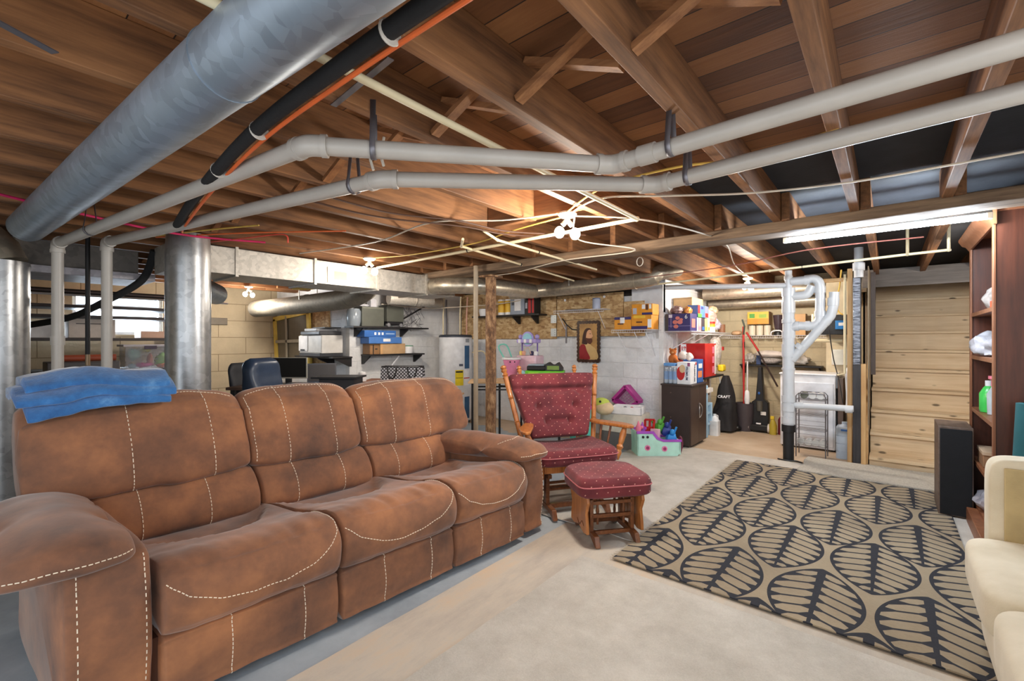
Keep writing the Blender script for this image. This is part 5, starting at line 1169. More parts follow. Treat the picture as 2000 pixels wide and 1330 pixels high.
# ---- brown desk with net bag, school tables
bd = root('brown_desk', 'brown wooden desk top edge behind the sofa carrying the net bag', 'desk', (-4.75, 3.55, 0), math.radians(39.6))
MB().box(-.46, .46, -.25, .25, .775, .80).build('top', wood('brown_desk_wood', (88, 52, 34), (142, 92, 62), 'x', .5), bd, local=True, bev=.004)
MB().box(-.44, .44, -.22, .23, .45, .775).build('drawer_box', wood('brown_desk_side', (98, 58, 38), (150, 96, 62), 'x', .5), bd, local=True)
for x in (-.42, .42): MB().box(x - .02, x + .02, -.22, .22, 0, .775).build('side_panel', wood('brown_desk_side', (98, 58, 38), (150, 96, 62)), bd, local=True)
nb = root('net_bag', 'black and white net laundry bag with black handles on the brown desk', 'bag', (-4.72, 3.55, .803), math.radians(39.6))
t = NT('diamond_net'); o_ = t.xyz()
a_ = t.m('ABSOLUTE', t.m('SUBTRACT', t.m('FRACT', t.m('MULTIPLY', t.m('ADD', o_[0], o_[2]), 24)), .5)); b_ = t.m('ABSOLUTE', t.m('SUBTRACT', t.m('FRACT', t.m('MULTIPLY', t.m('SUBTRACT', o_[0], o_[2]), 24)), .5))
t.out(t.mix(t.m('GREATER_THAN', t.m('MAXIMUM', a_, b_), .33), srgb(222, 224, 232), srgb(44, 44, 50)), .7)
def bag(a, b):
    ph = b * 2 * PI; z = a * .17; e = .3; w = .27 * (1 - .03 * a); d = .10
    k = 1 if a < 1 else .96
    return (w * math.copysign(abs(math.cos(ph)) ** e, math.cos(ph)) * k, d * math.copysign(abs(math.sin(ph)) ** e, math.sin(ph)) * k, z + .006 * noise.noise(Vector((math.cos(ph) * 3, math.sin(ph) * 3, a * 4))))
g_ = MB().grid(bag, 10, 60, cv=True); nq = len(g_.v); g_.v.append((0, 0, 0)); g_.f += [[j, (j + 1) % 60, nq] for j in range(60)]; g_.mi += [0] * 60
g_.build('net_body', t.mat, nb, local=True)
MB().tube([bag(1, k / 60) for k in range(60)], .008, 8, close=True).build('rim', blk, nb, local=True)
for x in (-.12, .13): MB().tube([(x - .05, -.104, .165), (x - .03, -.112, .06), (x, -.112, .03), (x + .04, -.112, .05), (x + .07, -.104, .165)], .007, 6, smooth=5).build('handle', blk, nb, local=True)
MB().box(-.2, .2, -.07, .07, .15, .172).build('folded_contents', M('dark_fabric', (62, 62, 72), .9), nb, local=True, bev=.02)
MB().lathe([(.001, 0), (.05, 0), (.05, .06), (.04, .11), (.001, .12)], (-4.99, 3.14, .80), n=18).build('white_jar', wht, label='small white round jar at the left end of the brown desk', cat='jar')
def school_table(label, c, rz, w, d, h, nm='school_table'):
    rr = root(nm, label, 'table', c, rz)
    MB().box(-w, w, -d, d, h - .02, h).build('top', wood('pale_laminate', (196, 156, 112), (222, 186, 142), 'x', .45), rr, local=True, bev=.004)
    for x in (-w + .05, w - .05):
        for y in (-d + .05, d - .05): MB().cyl((x, y, 0), (x, y, h - .02), .015, 10).build('leg', m_blackm, rr, local=True)
    MB().box(-w + .05, w - .05, -d + .04, -d + .055, h - .10, h - .085).box(-w + .05, w - .05, d - .055, d - .04, h - .10, h - .085).build('shelf_wire', m_blackm, rr, local=True)
    return rr
school_table('light topped school table with black steel legs behind the rusty post', (-3.50, 4.02, 0), math.radians(39.6), .36, .22, .835)
school_table('lower pale stool with black legs beside the brown desk', (-3.72, 3.36, 0), math.radians(30), .17, .15, .72, 'stool')
# ---- toys on and near a second table
school_table('light topped play table behind the glider chair', (-3.48, 4.75, 0), 0.0, .52, .28, .80, 'play_table')
tk = root('toy_ice_cream_cart', 'lilac toy shop stand with striped awning and teal arch on the play table', 'toy', (-3.72, 4.86, .80))
cxk, cyk = -3.74, 4.90
MB().box(cxk - .16, cxk + .17, cyk - .10, cyk + .10, .80, 1.10).build('counter', P_('toy_pale_pink', 232, 200, 214), tk, bev=.02)
for s in (-.13, .13): MB().cyl((cxk + s, cyk, 1.1), (cxk + s, cyk, 1.27), .010, 10).build('pillar', P_('toy_purple', 120, 96, 176), tk)
MB().box(cxk - .16, cxk + .16, cyk - .09, cyk + .04, 1.265, 1.32).build('awning', lil, tk, bev=.012)
for k in range(3): MB().box(cxk - .125 + k * .095, cxk - .085 + k * .095, cyk - .095, cyk - .088, 1.268, 1.316).build('awning_stripe', wht, tk)
MB().cyl((cxk, cyk - .03, 1.32), (cxk, cyk - .05, 1.32), .10, 28).build('arch', lil, tk); MB().cyl((cxk, cyk - .05, 1.32), (cxk, cyk - .056, 1.32), .078, 28).build('arch_panel', P_('toy_aqua', 150, 206, 222), tk)
for s in (-.14, .14): MB().ball((cxk + s, cyk - .02, 1.35), .032).build('scroll_knob', lil, tk)
MB().tube([(cxk + .0, cyk - .09, 1.1), (cxk + .0, cyk - .10, 1.18), (cxk + .06, cyk - .10, 1.2), (cxk + .09, cyk - .09, 1.12)], .005, 6, smooth=5).build('basket_handle', P_('toy_beige', 222, 190, 170), tk)
cols = [P_('toy_yellow', 240, 216, 120), P_('toy_peach', 240, 176, 150), P_('toy_aqua', 150, 206, 222), P_('toy_navy', 52, 48, 90), P_('toy_teal', 90, 190, 200), P_('toy_white', 240, 240, 244)]
tn = ['yellow toy food cup on the toy counter', 'peach toy bun on the toy counter', 'aqua toy cup at the right of the toy counter', 'dark blue toy jar on the toy counter', 'teal toy bowl at the right of the toy counter', 'white toy ice cream scoop on the toy counter']
for k, dx in enumerate((-.10, -.05, .20, .08, .24, .15)):
    zt = 1.10 if abs(dx) < .17 else 1.12 - .32
    if abs(dx) < .17: MB().lathe([(.001, 0), (.022, 0), (.028, .04), (.02, .055), (.001, .06)], (cxk + dx, cyk - .06, 1.102), n=12).build('toy_food', cols[k], label=tn[k], cat='toy')
pb = root('toy_bucket', 'pink smiling toy bucket with white rim and teal handle on the play table', 'toy', (-3.86, 4.66, .80))
MB().lathe([(.001, .0), (.06, .0), (.115, .25)], (-3.86, 4.66, .80), n=28).build('bucket', P_('toy_pink', 230, 140, 180), pb); MB().lathe([(.115, .245), (.128, .25), (.128, .275), (.10, .275)], (-3.86, 4.66, .80), n=28, cap=False).build('rim', wht, pb)
MB().tube([(-3.96, 4.62, 1.07), (-4.02, 4.58, 1.22), (-3.92, 4.62, 1.24), (-3.86, 4.66, 1.08)], .010, 8, smooth=4).build('handle', P_('toy_mint', 120, 206, 190), pb)
for s in (-.03, .03): MB().ball((-3.86 + .075 + s * .6, 4.66 - .075 + s * .8, 1.02), .010, 8, 6).build('eye', blk, pb)
cbox('green_toy_box', 'bright green toy box under the black toy case on the play table', 'box', -3.60, -3.12, 4.60, 4.86, .802, .92, P_('lime_green', 110, 206, 50), [('y-', .08, .35, .15, .85, P_('lime_light', 160, 224, 60)), ('y-', .62, .9, .15, .7, P_('dino_brown', 140, 110, 80)), ('x+', .1, .9, .1, .9, P_('lime_dark', 70, 160, 50))], rz=.5)
bk = root('black_toy_case', 'black toy case with clear window lying on the green box', 'toy', (-3.36, 4.73, .925), .45)
MB().box(-.22, .02, -.11, .11, 0, .055).build('case', blk, bk, local=True, bev=.012); MB().box(-.21, 0, -.10, .10, .055, .075).build('clear_lid', P_('lid_clear', 170, 186, 200), bk, local=True, bev=.01)
MB().prism([(.02, 0), (.22, 0), (.22, .03), (.17, .10), (.13, .07), (.09, .07), (.05, .10), (.02, .08)], (0, -.11, 0), (1, 0, 0), (0, 0, 1), (0, 1, 0), .2).build('printed_sleeve', P_('sleeve_dark', 40, 42, 44), bk, local=True)
MB().box(.04, .19, -.1125, -.1101, .01, .06).build('sleeve_print', P_('sleeve_lime', 120, 150, 70), bk, local=True)
MB().cyl((-3.60, 4.60, .86), (-3.60, 4.56, .86), .058, 24).cyl((-3.60, 4.561, .86), (-3.60, 4.555, .86), .042, 24).build('toy_drum', P_('toy_aqua_pale', 170, 214, 226), label='round pale blue toy at the left end of the green box', cat='toy')
# ================================================================ toys on the floor, black cabinet, laundry recess
# toy tower behind the glider chair
tt_ = root('toy_tower', 'teal and green toy bin tower with a pink rim beside the glider chair back', 'toy', (-2.78, 4.62, 0))
C_ = (-2.78, 4.62, 0)
MB().lathe([(.001, 0), (.12, 0), (.125, .5), (.001, .5)], C_, n=24).build('lower_bin', P_('toy_teal2', 90, 190, 176), tt_)
MB().lathe([(.13, .5), (.15, .51), (.15, .54), (.13, .55)], C_, n=24, cap=False).build('rim', P_('toy_magenta', 196, 70, 170), tt_)
MB().ball((-2.78, 4.62, .64), (.11, .11, .13), jit=.2).build('toy_heap', P_('toy_lime_yellow', 214, 214, 96), tt_); MB().ball((-2.74, 4.54, .70), (.07, .06, .06), jit=.2).build('orange_toy', P_('toy_orange', 232, 130, 96), tt_)
MB().tube([(-2.80, 4.60, .74), (-2.79, 4.58, .86), (-2.72, 4.6, .88), (-2.70, 4.6, .74)], .012, 8, smooth=5).build('handle', blu, tt_)
for k, (z, m_) in enumerate(((.18, grn), (.32, blu), (.08, P_('toy_green_d', 60, 150, 70)))): MB().ball((-2.71 + .01 * k, 4.52, z), (.03, .02, .04), 10, 7).build('round_button', m_, tt_)
# grey storage bin with white tray
gb = root('storage_bin', 'pale and grey two tone storage bin standing by the white wall', 'bin', (-2.45, 5.22, 0))
def rbox(mb, x0, x1, y0, y1, z0, z1, e=.35, taper=0, n=40):
    def fn(u, v):
        ph = v * 2 * PI; k = 1 + taper * u
        return ((x0 + x1) / 2 + (x1 - x0) / 2 * k * math.copysign(abs(math.cos(ph)) ** e, math.cos(ph)), (y0 + y1) / 2 + (y1 - y0) / 2 * k * math.copysign(abs(math.sin(ph)) ** e, math.sin(ph)), lerp(z0, z1, u))
    a = len(mb.v); mb.grid(fn, 2, n, cv=True); mb.f += [list(range(a, a + n)), list(range(a + n, a + 2 * n))]; mb.mi += [mb.cur, mb.cur]; return mb
rbox(MB(), -2.76, -2.26, 5.02, 5.44, 0, .20).build('lower_half', P_('bin_grey', 112, 108, 108), gb, ang=50)
rbox(MB(), -2.77, -2.25, 5.01, 5.45, .20, .41).build('upper_half', P_('bin_cream', 222, 214, 200), gb, ang=50)
tr = root('toy_tray', 'white plastic tray with small toys tilted on the storage bin', 'tray', (-2.45, 5.2, .41), .25)
tray = MB(); pts = [(-.17, -.12), (.17, -.12), (.17, .12), (-.17, .12)]
for (x0, x1, y0, y1) in ((-.18, .18, -.14, -.125), (-.18, .18, .125, .14), (-.18, -.165, -.14, .14), (.165, .18, -.14, .14)): tray.box(x0, x1, y0, y1, .0, .09)
tray.box(-.18, .18, -.14, .14, 0, .012); tray.build('tray', wht, tr, local=True, bev=.003)
for k in range(7): MB().ball((rnd.uniform(-.12, .12), rnd.uniform(-.08, .08), .055), (.025, .02, .018), 8, 6).build('small_toy', [blk, red_, wht, P_('toy_grey', 110, 110, 120)][k % 4], tr, local=True)
mb = MB(); b_ = (-2.62, 5.50)
pk = P_('basket_magenta', 176, 52, 140)
bk_ = root('toy_basket', 'magenta slotted basket standing on its corner behind the white tray', 'basket', (-2.62, 5.46, .41))
for (p, q) in (((-.18, .10), (0, .29)), ((0, .29), (.18, .10)), ((-.18, .10), (0, -.0)), ((0, -.0), (.18, .10))):
    MB().bar((-2.62 + p[0], 5.52, .42 + p[1]), (-2.62 + q[0], 5.52, .42 + q[1]), .12, .035, (0, 1, 0)).build('rim', pk, bk_) if False else MB().bar((-2.62 + p[0], 5.52, .42 + p[1]), (-2.62 + q[0], 5.52, .42 + q[1]), .035, .14, (0, 1, 0)).build('rim', pk, bk_)
mb = MB()
for k in range(1, 7):
    f_ = k / 7; mb.bar((-2.62 + lerp(-.18, 0, f_), 5.58, .42 + lerp(.10, .29, f_)), (-2.62 + lerp(0, .18, f_), 5.58, .42 + lerp(0, .10, f_)), .008, .006, (0, 1, 0)); mb.bar((-2.62 + lerp(-.18, 0, f_), 5.58, .42 + lerp(.10, 0, f_)), (-2.62 + lerp(0, .18, f_), 5.58, .42 + lerp(.29, .10, f_)), .008, .006, (0, 1, 0))
mb.build('lattice', P_('basket_pink_light', 214, 150, 206), bk_)
pl = root('plush_toy', 'lime green and cream plush toy head above the glider armrest', 'plush toy', (-2.62, 4.98, .40))
MB().ball((-2.60, 4.86, .50), (.115, .10, .085)).build('body', M('plush_cream', (218, 194, 158), .95, bump=.5), pl); MB().ball((-2.635, 4.86, .56), (.10, .09, .06)).build('hood', M('plush_lime', (190, 206, 96), .95, bump=.5), pl)
MB().ball((-2.60, 4.765, .585), .014, 8, 6).build('eye', blk, pl)
# mint toy ship tub full of toys
sh = root('toy_ship_tub', 'mint green toy ship tub with purple rim and two pink badges on the floor', 'toy', (-2.05, 5.05, 0), math.radians(40))
mint = M('mint_plastic', (178, 224, 210), .4); purp = P_('rim_purple', 164, 78, 190)
prof = [(-.235, 0), (.20, 0), (.235, .05), (.245, .185), (.05, .185), (-.02, .21), (-.07, .275), (-.245, .275)]
for y in (-.13, .12): MB().prism(prof, (0, y, 0), (1, 0, 0), (0, 0, 1), (0, 1, 0), .012).build('hull_side', mint, sh, local=True, bev=.003)
MB().box(-.24, -.228, -.13, .13, 0, .275).box(.228, .243, -.13, .13, .03, .185).box(-.235, .235, -.13, .13, 0, .012).build('hull_ends', mint, sh, local=True)
for y in (-.138, .118): 
    MB().prism([(-.25, .262), (-.075, .262), (-.03, .20), (.045, .172), (.25, .172), (.25, .195), (.05, .195), (-.01, .222), (-.06, .288), (-.25, .288)], (0, y, 0), (1, 0, 0), (0, 0, 1), (0, 1, 0), .024).build('rim', purp, sh, local=True)
for x in (-.18, -.13): MB().cyl((x, -.131, .225), (x, -.138, .225), .014, 14).build('porthole', blk, sh, local=True)
for x, z in ((-.13, .105), (.06, .095)):
    b__ = MB().cyl((x, -.130, z), (x, -.138, z), .032, 8).build('badge', P_('badge_pink', 220, 130, 170), sh, local=True); MB().cyl((x, -.138, z), (x, -.142, z), .018, 14).build('badge_ring', P_('badge_dark_pink', 150, 50, 100), b__, local=True)
Rsh = ROOTM[sh.name]
toys = [('red toy house frame sticking out of the ship tub', red_, (-.06, 0, .30), 'frame'), ('pale pink toy box in the ship tub', P_('toy_blush', 226, 180, 196), (-.02, -.06, .25), 'box'), ('dark blue toy robot in the ship tub', P_('toy_dark_blue', 30, 52, 130), (.12, 0, .27), 'blob'), ('light blue toy dinosaur at the right of the ship tub', P_('toy_sky_blue', 40, 140, 214), (.16, -.06, .20), 'blob'), ('pink toy castle peak at the left end of the ship tub', pnk, (-.20, -.02, .31), 'cone'), ('small green toy figure in the middle of the ship tub', grn, (.05, .03, .30), 'blob'), ('purple toy crown at the left of the ship tub', purp, (-.14, .03, .29), 'cone')]
for lb, m_, (x, y, z), kd in toys:
    c = Rsh @ Vector((x, y, z)); mb = MB()
    if kd == 'frame':
        for a, b in (((-.06, 0, -.08), (-.06, 0, .09)), ((.03, 0, -.08), (.05, 0, .10)), ((-.06, 0, .09), (.05, 0, .10)), ((-.06, 0, .0), (.04, 0, .01)), ((-.02, .02, -.08), (-.01, .02, .1))): mb.bar(c + Vector(a), c + Vector(b), .02, .02)
        mb.box(c.x - .05, c.x, c.y - .02, c.y + .02, c.z - .08, c.z)
    elif kd == 'box': mb.box(c.x - .045, c.x + .045, c.y - .03, c.y + .03, c.z - .10, c.z + .05)
    elif kd == 'cone': mb.lathe([(.03, -.06), (.035, 0), (.02, .03), (.004, .075)], c, n=10).ball(c + Vector((.03, .02, .0)), .022, 8, 6)
    else: mb.ball(c, (.06, .05, .07), jit=.5).ball(c + Vector((.02, -.02, .07)), (.03, .03, .035), 10, 7).bar(c + Vector((-.05, 0, .02)), c + Vector((-.09, 0, .08)), .018, .018).bar(c + Vector((.03, 0, .05)), c + Vector((.06, 0, .13)), .018, .018)
    mb.build('toy', m_, label=lb, cat='toy')
MB().tube([Rsh @ Vector(p) for p in ((.27, -.02, .0), (.30, -.02, .12), (.285, 0, .2), (.26, .05, .1), (.29, .08, .0))], .012, 8, smooth=4).build('toy_hoop', P_('toy_maroon', 110, 30, 60), label='dark red coiled toy at the right end of the ship tub', cat='toy')
# black cabinet
cb = root('storage_cabinet', 'dark brown cabinet with curved chrome handle at the recess corner', 'cabinet', (-2.0, 5.85, 0))
m_cab = M('espresso_laminate', (58, 46, 44), .45)
MB().box(-2.175, -1.835, 5.55, 6.14, .03, .745).build('body', m_cab, cb, bev=.002)
MB().box(-2.185, -1.80, 5.54, 6.15, .745, .765).build('top', m_cab, cb, bev=.003)
MB().box(-2.16, -1.85, 5.57, 6.12, 0, .03).build('plinth', blk, cb)
for y0, y1 in ((5.552, 5.843), (5.847, 6.138)): dr = MB().box(-1.835, -1.815, y0, y1, .035, .742).build('door', M('espresso_door', (64, 48, 42), .4), cb, bev=.002)
for s, yy in ((-1, 5.835), (1, 5.86)):
    MB().tube([(-1.812, yy + s * .0, .52), (-1.795, yy + s * .035, .47), (-1.795, yy + s * .035, .39), (-1.812, yy, .34)], .007, 8, smooth=5).build('handle', M('chrome', (200, 200, 204), .2, .9), cb)
for z in (.36, .66): MB().cyl((-2.06, 5.549, z), (-2.06, 5.545, z), .008, 10).build('screw_cap', P_('cap_brown', 100, 80, 72), cb)
# on the cabinet
wp = root('water_bottle_pack', 'shrink wrapped pack of blue labelled water bottles on the dark cabinet', 'bottle pack', (-2.08, 5.66, .767))
MB().box(-2.165, -2.0, 5.575, 5.76, .767, .985).build('film', M('clear_film', (200, 214, 230), .1, alpha=.28), wp, bev=.02)
for i in range(3):
    for j in range(3):
        c = (-2.135 + i * .053, 5.605 + j * .06, .769)
        b_ = MB().lathe([(.001, 0), (.022, .002), (.025, .02), (.025, .13), (.012, .175), (.012, .19), (.001, .192)], c, n=14).build('bottle', M('bottle_clear', (206, 220, 234), .1, alpha=.6), wp)
        MB().lathe([(.0255, .05), (.0255, .15)], c, n=14, cap=False).build('blue_label', P_('label_blue', 96, 150, 208), b_)
        MB().lathe([(.013, .178), (.013, .195), (.001, .196)], c, n=10).build('cap', wht, b_)
MB().box(-2.16, -2.02, 5.58, 5.72, .985, 1.02).build('blue_tray', P_('label_blue', 96, 150, 208), label='blue and white carton lying on the water bottle pack', cat='box', bev=.003)
pc = cbox('crackers_carton', 'white carton lettered PREMIUM with a red oval on the dark cabinet', 'box', -2.0, -1.84, 5.60, 5.84, .767, 1.035, M('carton_white', (230, 232, 236), .5), [('y-', .78, .98, .82, .98, P_('flag_mauve', 150, 80, 120)), ('x+', .75, .98, .86, .98, P_('flag_red', 196, 90, 90))])
pm = P_('print_navy', 46, 56, 92)
text('PREMIUM', .052, pm, pc, (-1.8385, 5.74, .90), (0, 0, -1), (0, 1, 0), bold=.001)
text('PREMIUM', .040, pm, pc, (-1.895, 5.5985, .90), (0, 0, -1), (1, 0, 0), bold=.001)
ov = MB().prism([(.05 * math.cos(a / 24 * 2 * PI), .085 * math.sin(a / 24 * 2 * PI)) for a in range(24)], (-1.955, 5.599, .90), (1, 0, 0), (0, 0, 1), (0, -1, 0), .0015); ov.build('red_oval', red_, pc)
MB().prism([(.035 * math.cos(a / 24 * 2 * PI), .05 * math.sin(a / 24 * 2 * PI)) for a in range(24)], (-1.935, 5.5975, .955), (1, 0, 0), (0, 0, 1), (0, -1, 0), .0015).build('cracker_picture', P_('cracker_tan', 206, 178, 140), pc)
cbox('macaroni_carton', 'blue carton with orange print between the white and red cartons', 'box', -2.02, -1.845, 5.88, 6.11, .767, 1.06, blu, [('x+', .1, .8, .22, .5, P_('print_pasta', 230, 140, 90)), ('x+', .2, .8, .62, .82, wht)])
MB().ball((-2.03, 5.92, 1.10), (.07, .07, .055), jit=.3).ball((-1.95, 5.9, 1.09), (.05, .05, .05), jit=.4).build('paper_bag', M('crumpled_paper', (226, 220, 212), .8), label='crumpled white paper bag behind the white carton', cat='bag')
r_ = root('teddy_bear', 'orange brown teddy bear sitting on the dark cabinet by the wall', 'plush toy', (-2.13, 5.8, 1.02))
tb = M('bear_plush', (186, 104, 48), .95, bump=.6)
MB().ball((-2.12, 5.80, 1.06), (.06, .055, .07)).build('body', tb, r_); MB().ball((-2.12, 5.79, 1.155), (.045, .04, .042)).build('head', tb, r_)
for s in (-1, 1): MB().ball((-2.12 + s * .035, 5.79, 1.19), .016, 8, 6).build('ear', tb, r_)
MB().cyl((-2.08, 5.76, 1.06), (-2.02, 5.70, 1.03), .022, 10).build('arm', tb, r_); MB().ball((-2.112, 5.75, 1.148), (.016, .012, .012), 8, 6).build('muzzle', P_('muzzle_tan', 206, 150, 96), r_)
# shelf behind the cabinet with the red case
MB().box(-2.19, -1.84, 6.17, 7.05, .79, .815).build('wall_shelf', m_shelf, label='black shelf in the recess under the red carton', cat='shelf', bev=.003)
cbox('soda_carton', 'large glossy red drink carton with white 18 mark in the recess', 'box', -2.17, -1.84, 6.18, 6.66, .817, 1.26, M('glossy_red', (186, 30, 30), .25), [('y-', .04, .26, .72, .98, wht), ('x+', .86, .99, .05, .95, P_('white_stripe', 230, 226, 226)), ('x+', .66, .8, .1, .3, pnk), ('x+', .66, .8, .4, .6, pnk), ('x+', .66, .8, .7, .9, pnk)])
sc = bpy.data.objects['soda_carton']; text('18', .07, red_, sc, (-2.12, 6.1765, 1.17), (1, 0, 0), (0, 0, 1), bold=.002)
blob('clear_bag', 'tall clear plastic bag of cups hanging below the wire shelf', 'bag', (-1.93, 6.92, 1.12), (.09, .14, .25), M('clear_bag_film', (206, 200, 192), .2, alpha=.8, var=.3, scale=30), .2)
MB().box(-1.88, -1.80, 6.86, 7.02, .86, .955).build('yellow_pack', M('bright_yellow', (240, 208, 40), .5), label='small bright yellow pack at the end of the recess shelf', cat='packet', bev=.02)
MB().box(-1.835, -1.825, 6.93, 7.01, 1.16, 1.21).build('red_tag', red_, label='red label hanging on the clear plastic bag', cat='label')
for k in range(3): MB().box(-2.1, -1.9, 6.3 + k * .12, 6.33 + k * .12, .55, .785).build('board', [wht, P_('board_tan', 180, 150, 110), P_('board_brown', 120, 90, 66)][k], label=['white', 'tan', 'brown'][k] + ' board stored upright under the recess shelf', cat='board')
# blue folding chair, jug, black blower bag
fc = root('folding_stool', 'pale blue plastic step stool folded beside the dark cabinet', 'stool', (-1.93, 6.4, 0))
pb_ = P_('pale_blue_plastic', 158, 190, 212)
MB().box(-2.0, -1.86, 6.34, 6.38, 0, .70).build('side', pb_, fc, bev=.01); MB().box(-2.0, -1.86, 6.54, 6.58, 0, .45).build('side', pb_, fc, bev=.01)
for z in (.15, .3, .42): MB().box(-1.98, -1.88, 6.38, 6.54, z, z + .025).build('step', pb_, fc)
MB().box(-2.0, -1.85, 6.30, 6.56, .60, .655).build('paper_stack', P_('paper_white', 232, 230, 226), label='white paper pad lying on the blue step stool', cat='paper')
jg = root('plastic_jug', 'translucent white plastic jug on the floor by the black bag', 'jug', (-1.84, 6.60, 0))
rbox(MB(), -1.90, -1.78, 6.53, 6.67, 0, .20).build('body', M('milky_plastic', (214, 218, 222), .35), jg, ang=50)
MB().lathe([(.06, .20), (.045, .24), (.022, .265), (.022, .29), (.001, .292)], (-1.84, 6.6, 0), n=18).build('neck', M('milky_plastic', (214, 218, 222)), jg); MB().tube([(-1.84, 6.62, .26), (-1.82, 6.67, .26), (-1.82, 6.67, .2)], .009, 8, smooth=4).build('handle', M('milky_plastic', (214, 218, 222)), jg)
bg = root('blower_bag', 'black leaf blower bag with white lettering hanging in the recess', 'bag', (-1.80, 6.9, .0))
m_nyl = M('black_nylon', (34, 32, 34), .75, bump=.4, bscale=25)
def bb(a, b):
    z = lerp(.03, .80, a); ph = b * 2 * PI; w = lerp(.18, .04, a ** 1.6); d = lerp(.17, .05, a ** 1.5)
    k = 1 + .3 * noise.noise(Vector((math.cos(ph) * 1.6, math.sin(ph) * 1.6, a * 3)))
    return (-1.81 + .03 * a + w * math.cos(ph) * k, 6.93 + d * math.sin(ph) * k + .05 * (1 - a), z)
MB().grid(bb, 24, 28, cv=True).build('fabric', m_nyl, bg, ang=80); MB().tube([(-1.83, 7.0, .05), (-1.74, 7.12, .16), (-1.76, 7.2, .32), (-1.80, 7.18, .45)], .03, 10, smooth=5).build('nozzle', m_black, bg)
text('CRAFT', .052, wht, bg, (-1.765, 6.765, .50), (.97, .26, 0), (.0, .10, 1), ext=.004, bold=.001)
MB().tube([(-1.86, 6.88, .80), (-1.845, 6.87, .74), (-1.84, 6.88, .68)], .007, 6).build('strap', P_('strap_grey', 190, 190, 190), bg)
MB().ball((-1.72, 7.1, .05), (.12, .10, .045), jit=.4).build('black_cable_coil', m_black, label='black heap of hose and cable on the floor behind the blower bag', cat='cable')
# mop bucket, red mop, vacuum, spray
tb_ = root('mop_bucket', 'tall dark grey round waste bin holding the mop handles', 'bin', (-1.60, 7.22, 0))
MB().lathe([(.001, 0), (.10, 0), (.118, .40), (.112, .40), (.098, .01), (.001, .01)], (-1.60, 7.22, 0), n=28).build('bin_body', M('bin_dark_plum', (70, 62, 66), .6), tb_)
mp_ = root('mop', 'red handled mop standing in the dark grey bin', 'mop', (-1.60, 7.2, .02))
MB().cyl((-1.60, 7.18, .02), (-1.60, 7.16, .70), .012, 10).build('lower_pole', red_, mp_); MB().cyl((-1.60, 7.16, .70), (-1.60, 7.14, 1.5), .015, 10).build('upper_pole', P_('mop_red', 178, 44, 40), mp_)
MB().cyl((-1.60, 7.15, 1.2), (-1.60, 7.148, 1.28), .017, 10).build('grip', blk, mp_); MB().tube([(-1.60, 7.14, 1.38), (-1.58, 7.12, 1.5), (-1.61, 7.12, 1.6)], .012, 8).build('hook', P_('hook_dark_green', 50, 60, 50), mp_)
sb_ = root('steam_mop', 'white and red steam mop leaning towards the wall shelf beside the red mop', 'mop', (-1.5, 7.2, 0))
MB().cyl((-1.56, 7.16, .02), (-1.56, 7.20, 1.0), .010, 10).build('pole', P_('pole_white', 222, 222, 222), sb_); MB().lathe([(.001, 0), (.03, 0), (.038, .06), (.03, .17), (.015, .19)], (-1.55, 7.13, .40), n=14).build('tank', wht, sb_)
MB().cyl((-1.43, 7.26, 1.15), (-1.58, 7.22, 1.42), .014, 10).build('red_handle', P_('mop_red', 178, 44, 40), sb_)
MB().cyl((-1.20, 7.32, .65), (-1.44, 7.26, 1.16), .012, 8).build('black_hose', P_('hose_brown', 60, 44, 40), sb_)
vc = root('upright_vacuum', 'black upright vacuum cleaner with white wheels in the recess', 'vacuum cleaner', (-1.42, 7.25, 0))
MB().prism([(-.10, .04), (.10, .04), (.115, .2), (.105, .42), (.05, .46), (.04, .66), (.02, .92), (-.02, .92), (-.04, .66), (-.055, .46), (-.105, .42), (-.115, .2)], (-1.41, 7.24, 0), (1, 0, 0), (0, 0, 1), (0, 1, 0), .11).build('body', m_black, vc, bev=.01)
MB().box(-1.53, -1.29, 7.16, 7.34, .02, .11).build('foot', m_black, vc, bev=.015)
for x in (-1.545, -1.285): MB().cyl((x - .012, 7.2, .07), (x + .012, 7.2, .07), .062, 18).build('wheel', P_('wheel_white', 222, 216, 210), vc)
MB().box(-1.40, -1.33, 7.232, 7.239, .24, .29).build('badge', P_('badge_white', 226, 222, 216), vc, bev=.004); MB().box(-1.44, -1.38, 7.154, 7.161, .12, .14).build('label_plate', wht, vc)
MB().cyl((-1.41, 7.235, .30), (-1.41, 7.235, .44), .04, 14).build('dust_cup', P_('cup_smoke', 88, 84, 74), vc); MB().ball((-1.42, 7.238, .55), (.015, .006, .02), 8, 6).build('blue_button', blu, vc)
sp_ = root('spray_bottle', 'yellow spray cleaner bottle on the floor beside the vacuum', 'bottle', (-1.23, 7.2, 0))
MB().lathe([(.001, 0), (.045, .0), (.05, .12), (.03, .18), (.014, .21)], (-1.23, 7.16, 0), n=18).build('bottle', P_('cleaner_amber', 190, 170, 60), sp_); MB().box(-1.26, -1.215, 7.14, 7.18, .21, .25).box(-1.255, -1.245, 7.15, 7.17, .17, .21).build('trigger', P_('trigger_yellow', 236, 206, 50), sp_, bev=.004)
MB().lathe([(.001, 0), (.04, 0), (.04, .2), (.02, .24), (.001, .26)], (-1.14, 7.22, 0), n=16).build('cleaner_bottle', P_('bottle_maroon', 110, 30, 44), label='dark red cleaner bottle beside the yellow spray bottle', cat='bottle')
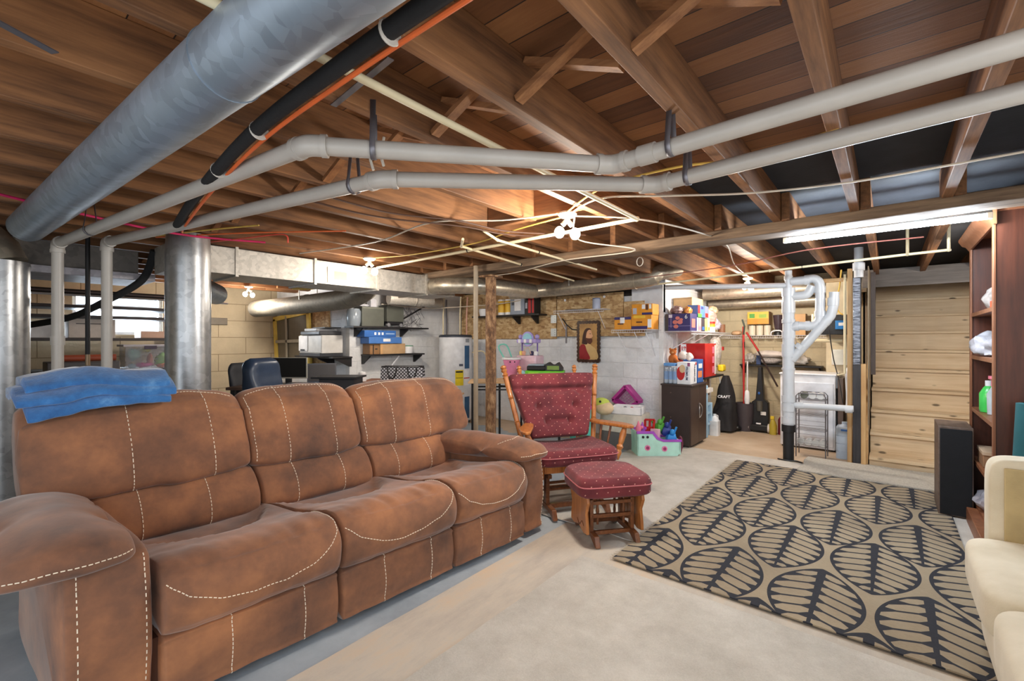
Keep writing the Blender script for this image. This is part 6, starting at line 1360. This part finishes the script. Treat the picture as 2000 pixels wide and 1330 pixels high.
# low shelf with bags
wshelf('dark shelf on the laundry wall behind the vacuum carrying wrapped goods', (-1.72, 7.70, 0), (-.70, 7.70, 0), .945, .26, br=(.02, .98), mat=m_shelf)
blob('wrapped_bundle', 'white wrapped bundle lying on the dark laundry shelf', 'bundle', (-1.34, 7.56, 1.10), (.20, .10, .055), M('white_towel', (226, 216, 208), .85), .2)
blob('wrapped_bundle', 'grey patterned wrapped pack under the white bundle', 'bundle', (-1.36, 7.57, 1.0), (.17, .10, .052), M('grey_pattern', (170, 164, 160), .5, var=.5, scale=60), .15)
blob('plastic_bag', 'clear plastic bag at the right of the dark laundry shelf', 'bag', (-.98, 7.56, 1.02), (.14, .10, .07), M('clear_bag_film', (206, 200, 192)), .4)
blob('plastic_bag', 'clear plastic bag of small things left of the white bundle', 'bag', (-1.60, 7.55, 1.03), (.07, .09, .08), M('clear_bag_film', (206, 200, 192)), .3)
cbox('blue_jug', 'small dark blue carton at the left of the dark laundry shelf', 'carton', -1.50, -1.44, 7.46, 7.56, .947, 1.08, P_('carton_navy', 52, 70, 110))
# upper laundry shelf
cbox('crackers_box', 'orange and yellow printed carton on the laundry wire shelf', 'box', -1.61, -1.33, 7.42, 7.62, 1.54, 1.72, yel, [('y-', 0, 1, 0, .45, org), ('y-', .1, .35, .5, .85, grn), ('y-', .55, .9, .5, .8, P_('print_lime', 150, 180, 60)), ('x+', 0, 1, 0, 1, card)])
for k, x in enumerate((-1.56, -1.46, -1.36)):
    can('jar', ['left', 'middle', 'right'][k] + ' white jar with dark lid under the orange carton', 'jar', (x, 7.50, 1.376), .045, .16, P_('jar_cream', 232, 222, 200), P_('jar_lid', 96, 84, 70))
bl_ = root('blender_jug', 'dark glass blender jug on the laundry wire shelf', 'blender', (-1.22, 7.5, 1.376))
MB().lathe([(.001, 0), (.065, 0), (.055, .08), (.001, .085)], (-1.22, 7.5, 1.376), n=18).build('base', m_black, bl_); MB().lathe([(.05, .085), (.068, .26), (.07, .29), (.001, .30)], (-1.22, 7.5, 1.376), n=18).build('jug', M('smoked_jug', (74, 60, 66), .15), bl_)
MB().tube([(-1.15, 7.48, 1.62), (-1.12, 7.46, 1.6), (-1.13, 7.47, 1.5), (-1.16, 7.49, 1.48)], .01, 8, smooth=4).build('handle', m_black, bl_)
cbox('wooden_box', 'tan wooden box at the right end of the laundry wire shelf', 'box', -1.03, -.88, 7.42, 7.6, 1.376, 1.67, P_('tan_wood', 206, 160, 104), [('x+', 0, 1, 0, 1, P_('tan_wood_dark', 150, 112, 74))])
MB().tube([(-1.30, 7.42, 1.38), (-1.28, 7.40, 1.43), (-1.18, 7.4, 1.44), (-1.14, 7.42, 1.38)], .010, 8, smooth=4).build('white_tongs', wht, label='white curved plastic handle lying in front of the blender jug', cat='handle')
MB().ball((-1.78, 7.52, 1.41), (.07, .06, .04), jit=.4).build('garlic_bag', P_('onion_tan', 220, 180, 140), label='small tan lumpy bag on the laundry wire shelf beside the jars', cat='bag')
# side wire shelf load
pbx = cbox('chips_carton', 'dark purple carton with red print and a 6 on the side wire shelf', 'box', -2.185, -1.875, 5.705, 5.96, 1.42, 1.635, pur, [('y-', .22, .24, .2, .8, P_('pale_line', 150, 140, 180)), ('y-', .12, 1, .28, .30, P_('pale_line', 150, 140, 180)), ('y-', 0, .12, 0, 1, P_('flap_grey', 60, 58, 60)), ('y-', .14, .28, .78, .96, P_('label_pale', 200, 200, 216)), ('x+', .2, .7, .2, .7, P_('print_salmon', 206, 120, 110))])
text('6', .07, wht, pbx, (-1.925, 5.702, 1.572), (1, 0, 0), (0, 0, 1), bold=.001)
for k, (x, z, s) in enumerate(((-2.03, 1.58, .028), (-2.06, 1.53, .032), (-2.0, 1.53, .034), (-2.05, 1.475, .03), (-1.985, 1.56, .022))): MB().prism([(s * math.cos(a / 12 * 2 * PI), s * .8 * math.sin(a / 12 * 2 * PI)) for a in range(12)], (x, 5.7035, z), (1, 0, 0), (0, 0, 1), (0, -1, 0), .001 + .0003 * k).build('figure_print', P_('print_salmon', 206, 120, 110), pbx)
blob('snack_bag', 'brown and silver snack bag lying on the purple carton', 'bag', (-2.08, 5.82, 1.685), (.075, .09, .055), M('bag_brown_silver', (130, 100, 96), .3, var=.5, scale=25), .25)
blob('snack_bag', 'orange crinkled snack bag beside the brown bag on the purple carton', 'bag', (-1.97, 5.90, 1.68), (.05, .06, .05), M('bag_orange', (216, 140, 70), .3, var=.3), .3)
cbox('cardboard_box', 'large open tan cardboard box at the top of the side wire shelf', 'box', -2.19, -1.95, 6.0, 6.45, 1.64, 1.86, M('cardboard_light', (214, 176, 128), .85), [('y-', 0, 1, .9, 1, card)])
cbox('poster_carton', 'blue printed carton with a red corner above the books on the side wire shelf', 'box', -2.0, -1.87, 5.98, 6.42, 1.60, 1.755, P_('poster_blue', 76, 112, 176), [('x+', .0, .2, .3, 1, red_), ('x+', .0, .35, .0, .3, grn), ('x+', .30, .5, .7, .9, pur), ('x+', .62, 1, .0, 1, P_('poster_grey', 110, 116, 140)), ('x+', .68, .95, .05, .4, red_)])
for k, (y0, y1, m_, lb) in enumerate(((5.98, 6.02, wht, 'thin white box'), (6.04, 6.15, P_('book_mauve', 170, 150, 150), 'mauve book'), (6.16, 6.30, P_('book_dark', 60, 56, 66), 'dark covered book'), (6.31, 6.42, P_('book_lime', 200, 206, 120), 'pale lime carton'), (6.43, 6.52, P_('book_cream', 236, 226, 190), 'cream carton'))):
    cbox('book', lb + ' standing under the blue poster carton', 'book', -2.02, -1.88, y0, y1, 1.42, 1.595, m_, [('x+', .2, .8, .1, .35, [P_('label_pale', 200, 200, 216), pnk, blu, yel, org][k])])
rb = root('dip_jar', 'white jar with red, orange and yellow bands on the side wire shelf', 'jar', (-1.93, 6.74, 1.42))
for z0, z1, m_ in ((0, .07, wht), (.07, .09, P_('band_green', 150, 190, 60)), (.09, .115, P_('print_orange', 226, 150, 40)), (.115, .145, red_)): MB().lathe([(.001, z0), (.055, z0), (.055, z1), (.001, z1)], (-1.93, 6.74, 1.42), n=20).build('colour_band', m_, rb)
for k, (y, z, r, c, lb) in enumerate(((6.66, 1.66, (.08, .10, .08), (236, 214, 190), 'cream crinkled gift bag above the banded jar'), (6.88, 1.62, (.08, .10, .12), (226, 180, 170), 'pink shiny wrapped basket near the end of the side wire shelf'), (7.08, 1.54, (.08, .10, .10), (214, 206, 222), 'silvery lilac bag at the end of the side wire shelf'), (6.60, 1.52, (.06, .05, .08), (226, 222, 206), 'white and red crumpled bag left of the banded jar'), (7.0, 1.74, (.07, .12, .06), (230, 196, 160), 'clear cellophane tuft on top of the gift bags'))):
    blob('gift_bag', lb, 'bag', (-1.98, y, z), r, M('gift_wrap_%s' % ['cream', 'pink', 'lilac', 'white', 'clear'][k], c, .25, var=.35, scale=22), .35)
MB().lathe([(.001, 0), (.05, 0), (.05, .12), (.001, .12)], (-1.93, 7.28, 1.42), n=16).build('brown_can', P_('can_brown', 150, 104, 76), label='brown can at the far corner of the side wire shelf', cat='can')
# ---- white laundry pipe stack
stk = root('drain_stack', 'white plastic drain stack with loops and a black iron foot beside the rug', 'pipe', (-.838, 5.74, 0))
SX, SY = -.838, 5.74
V = lambda x, z, y=SY: (x, y, z)
MB().cyl(V(SX, .0), V(SX, .36), .052, 28).build('iron_foot', m_blackm, stk); MB().cyl(V(SX, .31), V(SX, .385), .066, 28).build('rubber_coupling', m_black, stk)
MB().cyl(V(SX, .37), V(SX, 1.86), .057, 32).build('main_pipe', m_pvcw, stk)
for z0, z1 in ((.40, .47), (.53, .62), (.63, .70), (.98, 1.0), (1.12, 1.26), (1.33, 1.40), (1.49, 1.53), (1.60, 1.72), (1.78, 1.87)): MB().cyl(V(SX, z0), V(SX, z1), .065, 32).build('hub', m_pvcw, stk)
MB().cyl(V(SX, 1.86), V(SX, 2.06), .035, 24).build('top_pipe', m_pvcw, stk); MB().cyl(V(SX, 1.96), V(SX, 2.0), .042, 24).build('hub', m_pvcw, stk)
MB().tube([V(SX, 1.78), V(-.72, 1.78), V(-.66, 1.80), V(-.62, 1.88)], .045, 20, smooth=5).build('upper_branch', m_pvcw, stk)
MB().tube([V(SX + .02, 1.94), V(-.68, 1.945), V(-.62, 1.955), V(-.575, 1.93), V(-.553, 1.86), V(-.553, 1.58), V(-.565, 1.50), V(-.61, 1.46), V(-.68, 1.455), V(-.76, 1.455), V(SX, 1.42)], .045, 22, smooth=5).build('loop_pipe', m_pvcw, stk)
for a, b in ((V(-.69, 1.945), V(-.64, 1.945)), (V(-.553, 1.80), V(-.553, 1.86)), (V(-.553, 1.55), V(-.553, 1.61)), (V(-.68, 1.455), V(-.64, 1.455)), (V(-.775, 1.455), V(-.74, 1.455))): MB().cyl(a, b, .052, 24).build('hub', m_pvcw, stk)
MB().tube([V(SX + .03, 1.09), V(-.50, 1.50), V(-.455, 1.58), V(-.435, 1.68), V(-.43, 1.80)], .045, 22, smooth=5).build('diagonal_pipe', m_pvcw, stk)
for a, b in ((V(-.74, 1.21), V(-.71, 1.25)), (V(-.52, 1.48), V(-.49, 1.52)), (V(-.44, 1.66), V(-.435, 1.74))): MB().cyl(a, b, .052, 24).build('hub', m_pvcw, stk)
MB().cyl(V(SX, .60), V(-.27, .61), .032, 20).build('low_branch', m_pvcw, stk)
for x in (-.76, -.34): MB().cyl(V(x, .60), V(x + .06, .603), .039, 20).build('hub', m_pvcw, stk)
MB().cyl((-2.15, 5.62, 1.965), (SX - .02, 5.74, 1.90), .030, 20).build('cross_pipe', m_pvcw, label='white pipe running left from the top of the drain stack', cat='pipe')
mb = MB(); mb.tube([(-.93, 5.70, .006), (-.90, 5.66, .012), (-.83, 5.66, .008), (-.76, 5.68, .012), (-.70, 5.66, .006)], .008, 6, smooth=4); mb.build('torn_sealant', m_black, label='ragged black sealant on the floor round the iron foot', cat='sealant')
ds = root('vent_stack', 'white pipe with coupling dropping onto the black wrapped post', 'pipe', (-.235, 5.0, 1.95))
MB().cyl((-.235, 5.9, 1.95), (-.235, 5.9, 2.26), .040, 24).build('pipe_length', m_pvcw, ds); MB().cyl((-.235, 5.9, 2.02), (-.235, 5.9, 2.10), .052, 24).build('coupling', m_pvcw, ds)
bp = root('wrapped_post', 'black post wrapped in silvery crinkled tape beside the stairs', 'post', (-.25, 5.93, 0))
MB().box(-.285, -.215, 5.90, 5.96, 0, 1.95).build('post', wood('black_painted_post', (30, 28, 30), (60, 58, 62), 'z', .5), bp, bev=.004)
t = NT('crinkled_silver_tape'); _n = t.noise(t.coord((1, 1, 5)), 16, 5); t.out(t.ramp(_n, [(.35, srgb(60, 62, 70)), (.65, srgb(150, 154, 164))]), .3, .6); t.bump(_n, .8, .01)
MB().box(-.282, -.222, 5.885, 5.90, 1.05, 1.95).build('tape_wrap', t.mat, bp, bev=.004)
MB().box(-.335, -.295, 5.98, 6.07, .0, 2.06).build('wall_stud', m_pinez, label='pine wall stud left of the black wrapped post', cat='stud', bev=.003)
MB().box(-.335, -.295, 7.0, 7.09, .0, 2.06).build('wall_stud', m_pinez, label='pine wall stud further back behind the grey switch box', cat='stud', bev=.003)
MB().box(-.60, -.34, 5.98, 6.02, 1.93, 1.97).build('nailer_board', m_pinez, label='short pine board joining the wall stud to the pipes', cat='board', bev=.003)
MB().tube([(-.355, 5.97, 2.0), (-.355, 5.97, .95), (-.42, 5.97, .93)], .012, 8).build('conduit_pipe', m_cpvc, label='cream conduit running down the pine wall stud', cat='pipe')
eb = cbox('switch_box', 'pale grey electrical box on the laundry wall', 'box', -.54, -.38, 6.84, 6.90, 1.0, 1.19, P_('box_pale', 214, 212, 200), bev=.006)
MB().box(-.60, -.36, 6.905, 6.93, .0, 2.06).build('mounting_board', P_('beige_board', 206, 190, 158), label='beige board behind the pale grey electrical box', cat='board')
MB().box(-.64, -.36, 6.5, 6.908, 1.37, 1.60).build('black_control_box', m_black, label='large black box under the sloping pipe', cat='box', bev=.006)
cbox('blue_carton', 'small bright blue box with white label on the black box', 'box', -.47, -.37, 6.41, 6.503, 1.43, 1.53, P_('bright_blue', 30, 120, 190), [('y-', .3, .8, .4, .75, wht)])
MB().tube([(-.70, 6.6, 1.62), (-.70, 6.6, 1.33), (-.66, 6.6, 1.30), (-.45, 6.6, 1.30), (-.42, 6.65, 1.30), (-.42, 6.91, 1.30)], .022, 12, smooth=3).build('elbow_pipe', m_cpvc, label='cream pipe elbow below the black box', cat='pipe')
MB().tube([(-.52, 6.3, 1.42), (-.48, 6.3, 1.1), (-.42, 6.2, .85), (-.38, 6.1, .62)], .006, 6, smooth=5).build('black_cable', m_black, label='thin black cord hanging past the electrical box', cat='cord')
MB().tube([(-.40, 6.2, 2.08), (-.42, 6.15, 1.85), (-.46, 6.1, 1.75), (-.42, 6.1, 1.62), (-.38, 6.1, 1.58)], .008, 6, smooth=5).build('yellow_cable', m_yc, label='yellow cable looping beside the sloping pipe', cat='cable')
# dryer, wire rack, water jug
dy = root('dryer', 'white dryer standing behind the wire rack and the drain stack', 'dryer', (-.75, 6.75, 0))
mw = M('appliance_white', (232, 234, 238), .3)
MB().box(-1.03, -.47, 6.45, 7.05, .02, .885).build('body', mw, dy, bev=.01); MB().box(-1.01, -.49, 6.438, 6.45, .05, .80).build('front_panel', M('appliance_panel', (222, 226, 234), .3), dy, bev=.006)
MB().box(-1.04, -.46, 6.44, 7.06, .885, .905).build('top', mw, dy, bev=.006); MB().box(-.47, -.455, 6.5, 6.58, .74, .87).build('control_end', P_('silver_panel', 190, 194, 200), dy, bev=.004)
for x in (-1.0, -.5): MB().cyl((x, 6.5, 0), (x, 6.5, .025), .02, 10).build('foot', m_black, dy)
MB().box(-.45, -.40, 6.46, 7.0, 0, .86).build('brown_board', P_('panel_brown', 100, 82, 72), label='narrow brown panel standing beside the dryer', cat='panel')
MB().tube([(-.345, 6.92, .96), (-.34, 6.4, .96), (-.34, 6.3, .94), (-.33, 6.3, .65), (-.335, 6.2, .52)], .035, 14, smooth=4).build('trap_pipe', m_pvcw, label='white pipe and trap hanging beside the dryer', cat='pipe')
wk = root('wire_rack', 'grey wire rack with round tins standing in front of the dryer', 'rack', (-.66, 6.05, 0))
m_gw = M('rack_wire', (120, 118, 122), .4, .6)
for y in (5.98, 6.20): MB().tube([(-.80, y, 0), (-.80, y, .68), (-.775, y, .71), (-.55, y, .71), (-.525, y, .68), (-.525, y, 0)], .006, 8).build('side_frame', m_gw, wk)
for z in (.12, .30, .47, .64):
    mb = MB()
    for k in range(5): mb.cyl((-.80, 5.98 + .055 * k, z), (-.525, 5.98 + .055 * k, z), .0022, 5)
    for k in range(2): mb.cyl((-.80 + .275 * k, 5.98, z), (-.80 + .275 * k, 6.20, z), .0035, 6)
    mb.build('wire_tray', m_gw, wk)
mb = MB()
for k in range(9): mb.cyl((-.80, 5.978, .16 + .05 * k), (-.525, 5.978, .16 + .05 * k), .0018, 5)
mb.build('front_wires', m_gw, wk)
tin = M('tin_lid', (206, 206, 204), .3, .5)
for k, (x, z) in enumerate(((-.76, .165), (-.69, .165), (-.62, .165), (-.555, .165), (-.73, .685), (-.65, .685), (-.575, .685))):
    MB().cyl((x, 6.02, z), (x, 6.14, z), .034, 18).lathe([(.034, 0), (.036, .002), (.036, .006)], (x, 6.016, z), (0, 1, 0), 18).build('tin_can', tin if k != 4 else P_('tin_dark', 96, 100, 90), label='round tin lying on its side ' + (['at the far left of the bottom tray', 'second from left in the bottom tray', 'third from left in the bottom tray', 'at the right of the bottom tray', 'dark, on top of the wire rack at left', 'in the middle on top of the wire rack', 'at the right on top of the wire rack'][k]), cat='tin', group='tins on the wire rack')
wj = root('water_container', 'ribbed pale blue plastic water container beside the black wrapped post', 'container', (-.36, 6.3, 0))
m_wj = M('milky_blue', (170, 182, 196), .3)
for k in range(4): rbox(MB(), -.45, -.29, 6.14, 6.40, .002 + k * .085, .08 + k * .085, .4).build('ribbed_band', m_wj, wj, ang=50)
rbox(MB(), -.444, -.296, 6.145, 6.395, .0, .345, .4).build('core', m_wj, wj, ang=50)
MB().lathe([(.06, .34), (.03, .37), (.03, .395), (.001, .397)], (-.37, 6.26, 0), n=16).build('neck', m_wj, wj); MB().box(-.40, -.33, 6.13, 6.142, .31, .33).build('blue_handle', blu, wj)
# ================================================================ storage behind the sofa on the left
m_gun = M('dark_shelf_metal', (66, 60, 60), .5, .3)
sr = root('shelving_unit', 'dark metal shelving unit in front of the bright basement window', 'shelving', (-7.6, 1.2, 0))
for y in (.35, 1.98):
    for x in (-7.95, -7.35): MB().box(x - .02, x + .02, y - .02, y + .02, 0, 1.75).build('upright', m_gun, sr)
for z in (.45, .95, 1.33, 1.60, 1.72): MB().box(-7.97, -7.33, .33, 2.0, z - .035, z).build('shelf', m_gun, sr, bev=.003)
E2 = [('white cardboard box on the shelving left of the tall pipes', -7.8, .40, .72, 1.332, 1.52, P_('box_white', 220, 220, 224)),
      ('large beige cardboard box with a dark scribble between the white pipes', -7.75, .80, 1.22, 1.332, 1.56, P_('box_beige', 206, 196, 188)),
      ('open tan cardboard tray at the right of the shelving top', -7.7, 1.46, 1.86, 1.332, 1.42, P_('box_tan_pink', 196, 160, 140))]
for i, (lb, x, y0, y1, z0, z1, m_) in enumerate(E2):
    cbox('cardboard_box', lb, 'box', x, x + .34, y0, y1, z0, z1, m_, [('x+', .15, .75, .72, .76, blk)] if i == 1 else [])
tb2 = root('toy_bin', 'clear plastic bin with white lid full of colourful toys on the shelving', 'bin', (-7.2, 1.45, .95))
MB().box(-7.32, -7.0, 1.24, 1.70, .952, 1.225).build('bin_body', M('clear_plastic_bin', (206, 208, 220), .15, alpha=.35), tb2, bev=.01)
MB().box(-7.34, -6.98, 1.22, 1.72, 1.225, 1.25).build('lid', P_('bin_lid_white', 228, 224, 230), tb2, bev=.004); MB().box(-6.985, -6.97, 1.42, 1.54, 1.195, 1.235).build('latch', P_('latch_mauve', 90, 76, 96), tb2)
for k, (y, z, r, c, lb) in enumerate(((1.34, 1.06, (.08, .07, .07), (176, 220, 210), 'pale mint toy cloth'), (1.44, .93, (.09, .10, .03), (226, 110, 180), 'pink toy tray'), (1.50, 1.0, (.06, .03, .08), (240, 160, 140), 'coral toy handle'), (1.61, .99, (.07, .06, .08), (160, 216, 120), 'green toy ring'), (1.33, .92, (.06, .05, .03), (176, 216, 236), 'light blue toy shoe'), (1.63, .92, (.07, .06, .03), (240, 150, 110), 'orange toy piece'), (1.46, 1.11, (.07, .05, .03), (214, 206, 90), 'yellow toy strip'))):
    MB().ball((-7.12, y, z + .07), r, jit=.4).build('toy', P_('bin_toy_%s' % lb.split()[0], *c), label=lb + ' inside the clear bin', cat='toy')
wk2 = root('workbench', 'low dark bench with drawers behind the white vent pipes', 'bench', (-6.2, .75, 0))
MB().box(-6.5, -6.0, .25, 1.35, .80, .83).build('top', P_('bench_dark', 52, 50, 54), wk2, bev=.004)
for y in (.3, 1.3):
    for x in (-6.45, -6.05): MB().box(x - .02, x + .02, y - .02, y + .02, 0, .80).build('leg', m_black, wk2)
cbox('tool_case', 'black tool case with grey lid on the bench behind the pipes', 'case', -6.35, -6.05, .50, .86, .832, .97, P_('case_black', 40, 40, 44), [('x+', 0, 1, .75, 1, P_('case_grey', 150, 150, 156))])
cbox('storage_tote', 'white and yellow low tote on the bench between the pipes', 'tote', -6.35, -6.05, .90, 1.14, .832, .98, P_('tote_white', 220, 216, 210), [('x+', 0, 1, .2, .6, P_('tote_yellow', 220, 196, 140))])
MB().cyl((-6.78, .62, 1.11), (-6.78, 1.12, 1.11), .035, 14).build('orange_roll', P_('roll_rust', 180, 88, 60), label='rust orange roll lying on the shelving behind the pipes', cat='roll')
MB().box(-6.95, -6.56, .55, 1.12, .0, 1.075).build('grey_crate', P_('crate_grey', 90, 86, 88), label='grey crate under the rust orange roll', cat='crate', bev=.01)
for k in range(4):
    z = 1.80 + .05 * k
    MB().cyl((-6.9 - .15 * k, -.2, z - .02 * k), (-6.9 - .15 * k, 2.3, z - .02 * k), .012, 8).build('overhead_pipe', [m_pvcw, m_blackm, m_strap, m_blackm][k], label=['white thin pipe', 'black thin pipe', 'grey thin conduit', 'upper black thin pipe'][k] + ' running across above the basement window', cat='pipe')
